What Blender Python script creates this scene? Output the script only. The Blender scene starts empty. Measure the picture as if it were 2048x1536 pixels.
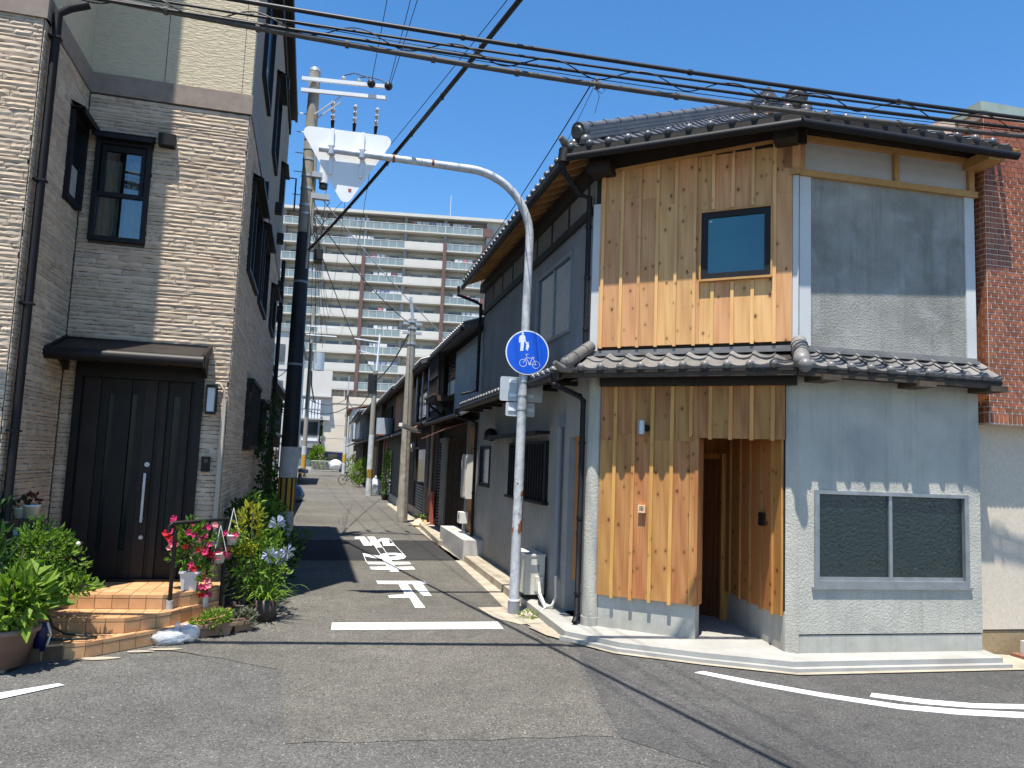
import bpy, math, random
from math import sin, cos, pi, radians, hypot, atan2, sqrt
from mathutils import Matrix, Vector
import mathutils.noise as mnoise
rng = random.Random(11)
SC = bpy.context.scene
COL = SC.collection

# ------------------------------------------------------------------ camera
def make_camera():
    yaw, pitch, roll = radians(13.2), radians(5.784), 0.040
    fwd = Vector((sin(yaw)*cos(pitch), cos(yaw)*cos(pitch), sin(pitch)))
    r0 = Vector((cos(yaw), -sin(yaw), 0)); u0 = r0.cross(fwd)
    r = r0*cos(roll)+u0*sin(roll); u = -r0*sin(roll)+u0*cos(roll)
    cd = bpy.data.cameras.new('camera'); cam = bpy.data.objects.new('camera', cd)
    COL.objects.link(cam)
    m = Matrix.Identity(4)
    for i in range(3):
        m[i][0] = r[i]; m[i][1] = u[i]; m[i][2] = -fwd[i]
    m.translation = Vector((0, 0, 2.0))
    cam.matrix_world = m
    cd.sensor_width = 36; cd.lens = 27.07; cd.clip_start = .05; cd.clip_end = 2000
    SC.camera = cam
make_camera()

# ------------------------------------------------------------------ sky, sun, exposure
SUN = Vector((-.156, -.275, 1.0)).normalized()
W = bpy.data.worlds.new('World'); SC.world = W; W.use_nodes = True
nt = W.node_tree
sky = nt.nodes.new('ShaderNodeTexSky'); sky.sky_type = 'NISHITA'; sky.sun_disc = False
sky.sun_elevation = math.asin(SUN.z); sky.sun_rotation = atan2(SUN.x, SUN.y) % (2*pi)
sky.altitude = 0; sky.air_density = 1.0; sky.dust_density = 0.3; sky.ozone_density = 3.0
bg = nt.nodes['Background']; bg.inputs['Strength'].default_value = .094
hs = nt.nodes.new('ShaderNodeHueSaturation'); hs.inputs['Saturation'].default_value = 1.27; hs.inputs['Value'].default_value = 1.3
nt.links.new(sky.outputs[0], hs.inputs['Color']); nt.links.new(hs.outputs[0], bg.inputs['Color'])
sd = bpy.data.lights.new('sun', 'SUN'); sd.energy = 5.0; sd.angle = radians(.5); sd.color = (1, .945, .85)
so = bpy.data.objects.new('sun', sd); COL.objects.link(so)
so.rotation_mode = 'QUATERNION'; so.rotation_quaternion = SUN.to_track_quat('Z', 'Y'); so.location = (-5, -10, 30)
SC.view_settings.view_transform = 'Standard'; SC.view_settings.look = 'None'
SC.view_settings.gamma = 1; SC.view_settings.use_curve_mapping = False
SC.view_settings.exposure = 0.81

# ------------------------------------------------------------------ objects
def props(o, label=None, cat=None, group=None, kind=None):
    if label: o['label'] = label
    if cat: o['category'] = cat
    if group: o['group'] = group
    if kind: o['kind'] = kind
    return o
def thing(name, label, cat, M=None, group=None):
    o = bpy.data.objects.new(name, None); COL.objects.link(o); o.empty_display_size = .1
    if M is not None: o.matrix_basis = M
    return props(o, label, cat, group)
def link(name, me, parent=None, M=None):
    o = bpy.data.objects.new(name, me); COL.objects.link(o)
    if parent: o.parent = parent
    if M is not None: o.matrix_basis = M
    return o
def T(x, y, z=0): return Matrix.Translation((x, y, z))
def frame(P, Q, z=0):
    """facade frame: x along the wall seen from outside (left to right), y into the building, z up"""
    u = Vector((Q[0]-P[0], Q[1]-P[1], 0)).normalized()
    m = Matrix.Identity(4)
    m[0][0], m[1][0] = u.x, u.y
    m[0][1], m[1][1] = -u.y, u.x
    m.translation = (P[0], P[1], z)
    return m

class MB:
    def __init__(s, M=None): s.v = []; s.f = []; s.mi = []; s.sm = []; s.M = M; s.cur = 0; s.smooth = False
    def add(s, vs, fs, smooth=None):
        b = len(s.v)
        for p in vs:
            p = Vector(p)
            if s.M is not None: p = s.M @ p
            s.v.append(p)
        sm = s.smooth if smooth is None else smooth
        for f in fs: s.f.append([b+i for i in f]); s.mi.append(s.cur); s.sm.append(sm)
        return s
    def box(s, x0, x1, y0, y1, z0, z1):
        return s.add([(x0,y0,z0),(x1,y0,z0),(x1,y1,z0),(x0,y1,z0),(x0,y0,z1),(x1,y0,z1),(x1,y1,z1),(x0,y1,z1)],
              [(0,3,2,1),(4,5,6,7),(0,1,5,4),(1,2,6,5),(2,3,7,6),(3,0,4,7)])
    def bar(s, a, b, w, h, up=(0,0,1)):
        a = Vector(a); b = Vector(b); d = (b-a).normalized(); up = Vector(up)
        if abs(d.dot(up)) > .98: up = Vector((0,1,0))
        r = d.cross(up).normalized()*w/2; t = r.cross(d).normalized()*h/2
        vs = [a-r-t, a+r-t, a+r+t, a-r+t, b-r-t, b+r-t, b+r+t, b-r+t]
        return s.add(vs, [(0,1,2,3),(7,6,5,4),(0,4,5,1),(1,5,6,2),(2,6,7,3),(3,7,4,0)])
    def quad(s, *p): return s.add(p, [tuple(range(len(p)))])
    def prism(s, poly, z0, z1):
        n = len(poly)
        a = sum(poly[i][0]*poly[(i+1)%n][1]-poly[(i+1)%n][0]*poly[i][1] for i in range(n))
        if a < 0: poly = poly[::-1]
        vs = [(x,y,z0) for x,y in poly]+[(x,y,z1) for x,y in poly]
        fs = [tuple(range(n-1,-1,-1)), tuple(range(n,2*n))]+[(i,(i+1)%n,n+(i+1)%n,n+i) for i in range(n)]
        return s.add(vs, fs)
    def tube(s, pts, r, n=8, caps=True, smooth=True):
        pts = [Vector(p) for p in pts]; k = len(pts)
        rs = r if isinstance(r, (list, tuple)) else [r]*k
        d0 = (pts[1]-pts[0]).normalized()
        a = Vector((0,0,1)) if abs(d0.z) < .9 else Vector((1,0,0))
        nrm = d0.cross(a).normalized(); vs = []
        for i in range(k):
            d = (pts[min(i+1,k-1)]-pts[max(i-1,0)]).normalized()
            nrm = (nrm-d*nrm.dot(d)).normalized(); bn = d.cross(nrm)
            for j in range(n):
                t = 2*pi*j/n; vs.append(pts[i]+(nrm*cos(t)+bn*sin(t))*rs[i])
        fs = [(i*n+j, i*n+(j+1)%n, (i+1)*n+(j+1)%n, (i+1)*n+j) for i in range(k-1) for j in range(n)]
        s.add(vs, fs, smooth)
        if caps:
            s.add(vs[:n], [tuple(range(n-1,-1,-1))], False); s.add(vs[-n:], [tuple(range(n))], False)
        return s
    def lathe(s, prof, n=16, c=(0,0,0), smooth=True):
        c = Vector(c); vs = []
        for r, z in prof:
            for j in range(n): vs.append(c+Vector((r*cos(2*pi*j/n), r*sin(2*pi*j/n), z)))
        k = len(prof)
        fs = [(i*n+j, i*n+(j+1)%n, (i+1)*n+(j+1)%n, (i+1)*n+j) for i in range(k-1) for j in range(n)]
        return s.add(vs, fs, smooth)
    def ball(s, c, r, n=10, m=7, sz=1.0):
        return s.lathe([(max(r*sin(pi*i/m), 1e-4), -r*sz*cos(pi*i/m)) for i in range(m+1)], n, c)
    def mesh(s, name, mats):
        me = bpy.data.meshes.new(name); me.from_pydata([tuple(p) for p in s.v], [], s.f)
        for m in (mats if isinstance(mats, (list, tuple)) else [mats]): me.materials.append(m)
        me.polygons.foreach_set('material_index', s.mi); me.polygons.foreach_set('use_smooth', s.sm)
        me.update(); return me
    def build(s, name, mats, parent=None, M=None): return link(name, s.mesh(name, mats), parent, M)

def box_part(name, mat, parent, b, M=None): return MB().box(*b).build(name, mat, parent, M)
def wall_holes(mb, x0, x1, z0, z1, y0, y1, holes):
    """a wall slab with rectangular openings"""
    xs = sorted({x0, x1, *[h[0] for h in holes], *[h[1] for h in holes]})
    zs = sorted({z0, z1, *[h[2] for h in holes], *[h[3] for h in holes]})
    xs = [x for x in xs if x0 <= x <= x1]; zs = [z for z in zs if z0 <= z <= z1]
    solid = lambda i, j: 0 <= i < len(xs)-1 and 0 <= j < len(zs)-1 and not any(
        h[0]-1e-6 <= xs[i] and xs[i+1] <= h[1]+1e-6 and h[2]-1e-6 <= zs[j] and zs[j+1] <= h[3]+1e-6 for h in holes)
    for i in range(len(xs)-1):
        for j in range(len(zs)-1):
            if not solid(i, j): continue
            a, b, c, d = xs[i], xs[i+1], zs[j], zs[j+1]
            mb.quad((a,y0,c),(b,y0,c),(b,y0,d),(a,y0,d)); mb.quad((b,y1,c),(a,y1,c),(a,y1,d),(b,y1,d))
            if not solid(i-1,j): mb.quad((a,y1,c),(a,y0,c),(a,y0,d),(a,y1,d))
            if not solid(i+1,j): mb.quad((b,y0,c),(b,y1,c),(b,y1,d),(b,y0,d))
            if not solid(i,j-1): mb.quad((a,y1,c),(b,y1,c),(b,y0,c),(a,y0,c))
            if not solid(i,j+1): mb.quad((a,y0,d),(b,y0,d),(b,y1,d),(a,y1,d))
    return mb
def arc(c, r, a0, a1, n, ax, ay):
    c = Vector(c); ax = Vector(ax); ay = Vector(ay)
    return [c+ax*(r*cos(a0+(a1-a0)*i/n))+ay*(r*sin(a0+(a1-a0)*i/n)) for i in range(n+1)]

# ------------------------------------------------------------------ materials
def srgb(h):
    h = h.lstrip('#'); c = [int(h[i:i+2], 16)/255 for i in (0,2,4)]
    return tuple(x/12.92 if x <= .04045 else ((x+.055)/1.055)**2.4 for x in c)
class NB:
    def __init__(s, name):
        s.m = bpy.data.materials.new(name); s.m.use_nodes = True; s.t = s.m.node_tree
        s.b = s.t.nodes['Principled BSDF']; s.out = s.t.nodes['Material Output']
    def n(s, typ, **kw):
        nd = s.t.nodes.new(typ)
        for k, v in kw.items():
            if k.startswith('_'): setattr(nd, k[1:], v)
        return nd
    def set(s, sock, v):
        if hasattr(v, 'bl_idname') or isinstance(v, bpy.types.NodeSocket): s.t.links.new(v, sock)
        else: sock.default_value = v
    def math(s, op, a, b=None, clamp=False):
        nd = s.n('ShaderNodeMath', _operation=op, _use_clamp=clamp); s.set(nd.inputs[0], a)
        if b is not None: s.set(nd.inputs[1], b)
        return nd.outputs[0]
    def vmath(s, op, a, b):
        nd = s.n('ShaderNodeVectorMath', _operation=op); s.set(nd.inputs[0], a); s.set(nd.inputs[1], b); return nd.outputs[0]
    def pos(s, rnd=False):
        p = s.n('ShaderNodeNewGeometry').outputs['Position']
        if rnd:
            r = s.n('ShaderNodeObjectInfo').outputs['Random']
            c = s.n('ShaderNodeCombineXYZ'); r1 = s.math('MULTIPLY', r, 173.0); r2 = s.math('MULTIPLY', r, 67.0)
            s.set(c.inputs[0], r1); s.set(c.inputs[1], r2); s.set(c.inputs[2], s.math('MULTIPLY', r, 31.0))
            p = s.vmath('ADD', p, c.outputs[0])
        return p
    def noise(s, v, scale, detail=4, rough=.55, dist=0):
        nd = s.n('ShaderNodeTexNoise'); s.set(nd.inputs['Vector'], v); nd.inputs['Scale'].default_value = scale
        nd.inputs['Detail'].default_value = detail; nd.inputs['Roughness'].default_value = rough; nd.inputs['Distortion'].default_value = dist
        return nd.outputs['Fac']
    def ramp(s, fac, stops):
        nd = s.n('ShaderNodeValToRGB'); s.set(nd.inputs[0], fac); e = nd.color_ramp.elements
        while len(e) < len(stops): e.new(.5)
        for i, (p, c) in enumerate(stops):
            e[i].position = p; e[i].color = (*c, 1) if len(c) == 3 else c
        return nd.outputs['Color']
    def mix(s, fac, a, b, mode='MIX'):
        nd = s.n('ShaderNodeMix', _data_type='RGBA', _blend_type=mode); s.set(nd.inputs[0], fac)
        for i, v in ((6, a), (7, b)): s.set(nd.inputs[i], (*v, 1) if isinstance(v, tuple) and len(v) == 3 else v)
        return nd.outputs[2]
    def bump(s, h, strength=.3, dist=.01):
        nd = s.n('ShaderNodeBump'); s.set(nd.inputs['Height'], h); nd.inputs['Strength'].default_value = strength
        nd.inputs['Distance'].default_value = dist
        s.set(s.b.inputs['Normal'], nd.outputs[0])
    def fin(s, col=None, rough=None, metal=None, spec=None):
        for k, v in (('Base Color', col), ('Roughness', rough), ('Metallic', metal), ('Specular IOR Level', spec)):
            if v is None: continue
            s.set(s.b.inputs[k], (*v, 1) if isinstance(v, tuple) and len(v) == 3 else v)
        return s.m
def g(v, k=1.0): return (v*k, v*k, v*k)
def sc(c, k): return tuple(x*k for x in c)
def noisy(name, c1, c2, scale=4, rough=.7, bump=.15, bscale=60, bdist=.004, metal=0, spec=.4, rnd=0.0, rrange=0.0, detail=5, stain=None, streak=0):
    k = NB(name); p = k.pos(rnd > 0)
    f = k.noise(p, scale, detail, .6)
    col = k.ramp(f, [(.3, c1), (.7, c2)])
    if stain:
        f2 = k.noise(p, stain[1], 3, .5, .6); col = k.mix(k.math('MULTIPLY', k.ramp(f2, [(.5, g(0)), (.72, g(1))]), stain[2]), col, stain[0])
    if streak:
        f3 = k.noise(k.vmath('MULTIPLY', p, (9, 9, .55)), 1.0, 5, .7, .3); f4 = k.noise(p, 34, 5, .75, 1.0)
        col = k.mix(k.math('MULTIPLY', k.ramp(f3, [(.50, g(0)), (.72, g(1))]), streak), col, sc(c1, .55))
        col = k.mix(k.math('MULTIPLY', k.ramp(f4, [(.55, g(0)), (.75, g(1))]), streak), col, sc(c2, 1.25))
        sp = k.n('ShaderNodeSeparateXYZ'); k.set(sp.inputs[0], p); splash = k.ramp(k.math('ADD', sp.outputs[2], k.math('MULTIPLY', k.noise(p, 6, 4, .7), .5)), [(.36, g(1)), (.66, g(0))])
        col = k.mix(k.math('MULTIPLY', splash, streak*.9), col, (.20,.185,.155))
    if rnd > 0:
        r = k.n('ShaderNodeObjectInfo').outputs['Random']
        hv = k.n('ShaderNodeHueSaturation'); k.set(hv.inputs['Color'], col)
        k.set(hv.inputs['Value'], k.math('ADD', k.math('MULTIPLY', r, 2*rnd), 1-rnd)); col = hv.outputs[0]
    if bump: k.bump(k.noise(p, bscale, 4, .65), bump, bdist)
    rr = rough
    if rrange: rr = k.math('ADD', k.math('MULTIPLY', f, rrange), rough-rrange/2)
    return k.fin(col, rr, metal, spec)

def asphalt(name, base, warm, speck=.9, rot=0):
    k = NB(name); p = k.pos()
    big = k.noise(p, .35, 4, .6); mid = k.noise(p, 3.0, 5, .65, .4)
    v = k.n('ShaderNodeTexVoronoi'); k.set(v.inputs['Vector'], p); v.inputs['Scale'].default_value = 95
    bw = k.n('ShaderNodeRGBToBW'); k.set(bw.inputs[0], v.outputs['Color'])
    fine = k.noise(p, 260, 2, .7)
    agg = k.ramp(bw.outputs[0], [(.12, g(.42)), (.5, g(.92)), (.86, g(1.25)), (.95, g(2.6))])
    col = k.ramp(big, [(.3, sc(base, .86)), (.7, sc(warm, 1.12))])
    col = k.mix(k.math('MULTIPLY', k.ramp(mid, [(.42, g(0)), (.75, g(1))]), .5), col, sc(base, .62))
    col = k.mix(speck, col, k.mix(1.0, col, agg, 'MULTIPLY'))
    col = k.mix(.5, col, k.mix(1.0, col, k.ramp(fine, [(.3, g(.6)), (.7, g(1.4))]), 'MULTIPLY'))
    # hairline cracks and old seams
    cr = k.n('ShaderNodeTexVoronoi', _feature='DISTANCE_TO_EDGE'); cr.inputs['Scale'].default_value = .55
    wob = k.n('ShaderNodeTexNoise'); k.set(wob.inputs['Vector'], p); wob.inputs['Scale'].default_value = 2.5
    k.set(cr.inputs['Vector'], k.vmath('ADD', p, k.vmath('MULTIPLY', wob.outputs['Color'], (.5, .5, .5))))
    crack = k.ramp(cr.outputs['Distance'], [(.0, g(1)), (.006, g(0))])
    col = k.mix(k.math('MULTIPLY', crack, k.math('MULTIPLY', big, .55)), col, sc(base, .35))
    st = k.noise(p, 1.1, 4, .7, 1.5); col = k.mix(k.math('MULTIPLY', k.ramp(st, [(.60, g(0)), (.72, g(1))]), .35), col, sc(base, .55))
    h = k.math('ADD', k.math('MULTIPLY', bw.outputs[0], .7), fine)
    k.bump(h, .55, .004)
    return k.fin(col, .93, 0, .25)

def cedar(name, light, dark, knot, tint=1.0):
    k = NB(name); p = k.pos(True)
    r = k.n('ShaderNodeObjectInfo').outputs['Random']
    pv = k.vmath('MULTIPLY', p, (34, 34, .9))
    grain = k.noise(pv, 1.0, 4, .6, 1.3)
    fine = k.noise(k.vmath('MULTIPLY', p, (220, 220, 5)), 1.0, 2, .6)
    wv = k.n('ShaderNodeTexWave', _wave_type='BANDS', _bands_direction='DIAGONAL'); k.set(wv.inputs['Vector'], k.vmath('MULTIPLY', p, (16, 16, .55)))
    wv.inputs['Scale'].default_value = 1.0; wv.inputs['Distortion'].default_value = 7; wv.inputs['Detail'].default_value = 2; wv.inputs['Detail Scale'].default_value = .6
    f = k.math('ADD', k.math('MULTIPLY', grain, .55), k.math('MULTIPLY', wv.outputs['Fac'], .4))
    col = k.ramp(f, [(.22, light), (.6, sc([(a+b)/2 for a, b in zip(light, dark)], 1)), (.82, dark)])
    col = k.mix(k.math('MULTIPLY', fine, .3), col, sc(dark, .75))
    line = k.noise(k.vmath('MULTIPLY', p, (75, 75, .7)), 1.0, 3, .7, .8); col = k.mix(k.math('MULTIPLY', k.ramp(line, [(.50, g(0)), (.66, g(1))]), .45), col, sc(dark, .8))
    # heartwood / sapwood differences from board to board
    hv = k.n('ShaderNodeHueSaturation'); k.set(hv.inputs['Color'], col)
    k.set(hv.inputs['Value'], k.math('ADD', k.math('MULTIPLY', r, .26), .80))
    k.set(hv.inputs['Hue'], k.math('ADD', k.math('MULTIPLY', k.math('FRACT', k.math('MULTIPLY', r, 7.3)), -.02), .501)); col = hv.outputs[0]
    sp = k.n('ShaderNodeSeparateXYZ'); k.set(sp.inputs[0], p); cb = k.n('ShaderNodeCombineXYZ')
    k.set(cb.inputs[0], k.math('MULTIPLY', k.math('SUBTRACT', k.math('MULTIPLY', sp.outputs[0], .77), k.math('MULTIPLY', sp.outputs[1], .64)), 7.0)); k.set(cb.inputs[1], k.math('MULTIPLY', sp.outputs[2], 4.6))
    kv = k.n('ShaderNodeTexVoronoi', _voronoi_dimensions='2D'); k.set(kv.inputs['Vector'], cb.outputs[0]); kv.inputs['Scale'].default_value = 1.0
    kd = k.math('ADD', kv.outputs['Distance'], k.math('MULTIPLY', k.math('SUBTRACT', grain, .5), .05))
    bw = k.n('ShaderNodeRGBToBW'); k.set(bw.inputs[0], kv.outputs['Color'])
    has = k.math('MULTIPLY', k.math('GREATER_THAN', bw.outputs[0], .47), k.math('MINIMUM', k.math('MULTIPLY', bw.outputs[0], 1.35), 1.0)); kd = k.math('ADD', kd, k.math('MULTIPLY', k.math('SUBTRACT', .75, bw.outputs[0]), .12))
    halo = k.math('MULTIPLY', k.ramp(kd, [(.06, g(1)), (.26, g(0))]), has)
    core = k.math('MULTIPLY', k.ramp(kd, [(.065, g(1)), (.10, g(0))]), has)
    col = k.mix(k.math('MULTIPLY', halo, .5), col, sc(dark, .6)); col = k.mix(k.math('MULTIPLY', core, .9), col, sc(knot, 1.5))
    k.bump(k.math('ADD', k.math('MULTIPLY', f, .6), k.math('MULTIPLY', fine, .5)), .25, .003)
    return k.fin(col, .62, 0, .35)

def leafmat(name, c, var=.35, trans=.35):
    k = NB(name); p = k.pos()
    f = k.noise(p, 9, 2, .6); f2 = k.noise(p, 55, 1, .5)
    col = k.ramp(k.math('ADD', k.math('MULTIPLY', f, .6), k.math('MULTIPLY', f2, .4)), [(.3, sc(c, 1-var)), (.5, c), (.72, (c[0]*(1+var*1.3), c[1]*(1+var), c[2]*(1+var*.3)))])
    m = k.fin(col, .6, 0, .25)
    tr = k.n('ShaderNodeBsdfTranslucent'); k.set(tr.inputs[0], k.mix(1.0, col, (1.0, 1.15, .5), 'MULTIPLY'))
    ms = k.n('ShaderNodeMixShader'); ms.inputs[0].default_value = trans
    k.t.links.new(k.b.outputs[0], ms.inputs[1]); k.t.links.new(tr.outputs[0], ms.inputs[2]); k.t.links.new(ms.outputs[0], k.out.inputs[0])
    return m
def glass_clear(name, tint=(.75,.85,.85), dark=.25):
    k = NB(name); tr = k.n('ShaderNodeBsdfTransparent'); tr.inputs[0].default_value = (*sc(tint, 1), 1)
    gl = k.n('ShaderNodeBsdfGlossy'); gl.inputs['Roughness'].default_value = .02
    fr = k.n('ShaderNodeFresnel'); fr.inputs[0].default_value = 1.65
    ms = k.n('ShaderNodeMixShader'); k.set(ms.inputs[0], k.math('ADD', fr.outputs[0], dark, True))
    k.t.links.new(tr.outputs[0], ms.inputs[1]); k.t.links.new(gl.outputs[0], ms.inputs[2]); k.t.links.new(ms.outputs[0], k.out.inputs[0])
    return k.m

MT = {}
MT['asphalt'] = asphalt('asphalt_old', (.112,.110,.104), (.150,.142,.126))
MT['asphalt_lane'] = asphalt('asphalt_lane_coarse', (.120,.114,.101), (.150,.141,.122), 1.0)
MT['asphalt_front'] = asphalt('asphalt_front_grey', (.104,.102,.096), (.132,.128,.119), 1.0)
MT['asphalt_right'] = asphalt('asphalt_right_dark', (.080,.079,.077), (.103,.101,.096), .9)
MT['asphalt_new'] = asphalt('asphalt_new_patch', (.030,.030,.031), (.042,.041,.041), .45)
def paintmat():
    k = NB('road_paint'); p = k.pos()
    f = k.noise(p, 18, 5, .7); wear = k.ramp(f, [(.52, g(0)), (.66, g(1))])
    gr = k.noise(p, 140, 2, .6)
    col = k.mix(k.math('MULTIPLY', wear, .45), k.ramp(gr, [(.3, g(.66)), (.7, g(.82))]), (.33,.32,.30))
    k.bump(gr, .35, .003); return k.fin(col, .75, 0, .3)
MT['paint'] = paintmat()
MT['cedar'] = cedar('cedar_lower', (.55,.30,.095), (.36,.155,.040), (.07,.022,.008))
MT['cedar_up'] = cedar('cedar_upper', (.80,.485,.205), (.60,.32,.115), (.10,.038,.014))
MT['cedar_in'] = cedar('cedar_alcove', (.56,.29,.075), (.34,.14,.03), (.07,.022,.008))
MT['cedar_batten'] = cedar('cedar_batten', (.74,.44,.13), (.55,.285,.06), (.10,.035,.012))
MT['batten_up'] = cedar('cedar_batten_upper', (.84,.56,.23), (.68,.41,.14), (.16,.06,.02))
MT['door_wood'] = cedar('door_wood', (.20,.085,.030), (.12,.045,.016), (.05,.02,.01))
MT['timber'] = noisy('timber_pale', (.42,.22,.07), (.55,.31,.11), 6, .65, .2, 90, rnd=.12)
MT['beam_dark'] = noisy('beam_dark', (.013,.010,.008), (.028,.021,.016), 5, .7, .2, 60)
MT['old_timber'] = noisy('old_timber', (.045,.034,.024), (.09,.066,.044), 6, .85, .3, 70, rnd=.25)
MT['plaster_rough'] = noisy('plaster_rough', (.41,.40,.345), (.52,.50,.43), 2.2, .92, .85, 42, .012, spec=.2, stain=((.31,.31,.295), 1.6, .5), streak=.32)
MT['plaster_base'] = noisy('plaster_base', (.40,.395,.35), (.48,.47,.415), 2.5, .9, .3, 25, .006, spec=.2, stain=((.50,.50,.49), 2.2, .5), streak=.4)
MT['plaster_dark'] = noisy('plaster_trowelled', (.20,.20,.18), (.365,.36,.325), 1.7, .92, .9, 48, .012, spec=.2, detail=7, stain=((.42,.43,.415), 2.6, .55), streak=.35)
MT['plaster_lane_bounce'] = noisy('plaster_lane_ground_bounce', (.29,.29,.28), (.40,.40,.385), 1.3, .9, .35, 40, .006, spec=.2, detail=7, streak=.35)  # lighter than the wall above: light bounced off the ground is in the colour
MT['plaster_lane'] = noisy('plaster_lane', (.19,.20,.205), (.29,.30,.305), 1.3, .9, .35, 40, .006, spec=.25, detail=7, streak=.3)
MT['plaster_pale'] = noisy('plaster_pale', (.50,.51,.51), (.60,.61,.60), 1.5, .85, .15, 40, spec=.3)
MT['plaster_beige'] = noisy('plaster_beige', (.44,.43,.40), (.52,.51,.48), 2, .85, .1, 60)
MT['concrete'] = noisy('concrete_apron', (.30,.295,.275), (.385,.38,.355), 3, .9, .2, 70, stain=((.27,.255,.22), 1.5, .5))
MT['concrete_old'] = noisy('concrete_old', (.30,.26,.20), (.44,.39,.31), 3.5, .95, .4, 50, stain=((.22,.18,.13), 2.5, .6))
MT['concrete_block'] = noisy('concrete_block', (.40,.40,.38), (.52,.51,.49), 4, .95, .35, 60)
MT['kawara'] = noisy('kawara_tile', (.125,.121,.117), (.195,.187,.178), 5, .44, .14, 40, metal=.0, spec=.45, rnd=.22, rrange=.2)
MT['kawara_dark'] = noisy('kawara_dark', (.07,.072,.076), (.12,.12,.122), 5, .35, .12, 40, spec=.6, rnd=.2, rrange=.2)
MT['black_metal'] = noisy('black_metal', (.007,.007,.008), (.011,.011,.013), 6, .55, .05, 40, spec=.3)
MT['bronze'] = noisy('dark_bronze', (.007,.006,.0055), (.012,.010,.009), 6, .5, .05, 40, spec=.3)
MT['bronze_panel'] = noisy('bronze_panel', (.020,.016,.014), (.032,.026,.023), 3, .55, .05, 40, spec=.25)
MT['alum'] = noisy('aluminium', (.27,.285,.30), (.37,.385,.40), 8, .4, .04, 60, metal=.6, spec=.5)
MT['galv'] = noisy('galvanised_paint', (.40,.42,.44), (.54,.56,.58), 7, .5, .15, 50, metal=.15, spec=.5, detail=8, stain=((.34,.25,.22), 2.0, .35))
MT['galv_plain'] = noisy('galvanised_plain', (.42,.44,.46), (.56,.57,.58), 9, .42, .06, 50, metal=.5, spec=.5)
MT['white_paint'] = noisy('white_paint', (.72,.74,.76), (.80,.81,.82), 3, .4, .03, 50, spec=.5)
MT['plate_back'] = noisy('plate_back', (.46,.50,.53), (.56,.59,.61), 4, .4, .05, 50, metal=.2, spec=.5)
MT['rust'] = noisy('rust_patch', (.16,.055,.022), (.30,.12,.05), 30, .95, .6, 90, .004)
MT['stone'] = noisy('ledge_stone', (.45,.355,.26), (.57,.465,.35), 7, .9, .4, 60, .004, spec=.25, rnd=.16, detail=6, stain=((.48,.32,.21), 1.2, .4))
def stone_all():
    k = NB('ledge_stone_mass'); p = k.pos()
    at = k.n('ShaderNodeAttribute', _attribute_name='shade')
    f = k.noise(p, 7, 6, .6); col = k.ramp(f, [(.3, (.45,.355,.26)), (.7, (.57,.465,.35))])
    hv = k.n('ShaderNodeHueSaturation'); k.set(hv.inputs['Color'], col); k.set(hv.inputs['Value'], k.math('ADD', k.math('MULTIPLY', at.outputs['Fac'], .32), .84))
    k.bump(k.noise(p, 60, 4, .65), .5, .005); return k.fin(hv.outputs[0], .9, 0, .25)
MT['stone_mass'] = stone_all()
MT['grout'] = noisy('stone_grout', (.075,.06,.045), (.11,.09,.07), 5, .95, .2, 60)
MT['siding'] = noisy('beige_siding', (.40,.35,.245), (.46,.405,.29), 1.2, .9, .0)
def siding():
    k = NB('beige_siding_combed'); p = k.pos()
    f = k.noise(k.vmath('MULTIPLY', p, (9, 9, 40)), 1.0, 4, .65, .5)
    col = k.ramp(f, [(.3, (.50,.425,.295)), (.7, (.60,.52,.37))])
    k.bump(f, 1.0, .02); return k.fin(col, .9, 0, .25)
MT['siding'] = siding()
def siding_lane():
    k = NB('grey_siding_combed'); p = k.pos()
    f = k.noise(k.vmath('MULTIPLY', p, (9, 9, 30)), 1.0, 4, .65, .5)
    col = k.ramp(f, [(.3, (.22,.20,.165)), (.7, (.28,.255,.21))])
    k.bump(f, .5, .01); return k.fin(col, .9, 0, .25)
MT['band'] = noisy('siding_band', (.215,.165,.130), (.28,.225,.18), 9, .7, .25, 60)
MT['brick'] = noisy('glazed_brick', (.20,.058,.026), (.33,.120,.055), 9, .34, .12, 30, spec=.35, rnd=.30, rrange=.12)
MT['mortar'] = noisy('brick_mortar', (.60,.46,.37), (.70,.55,.45), 8, .95, .2, 80)
MT['cream_wall'] = noisy('cream_wall', (.55,.475,.375), (.65,.57,.46), 30, .95, .6, 110, .005, spec=.2)
MT['brown_base'] = noisy('brown_base', (.26,.19,.10), (.36,.27,.16), 30, .95, .6, 110, .005)
MT['copper'] = noisy('copper_coping', (.24,.31,.27), (.34,.40,.35), 5, .6, .1, 40)
MT['terracotta'] = noisy('terracotta_tile', (.43,.225,.105), (.58,.345,.175), 5, .55, .12, 70, spec=.4, rnd=.13)
MT['tile_grout'] = noisy('tile_grout', (.20,.135,.085), (.27,.19,.125), 9, .95, .2, 80)
MT['brickdark'] = noisy('garden_brick', (.09,.055,.035), (.16,.10,.065), 9, .95, .4, 60, rnd=.2)
MT['darkglass'] = noisy('dark_glass', (.006,.010,.012), (.010,.015,.018), 2, .05, 0, spec=.9)
MT['teal_glass'] = None
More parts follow.
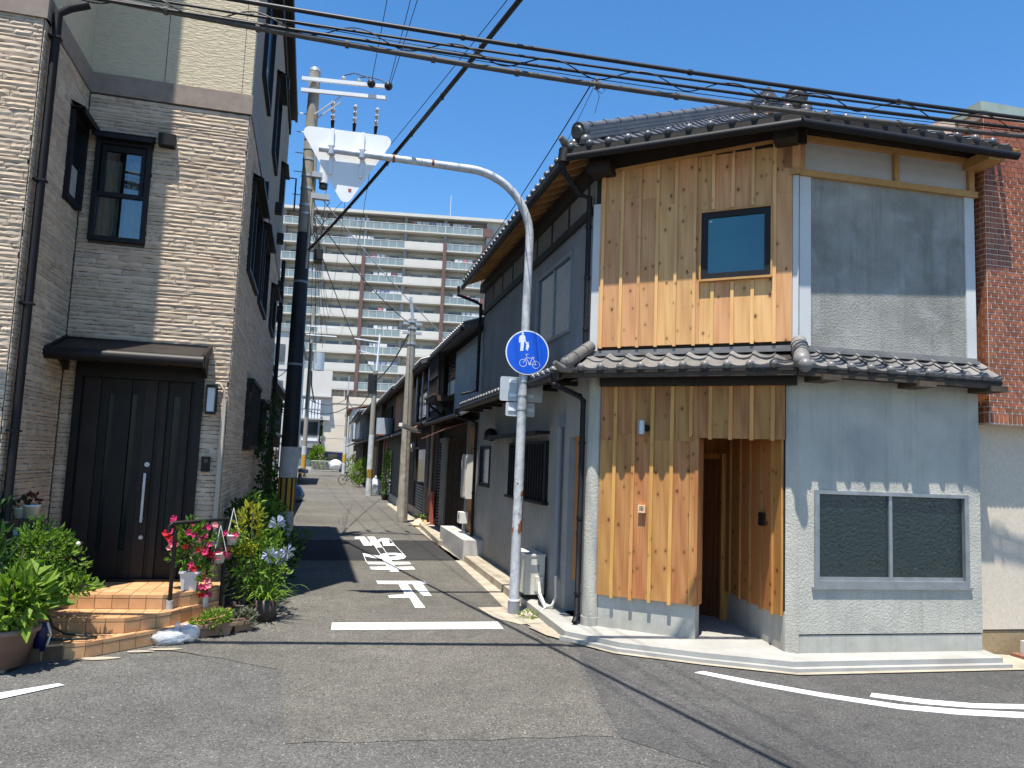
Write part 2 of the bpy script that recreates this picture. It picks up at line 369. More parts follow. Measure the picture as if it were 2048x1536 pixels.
def tealglass():
    k = NB('wired_teal_glass'); p = k.pos()
    d = k.vmath('MULTIPLY', p, (1, 1, 1)); sep = k.n('ShaderNodeSeparateXYZ'); k.set(sep.inputs[0], d)
    a = k.math('ADD', k.math('MULTIPLY', sep.outputs[0], .77), k.math('MULTIPLY', sep.outputs[1], -.64))
    s1 = k.math('FRACT', k.math('MULTIPLY', k.math('ADD', a, sep.outputs[2]), 36)); s2 = k.math('FRACT', k.math('MULTIPLY', k.math('SUBTRACT', a, sep.outputs[2]), 36))
    ln = k.math('MAXIMUM', k.math('LESS_THAN', s1, .10), k.math('LESS_THAN', s2, .10))
    big = k.noise(p, 1.2, 2, .5)
    col = k.mix(k.math('MULTIPLY', ln, .30), k.ramp(big, [(.3, (.003,.055,.078)), (.7, (.009,.10,.13))]), (.02,.24,.30))  # teal of the reflected sky is painted into the glass colour
    k.bump(k.noise(p, 3.5, 2, .5), .12, .02); return k.fin(col, .05, 0, 1.0)
MT['teal_glass'] = tealglass()
MT['blue_glass'] = noisy('blue_ribbed_glass', (.028,.065,.12), (.055,.11,.18), 3, .16, .3, 30, .003, spec=.8)  # base colour carries the blue of the reflected sky
def patternglass():
    k = NB('figured_glass'); p = k.pos()
    v = k.n('ShaderNodeTexVoronoi', _feature='F2'); k.set(v.inputs['Vector'], p); v.inputs['Scale'].default_value = 13
    v2 = k.n('ShaderNodeTexVoronoi', _feature='DISTANCE_TO_EDGE'); k.set(v2.inputs['Vector'], p); v2.inputs['Scale'].default_value = 16
    f = k.noise(p, 22, 3, .6, 2.5)
    col = k.ramp(f, [(.35, (.006,.014,.013)), (.62, (.011,.021,.019)), (.80, (.03,.046,.042))])
    k.bump(k.math('ADD', k.math('MULTIPLY', v2.outputs['Distance'], .8), f), .55, .012)
    return k.fin(col, .10, 0, .9)
MT['figured'] = patternglass()
MT['pale_glass'] = noisy('balcony_glass', (.19,.245,.25), (.27,.325,.325), .6, .2, 0, spec=.5)
MT['apt_wall'] = noisy('apartment_wall', (.42,.41,.375), (.49,.48,.44), .4, .9, 0)
MT['apt_white'] = noisy('apartment_white', (.56,.54,.49), (.62,.60,.55), .5, .85, 0)
MT['cream_far'] = noisy('cream_render_far', (.66,.58,.46), (.74,.66,.53), .5, .9, 0)
MT['apt_red'] = noisy('apartment_red', (.13,.075,.066), (.17,.098,.088), .5, .85, 0)
MT['apt_grey'] = noisy('apartment_grey', (.25,.25,.245), (.30,.30,.295), .5, .85, 0)
MT['apt_window'] = noisy('apartment_window', (.07,.085,.09), (.16,.18,.19), .8, .12, 0, spec=.7, rnd=.4)
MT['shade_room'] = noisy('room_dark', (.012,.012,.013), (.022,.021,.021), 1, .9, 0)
MT['curtain'] = noisy('curtain', (.30,.285,.26), (.44,.42,.39), 3, .95, .1, 20)
MT['pole_conc'] = noisy('pole_concrete', (.26,.24,.195), (.36,.335,.28), 3, .9, .25, 70, detail=8, stain=((.17,.15,.12), 3, .5))
MT['pole_mottled'] = noisy('pole_mottled', (.20,.18,.145), (.46,.43,.37), 6, .95, .4, 40, detail=8)
MT['pole_black'] = noisy('pole_black_sleeve', (.010,.011,.013), (.020,.021,.024), 4, .6, .2, 30)
MT['pole_white'] = noisy('pole_white_sleeve', (.42,.44,.44), (.60,.61,.60), 5, .7, .1, 40, stain=((.28,.29,.27), 4, .6))
MT['yellow'] = noisy('pole_yellow', (.42,.26,.035), (.52,.33,.05), 6, .6, .1, 40)
MT['cable'] = noisy('cable_black', (.010,.010,.011), (.018,.018,.019), 4, .5, 0)
MT['cable_grey'] = noisy('cable_grey', (.05,.045,.04), (.085,.078,.07), 8, .7, .1, 50)
MT['porcelain'] = noisy('porcelain', (.55,.55,.55), (.66,.66,.66), 5, .25, 0, spec=.6)
MT['sign_blue'] = noisy('sign_blue', (.004,.090,.62), (.006,.105,.70), 2, .35, 0, spec=.5)
MT['sign_white'] = noisy('sign_white', (.74,.80,.84), (.80,.85,.88), 2, .4, 0, spec=.5)
MT['ink'] = noisy('dark_ink', (.07,.03,.02), (.09,.04,.03), 2, .8, 0)
MT['plaque'] = noisy('pale_wood_plaque', (.66,.47,.27), (.74,.55,.33), 12, .6, .05, 60)
MT['pvc_white'] = noisy('pvc_white', (.62,.61,.58), (.72,.71,.68), 3, .45, .02, 40)
MT['ac_cream'] = noisy('ac_cream', (.58,.56,.50), (.66,.64,.58), 3, .5, .02, 40)
MT['pipe_grey'] = noisy('pipe_grey', (.20,.215,.235), (.26,.275,.295), 3, .5, .03, 40)
MT['conduit'] = noisy('conduit_beige', (.36,.31,.25), (.44,.385,.32), 3, .5, .03, 40)
MT['corrugated'] = noisy('corrugated_blue', (.34,.38,.40), (.44,.48,.50), 1.5, .5, .05, 30, metal=.1, stain=((.24,.25,.25), 2.0, .4))
MT['shutter'] = noisy('shutter_grey', (.26,.26,.255), (.32,.32,.31), 2, .6, .05, 30)
MT['rust_sheet'] = noisy('rusty_sheet', (.19,.075,.045), (.30,.14,.09), 6, .8, .3, 40)
MT['red_panel'] = noisy('red_panel', (.33,.065,.045), (.42,.095,.065), 4, .6, .1, 40)
MT['brown_board'] = noisy('brown_board', (.17,.085,.034), (.26,.14,.06), 5, .85, .3, 60, rnd=.2)
MT['dark_wall'] = noisy('dark_wall', (.034,.028,.022), (.068,.054,.042), 2, .9, .2, 40, rnd=.15)
MT['mid_wall'] = noisy('mid_wall', (.20,.19,.17), (.28,.265,.24), 2, .9, .2, 40, rnd=.15)
MT['blue_sheet'] = noisy('blue_sheet', (.06,.14,.24), (.10,.20,.32), 4, .5, .05, 40)
MT['pot_brown'] = noisy('pot_brown', (.19,.125,.098), (.25,.17,.135), 5, .5, .05, 40)
MT['pot_dark'] = noisy('pot_dark', (.05,.035,.03), (.08,.058,.05), 5, .5, .05, 40)
MT['pot_white'] = noisy('pot_white', (.60,.60,.57), (.70,.70,.67), 5, .5, .05, 40)
MT['pot_tan'] = noisy('pot_tan', (.22,.13,.085), (.30,.19,.13), 5, .6, .05, 40)
MT['soil'] = noisy('soil', (.02,.014,.010), (.045,.032,.022), 30, 1, .6, 60)
MT['leaf'] = leafmat('leaf_green', (.125,.235,.035))
MT['leaf_lime'] = leafmat('leaf_lime', (.175,.275,.038))
MT['leaf_yellow'] = leafmat('leaf_yellow', (.36,.36,.035), .3)
MT['leaf_dark'] = leafmat('leaf_dark', (.030,.075,.017), .4, .25)
MT['leaf_red'] = leafmat('leaf_red', (.12,.03,.03), .4, .25)
MT['leaf_grey'] = leafmat('leaf_grey', (.13,.15,.10), .3, .2)
MT['stem'] = noisy('stem', (.10,.10,.045), (.16,.15,.08), 10, .8, .1, 60)
MT['bark'] = noisy('bark', (.07,.055,.04), (.12,.095,.07), 15, .9, .3, 60)
MT['petal_pink'] = leafmat('petal_pink', (.62,.045,.17), .3, .3)
MT['petal_pale'] = leafmat('petal_pale', (.72,.30,.32), .2, .3)
MT['petal_red'] = leafmat('petal_red', (.50,.018,.035), .3, .3)
MT['petal_blue'] = leafmat('petal_blue', (.42,.45,.68), .2, .3)
MT['petal_white'] = leafmat('petal_white', (.75,.75,.75), .1, .3)
MT['lamp_glass'] = noisy('lamp_glass', (.50,.55,.55), (.60,.64,.64), 3, .3, 0, spec=.5)
MT['hose_green'] = noisy('hose_dark', (.02,.03,.025), (.03,.04,.03), 3, .5, 0)
MT['navy'] = noisy('navy_plastic', (.006,.010,.05), (.010,.016,.08), 3, .4, 0)
MT['tyre'] = noisy('tyre_rubber', (.015,.015,.016), (.025,.025,.026), 4, .8, 0)
def bagmat():
    k = NB('plastic_bag'); p = k.pos()
    f = k.noise(p, 9, 3, .6, 1.5)
    col = k.ramp(f, [(.35, (.55,.58,.61)), (.6, (.72,.75,.78)), (.72, (.40,.52,.70))])
    m = k.fin(col, .22, 0, .6); k.bump(k.noise(p, 26, 4, .6, 1.5), .7, .02)
    tr = k.n('ShaderNodeBsdfTransparent'); ms = k.n('ShaderNodeMixShader'); ms.inputs[0].default_value = .42
    k.t.links.new(k.b.outputs[0], ms.inputs[1]); k.t.links.new(tr.outputs[0], ms.inputs[2]); k.t.links.new(ms.outputs[0], k.out.inputs[0]); return m
MT['bag'] = bagmat()
MT['clear_glass'] = glass_clear('clear_glass', (.78,.86,.86), .06)
MT['door_glass'] = noisy('door_glass', (.008,.014,.015), (.014,.024,.025), 6, .2, .1, 30, spec=.2)
# ------------------------------------------------------------------ ground, road sheets and painted markings
def ragged(poly, step=.22, amp=.05):
    out = []; n = len(poly)
    for i in range(n):
        a, b = poly[i], poly[(i+1)%n]; L = hypot(b[0]-a[0], b[1]-a[1]); k = max(1, min(60, int(L/step)))
        for j in range(k):
            t = j/k; w = amp*(mnoise.noise(Vector((a[0]+(b[0]-a[0])*t, a[1]+(b[1]-a[1])*t, 0))*3.1)+.6*mnoise.noise(Vector((a[0]+(b[0]-a[0])*t, a[1]+(b[1]-a[1])*t, 5))*11)) if j else 0
            out.append((a[0]+(b[0]-a[0])*t-(b[1]-a[1])/max(L,1e-6)*w, a[1]+(b[1]-a[1])*t+(b[0]-a[0])/max(L,1e-6)*w))
    return out
def sheet(name, mat, poly, z, kind='structure'):
    mb = MB(); n = len(poly)
    a = sum(poly[i][0]*poly[(i+1)%n][1]-poly[(i+1)%n][0]*poly[i][1] for i in range(n))
    if a < 0: poly = poly[::-1]
    mb.add([(x, y, z) for x, y in poly], [tuple(range(n))])
    o = mb.build(name, mat); o['kind'] = kind; return o
sheet('ground', MT['asphalt'], [(-400,-300),(400,-300),(400,700),(-400,700)], -.004)
sheet('cross_road', MT['asphalt_front'], [(-60,-4),(60,-4),(60,7.05),(4.75,7.05),(3.2,8.0),(2.75,8.3),(2.6,8.3),(-2.2,8.2),(-60,7.9)], 0.0)
sheet('alley_road', MT['asphalt_lane'], ragged([(-.15,5.74),(2.2,5.6),(2.33,6.42),(2.72,8.3),(2.5,9.2),(2.62,11.4),(2.72,14),(2.86,20),(2.85,34),(2.4,60),(1.7,92),(-3.0,92),(-2.2,60),(-1.9,34),(-1.6,20.3),(-1.2,9.9),(-1.05,9.4),(-1.6,8.6),(-.28,7.62)]), 0.004)
sheet('road_patch', MT['asphalt_new'], ragged([(-1.0,15.15),(2.72,15.45),(2.64,19.1),(-1.1,18.8)], .3, .03), 0.008)
sheet('side_road', MT['asphalt_right'], ragged([(2.24,5.56),(2.39,6.4),(2.79,8.3),(3.2,8.0),(4.75,7.05),(60,7.05),(60,-1),(4.2,-1),(3.6,3.0),(2.9,4.6)]), .004)
# worn sandy strip where the gutter meets the lane on the right, and bare patches
sheet('gutter_strip', MT['concrete_old'], [(2.45,9.95),(2.62,9.0),(2.8,8.7),(2.98,11.2),(2.98,24.6),(2.9,34),(2.6,34),(2.62,24.6),(2.6,15),(2.52,11.4)], 0.008)
sheet('pole_footing', MT['concrete_old'], [(2.12,10.55),(2.2,9.85),(2.45,9.45),(2.8,9.55),(2.78,10.6)], 0.012)
sheet('kerb_skirt', MT['concrete_old'], [(2.50,9.3),(2.60,8.85),(3.10,7.96),(3.85,7.45),(4.68,6.99),(7.6,6.96),(7.9,7.0),(7.9,7.5),(3.4,9.2)], 0.016)
def mark(name, polys, label, z=.010):
    mb = MB()
    for p in polys: mb.prism(p, z-.003, z)
    o = mb.build(name, MT['paint']); o['kind'] = 'structure'; return o
RE = [(0.78,19.638),(1.016,19.726),(1.078,18.474),(1.115,18.549),(1.088,19.738),(1.27,19.718),(1.279,18.952),(1.436,19.449),(1.591,19.424),(1.527,18.231),(1.621,18.304),(1.625,17.85),(1.348,17.816),(1.387,18.766),(1.299,18.575),(1.312,17.491),(1.16,17.45),(1.134,18.028),(1.094,17.817),(0.914,17.795),(0.877,19.171),(0.768,19.155)]
MA = [[(1.138,15.979),(1.166,15.535),(1.182,15.085),(1.188,14.742),(1.174,14.44),(1.182,14.049),(1.214,13.949),(1.181,13.849),(1.343,13.806),(1.343,14.057),(1.353,14.423),(1.321,14.722),(1.332,15.095),(1.331,15.425),(1.331,15.853),(1.334,16.176),(1.323,16.47),(1.185,16.251)],[(1.323,16.47),(1.516,16.51),(1.663,16.329),(1.668,15.894),(1.602,15.601),(1.465,15.435),(1.331,15.425),(1.331,15.853),(1.451,15.895),(1.498,16.011),(1.48,16.142),(1.334,16.176)],[(0.835,16.368),(1.138,15.979),(1.166,15.535),(1.034,15.618),(0.842,15.921)],[(0.842,15.061),(0.865,14.749),(1.188,14.742),(1.182,15.085)],[(1.332,15.095),(1.659,15.118),(1.658,14.799),(1.321,14.722)],[(0.865,14.396),(0.878,14.085),(1.182,14.049),(1.174,14.44)],[(1.353,14.423),(1.653,14.467),(1.661,14.124),(1.343,14.057)]]
TO = [(0.889,12.816),(1.661,12.818),(1.69,12.532),(1.602,12.521),(1.608,11.46),(1.487,11.461),(1.436,12.006),(1.442,12.512),(1.356,12.51),(1.37,12.063),(1.369,11.782),(1.383,11.487),(1.405,10.572),(1.268,10.564),(1.272,11.258),(1.25,11.313),(0.983,11.305),(0.982,11.501),(1.234,11.572),(1.217,12.062),(1.221,12.508),(0.898,12.518)]
mark('road_lettering', [RE], '', .0125)
mark('road_lettering', MA, '', .0125)
mark('road_lettering', [TO], '')
mark('stop_line', [[(0.163,9.271),(0.177,9.649),(2.194,9.626),(2.18,9.228)]], '')
mark('edge_line', [[(-2.42,7.11),(-2.07,7.34),(-2.01,7.29),(-2.36,6.95),(-3.2,6.4),(-3.3,6.52)]], '')
def strip(name, inner, outer):
    mb = MB()
    for i in range(len(inner)-1): mb.prism([inner[i], inner[i+1], outer[i+1], outer[i]], .006, .010)
    o = mb.build(name, MT['paint']); o['kind'] = 'structure'
strip('edge_line', [(3.65,7.19),(4.01,6.76),(4.45,6.33),(4.95,5.93),(5.39,5.73),(5.9,5.59),(7.5,5.3),(9.5,5.1)], [(3.76,7.23),(4.14,6.82),(4.53,6.44),(5.05,6.04),(5.5,5.86),(6.04,5.72),(7.55,5.43),(9.5,5.23)])
strip('edge_line', [(4.93,6.28),(5.3,6.03),(5.68,5.88),(6.13,5.8),(7.6,5.55),(9.5,5.36)], [(5.03,6.38),(5.4,6.15),(5.79,5.99),(6.25,5.92),(7.65,5.68),(9.5,5.49)])
# thin chalky setting-out lines left between the road letters
mb = MB()
for a, b in (((1.16,17.45),(1.185,16.25)),((1.312,17.49),(1.323,16.47)),((1.625,17.85),(1.67,15.9)),((1.6,19.4),(1.625,18.3)),((0.835,16.36),(0.842,15.06))):
    mb.prism([(a[0]-.006,a[1]),(a[0]+.006,a[1]),(b[0]+.006,b[1]),(b[0]-.006,b[1])], .0090, .0115)
o = mb.build('layout_line', MT['paint']); o['kind'] = 'structure'
# concrete apron round the corner house: raised slab with a lower kerb in front
mb = MB()
top = [(2.86,11.3),(2.80,11.25),(2.77,8.66),(3.21,8.07),(3.91,7.59),(4.72,7.15),(7.26,7.12),(7.35,7.42),(7.35,7.7),(6.0,10.5),(5.4,11.0),(3.25,11.3)]
mb.prism(top, 0, .10)
o = mb.build('concrete_apron', MT['concrete']); o['kind'] = 'structure'
mb = MB()
mb.prism([(2.70,8.64),(2.766,8.66),(3.206,8.066),(3.906,7.586),(4.716,7.146),(7.28,7.116),(7.30,7.035),(4.695,7.065),(3.88,7.515),(3.155,8.01)], 0, .05)
o = mb.build('apron_kerb', MT['concrete']); o['kind'] = 'structure'
mb = MB()
mb.prism([(2.74,11.32),(3.13,11.32),(3.13,15.28),(2.76,15.28)], 0, .12); mb.prism([(2.62,18.01),(3.05,18.01),(3.1,24.5),(2.78,24.5)], 0, .12)
o = mb.build('lane_kerb', MT['concrete_old']); o['kind'] = 'structure'
for i, (px, py, r) in enumerate(((-1.98,8.16,.10),(-1.66,8.40,.07),(-1.45,8.47,.08))):
    pts = [(px+r*(1+.5*rng.random())*cos(t)*1.5, py+.4*r*(1+.6*rng.random())*sin(t)) for t in [2*pi*j/11 for j in range(11)]]
    sheet('cement_spill', MT['concrete_old'], pts, .008+.001*i)
# ------------------------------------------------------------------ corner house with timber chamfer
A = (3.12, 9.0); B = (4.97, 7.46); C = (7.30, 7.42)
FC = frame(A, B); FR = frame(B, C); FA = frame((3.12, 16.2), A)   # chamfer, right front, lane side
LC = hypot(B[0]-A[0], B[1]-A[1]); LR = hypot(C[0]-B[0], C[1]-B[1]); LA = 7.2
house = thing('corner_house', 'renovated two storey corner house with cedar clad chamfer and grey plaster walls', 'house', T(5.2, 12))
HI = T(-5.2, -12)
def hp(mb, name, mat, F, parent=None):
    """a part of the house given in a facade frame"""
    return mb.build(name, mat, parent or house, (HI @ F) if parent is None else None)
# --- right front wall
wr = wall_holes(MB(), 0.0, LR, .30, 3.12, 0, .14, [(.23, 2.13, .80, 1.80)])
hp(wr, 'plaster_wall', MT['plaster_rough'], FR)
hp(MB().box(.004, LR-.004, .008, .13, .05, .285), 'wall_base', MT['plaster_base'], FR)
hp(MB().box(.01, LR-.01, .02, .12, .285, .30), 'base_joint', MT['beam_dark'], FR)
hp(wall_holes(MB(), .16, 2.2, 3.3, 5.36, .02, .14, []), 'plaster_wall', MT['plaster_dark'], FR)
hp(MB().box(0, .16, 0, .14, 3.3, 5.36), 'corner_post', MT['plaster_pale'], FR)
hp(MB().box(2.2, LR, 0, .14, 3.3, 5.36), 'corner_post', MT['plaster_pale'], FR)
hp(MB().box(.05, LR-.03, .03, .14, 5.36, 5.86), 'frieze_wall', MT['plaster_beige'], FR)
for nm, b in (('trim_rail', (-.05, LR+.03, -.035, .03, 5.345, 5.415)), ('trim_rail', (0, LR, -.012, .03, 5.76, 5.83)),
              ('trim_post', (.0, .075, -.02, .03, 5.415, 5.76)), ('trim_post', (1.24, 1.30, -.02, .03, 5.415, 5.76)), ('trim_post', (LR-.075, LR, -.02, .03, 5.415, 5.76))):
    hp(MB().box(*b), nm, MT['timber'], FR)
# figured glass window
wn = hp(MB().box(.20, .255, -.02, .06, .80, 1.83).box(2.105, 2.16, -.02, .06, .80, 1.83).box(.255, 2.105, -.02, .06, 1.79, 1.83).box(.255, 2.105, -.02, .06, .80, .86), 'window', MT['alum'], FR)
hp(MB().box(.17, 2.19, -.032, .02, .775, .798), 'sill', MT['alum'], FR, wn)
hp(MB().box(1.13, 1.17, -.005, .04, .86, 1.79).box(.26, 1.13, .0, .03, .86, .90).box(1.17, 2.10, .012, .042, .86, .90), 'sash', MT['alum'], FR, wn)
hp(MB().box(.255, 1.13, .018, .024, .90, 1.79), 'pane', MT['figured'], FR, wn)
hp(MB().box(1.17, 2.105, .03, .036, .90, 1.79), 'pane', MT['figured'], FR, wn)
for ch in list(wn.children): ch.matrix_basis = Matrix.Identity(4)
def sub(mb, name, mat, parent): return mb.build(name, mat, parent)   # sub-part sharing its parent's frame
hp(MB().box(.2, 2.2, .10, .13, .75, 1.85), 'room_backing', MT['shade_room'], FR)
# --- chamfer: lower storey
post = MB(); post.tube([(.055, .03, .1), (.055, .03, 3.1)], .10, 14); post.box(.02, .155, .0, .12, .1, 3.1)
hp(post, 'corner_post', MT['plaster_rough'], FC)
hp(MB().tube([(.055, .03, .1), (.055, .03, .2)], .112, 14), 'post_foot', MT['plaster_base'], FC)
hp(MB().box(.16, 1.32, .005, .20, .05, .56), 'wall_base', MT['plaster_base'], FC)
def board(F, x0, x1, z0, z1, y0, y1, mat='cedar', name='board'):
    hp(MB().box(x0+.0015, x1-.0015, y0, y1, z0, z1), name, MT[mat], F)
bx = [.155, .345, .565, .79, 1.02, 1.245, 1.33]
for i in range(len(bx)-1):
    j = rng.uniform(2.3, 2.42)
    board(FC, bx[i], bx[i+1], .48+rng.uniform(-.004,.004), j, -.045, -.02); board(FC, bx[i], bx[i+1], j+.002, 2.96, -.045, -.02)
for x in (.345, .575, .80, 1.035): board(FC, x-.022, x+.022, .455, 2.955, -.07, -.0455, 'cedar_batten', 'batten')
board(FC, 1.235, 1.275, 2.37, 2.955, -.07, -.0455, 'cedar_batten', 'batten')
hp(MB().box(.16, 2.28, -.019, .10, 2.37, 2.97), 'wall_backing', MT['beam_dark'], FC)
hp(MB().box(.16, 1.325, -.019, .004, .5, 2.37), 'wall_backing', MT['beam_dark'], FC)
lx = [1.33, 1.475, 1.70, 1.93, 2.155, 2.28]
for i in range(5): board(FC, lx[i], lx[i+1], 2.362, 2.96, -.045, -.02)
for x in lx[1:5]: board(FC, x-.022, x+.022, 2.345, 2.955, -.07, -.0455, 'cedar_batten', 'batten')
hp(MB().box(2.283, 2.42, .003, .14, .05, 3.12), 'corner_post', MT['plaster_rough'], FC)
hp(MB().box(1.305, 1.345, -.055, .215, .47, 2.36), 'door_post', MT['cedar'], FC)
# alcove: side wall, back wall, doorway (own plan frames)
S = (4.872, 7.55); Tt = (5.09, 9.16)
FS = frame(Tt, S); LS = hypot(S[0]-Tt[0], S[1]-Tt[1])
hp(MB().box(0, LS-.01, .0, .12, .05, .52), 'wall_base', MT['plaster_base'], FS)
hp(MB().box(0, LS-.01, -.009, .1, .52, 2.5), 'wall_backing', MT['beam_dark'], FS)
sx = [0, .18, .50, .80, 1.12, 1.41, LS-.01]
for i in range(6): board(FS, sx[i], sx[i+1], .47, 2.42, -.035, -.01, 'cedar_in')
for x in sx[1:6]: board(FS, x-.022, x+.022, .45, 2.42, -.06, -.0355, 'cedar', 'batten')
hp(MB().box(-.06, .005, -.09, .02, .10, 2.22), 'door_frame', MT['cedar_in'], FS)
D0 = (4.45, 10.45); FD = frame(D0, Tt); LD = hypot(Tt[0]-D0[0], Tt[1]-D0[1])
for i in range(6):
    x0 = i*LD/6; board(FD, x0, x0+LD/6, 2.22, 2.5, .02, .05, 'cedar_in')
for i in range(6):
    x0 = i*LD/6; board(FD, x0, x0+LD/6-.01, .10, 2.15, .03, .06, 'door_wood', 'door_plank')
hp(MB().box(0, LD-.02, -.04, .06, 2.15, 2.22), 'door_frame', MT['cedar_in'], FD)
hp(MB().box(-.6, LD+.1, .062, .09, .05, 2.6), 'wall_backing', MT['shade_room'], FD)
mb = MB(); mb.prism([(4.13,8.20),(4.86,7.60),(5.2,9.3),(4.4,10.6),(3.9,9.6)], 2.44, 2.48)
mb.build('alcove_ceiling', MT['cedar_in'], house, HI)
mb = MB(); mb.prism([(4.13,8.32),(4.17,8.36),(4.5,10.5),(4.42,10.5)], .1, 2.44)
mb.build('alcove_wall', MT['cedar_in'], house, HI)
# --- chamfer: upper storey
hp(MB().box(.0, 2.42, .0, .12, 3.3, 5.72), 'wall_backing', MT['beam_dark'], FC)
hp(MB().box(-.03, .072, -.022, .0, 3.3, 5.28), 'corner_post', MT['plaster_pale'], FC)
hp(MB().box(2.352, 2.415, -.03, -.001, 3.3, 5.345), 'corner_post', MT['plaster_pale'], FC)
ux = [.075, .122, .365, .588, .812, 1.037, 1.264, 1.475, 1.70, 1.925, 2.162, 2.35]
WN = (1.34, 2.13, 4.2, 5.0)
for i in range(len(ux)-1):
    a, b = ux[i], ux[i+1]; top = 5.66+.045*a
    if a >= 1.26 and b <= 2.17:
        aa = a
        if a < 1.34: board(FC, a, 1.325, 3.45, top, -.045, -.0, 'cedar_up'); aa = 1.325
        bb = b
        if b > 2.145: board(FC, 2.145, b, 3.45, top, -.045, -.0, 'cedar_up'); bb = 2.145
        board(FC, aa, bb, 3.45, 4.18, -.045, -.0, 'cedar_up'); board(FC, aa, bb, 5.02, top, -.045, -.0, 'cedar_up')
    else:
        j = rng.uniform(5.1, 5.3); board(FC, a, b, 3.45, j, -.045, -.0, 'cedar_up'); board(FC, a, b, j+.0015, top, -.045, -.0, 'cedar_up')
for x in ux[1:11]:
    t = 5.64+.045*x
    if 1.34 < x < 2.13:
        board(FC, x-.02, x+.02, 3.43, 4.16, -.068, -.0455, 'batten_up', 'batten'); board(FC, x-.02, x+.02, 5.035, t, -.068, -.0455, 'batten_up', 'batten')
    else: board(FC, x-.02, x+.02, 3.43, t, -.068, -.0455, 'batten_up', 'batten')
hp(MB().bar((.06,-.055,5.665), (2.19,-.055,5.765), .03, .04), 'trim_rail', MT['timber'], FC)
hp(MB().box(2.2, 2.43, -.045, -.0, 5.42, 5.85), 'trim_post', MT['cedar_up'], FC)
hp(MB().box(2.33, 2.43, -.075, -.0, 5.345, 5.415), 'trim_rail', MT['timber'], FC)
uw = hp(MB().box(1.325, 1.345, -.09, -.0, 4.18, 5.02).box(2.125, 2.145, -.09, -.0, 4.18, 5.02).box(1.345, 2.125, -.09, -.0, 5.0, 5.02).box(1.33, 2.14, -.105, -.0, 4.175, 4.2), 'window', MT['timber'], FC)
sub(MB().box(1.345, 1.415, -.075, -.02, 4.2, 5.0).box(2.055, 2.125, -.075, -.02, 4.2, 5.0).box(1.415, 2.055, -.075, -.02, 4.93, 5.0).box(1.415, 2.055, -.075, -.02, 4.2, 4.27), 'window_frame', MT['black_metal'], uw)
sub(MB().box(1.415, 2.055, -.055, -.045, 4.27, 4.93), 'pane', MT['teal_glass'], uw)
sub(MB().box(1.435, 1.462, -.0565, -.0551, 4.885, 4.90), 'maker_sticker', MT['pvc_white'], uw)
# --- lane side wall (frame x runs from the far end to the corner A)
ax = lambda s: LA-s     # s metres from the corner
lw = wall_holes(MB(), 0, LA-.02, .05, 3.12, 0, .14, [(ax(4.1), ax(1.8), 1.48, 2.31), (ax(6.9), ax(5.9), 1.5, 2.28), (ax(.82), ax(.17), .1, 2.36)])
hp(lw, 'plaster_wall', MT['plaster_lane_bounce'], FA)
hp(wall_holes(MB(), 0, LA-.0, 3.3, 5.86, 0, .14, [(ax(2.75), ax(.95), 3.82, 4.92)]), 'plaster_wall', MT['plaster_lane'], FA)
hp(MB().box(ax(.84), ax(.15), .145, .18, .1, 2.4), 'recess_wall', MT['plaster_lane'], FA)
for k in range(3): board(FA, ax(.50)+k*.10, ax(.50)+k*.10+.098, .56, 2.36, -.016, .03, 'cedar')
rd = hp(MB().box(ax(2.78), ax(2.72), -.02, .05, 3.80, 4.94).box(ax(.98), ax(.93), -.02, .05, 3.80, 4.94).box(ax(2.72), ax(.98), -.02, .05, 4.89, 4.94).box(ax(2.72), ax(.98), -.02, .05, 3.80, 3.85), 'window', MT['pipe_grey'], FA)
sub(MB().box(ax(1.87), ax(1.83), -.0, .04, 3.85, 4.89), 'sash', MT['alum'], rd)
sub(MB().box(ax(2.72), ax(1.87), .02, .026, 3.85, 4.89), 'pane', MT['blue_glass'], rd)
sub(MB().box(ax(1.83), ax(.98), .02, .026, 3.85, 4.89), 'pane', MT['blue_glass'], rd)
lwn = hp(MB().box(ax(4.14), ax(4.08), -.05, .02, 1.42, 2.33).box(ax(1.84), ax(1.78), -.05, .02, 1.42, 2.33).box(ax(4.08), ax(1.84), -.05, .02, 2.29, 2.33), 'window', MT['black_metal'], FA)
sub(MB().box(ax(4.2), ax(1.72), -.09, .0, 1.40, 1.44), 'sill', MT['black_metal'], lwn)
for k in range(15):
    x = ax(4.0)+k*(2.1/14); sub(MB().box(x-.018, x+.018, -.04, -.01, 1.44, 2.29), 'lattice_bar', MT['black_metal'], lwn)
sub(MB().box(ax(4.08), ax(1.84), .06, .07, 1.44, 2.29), 'pane', MT['darkglass'], lwn)
nwn = hp(MB().box(ax(6.92), ax(6.84), -.02, .05, 1.48, 2.3).box(ax(5.96), ax(5.88), -.02, .05, 1.48, 2.3).box(ax(6.84), ax(5.96), -.02, .05, 2.24, 2.3).box(ax(6.84), ax(5.96), -.02, .05, 1.48, 1.56), 'window', MT['black_metal'], FA)
sub(MB().box(ax(6.84), ax(5.96), .01, .016, 1.56, 2.24), 'pane', MT['blue_glass'], nwn)
hp(MB().box(ax(5.6), ax(1.76), -.22, -.0, 2.43, 2.47).box(ax(5.6), ax(1.76), -.22, -.19, 2.40, 2.43), 'window_canopy', MT['black_metal'], FA)
hd = MB(); hd.ball((ax(5.35), -.13, 2.5), .13, 10, 6); hp(hd, 'wall_vent', MT['black_metal'], FA)
hp(MB().bar((0,-.03,5.18), (LA-.05,-.03,5.22), .05, .10), 'wall_beam', MT['beam_dark'], FA)
for k in range(9): hp(MB().box(.1+k*.85, .16+k*.85, -.02, .0, 5.24, 5.7), 'trim_post', MT['beam_dark'], FA)
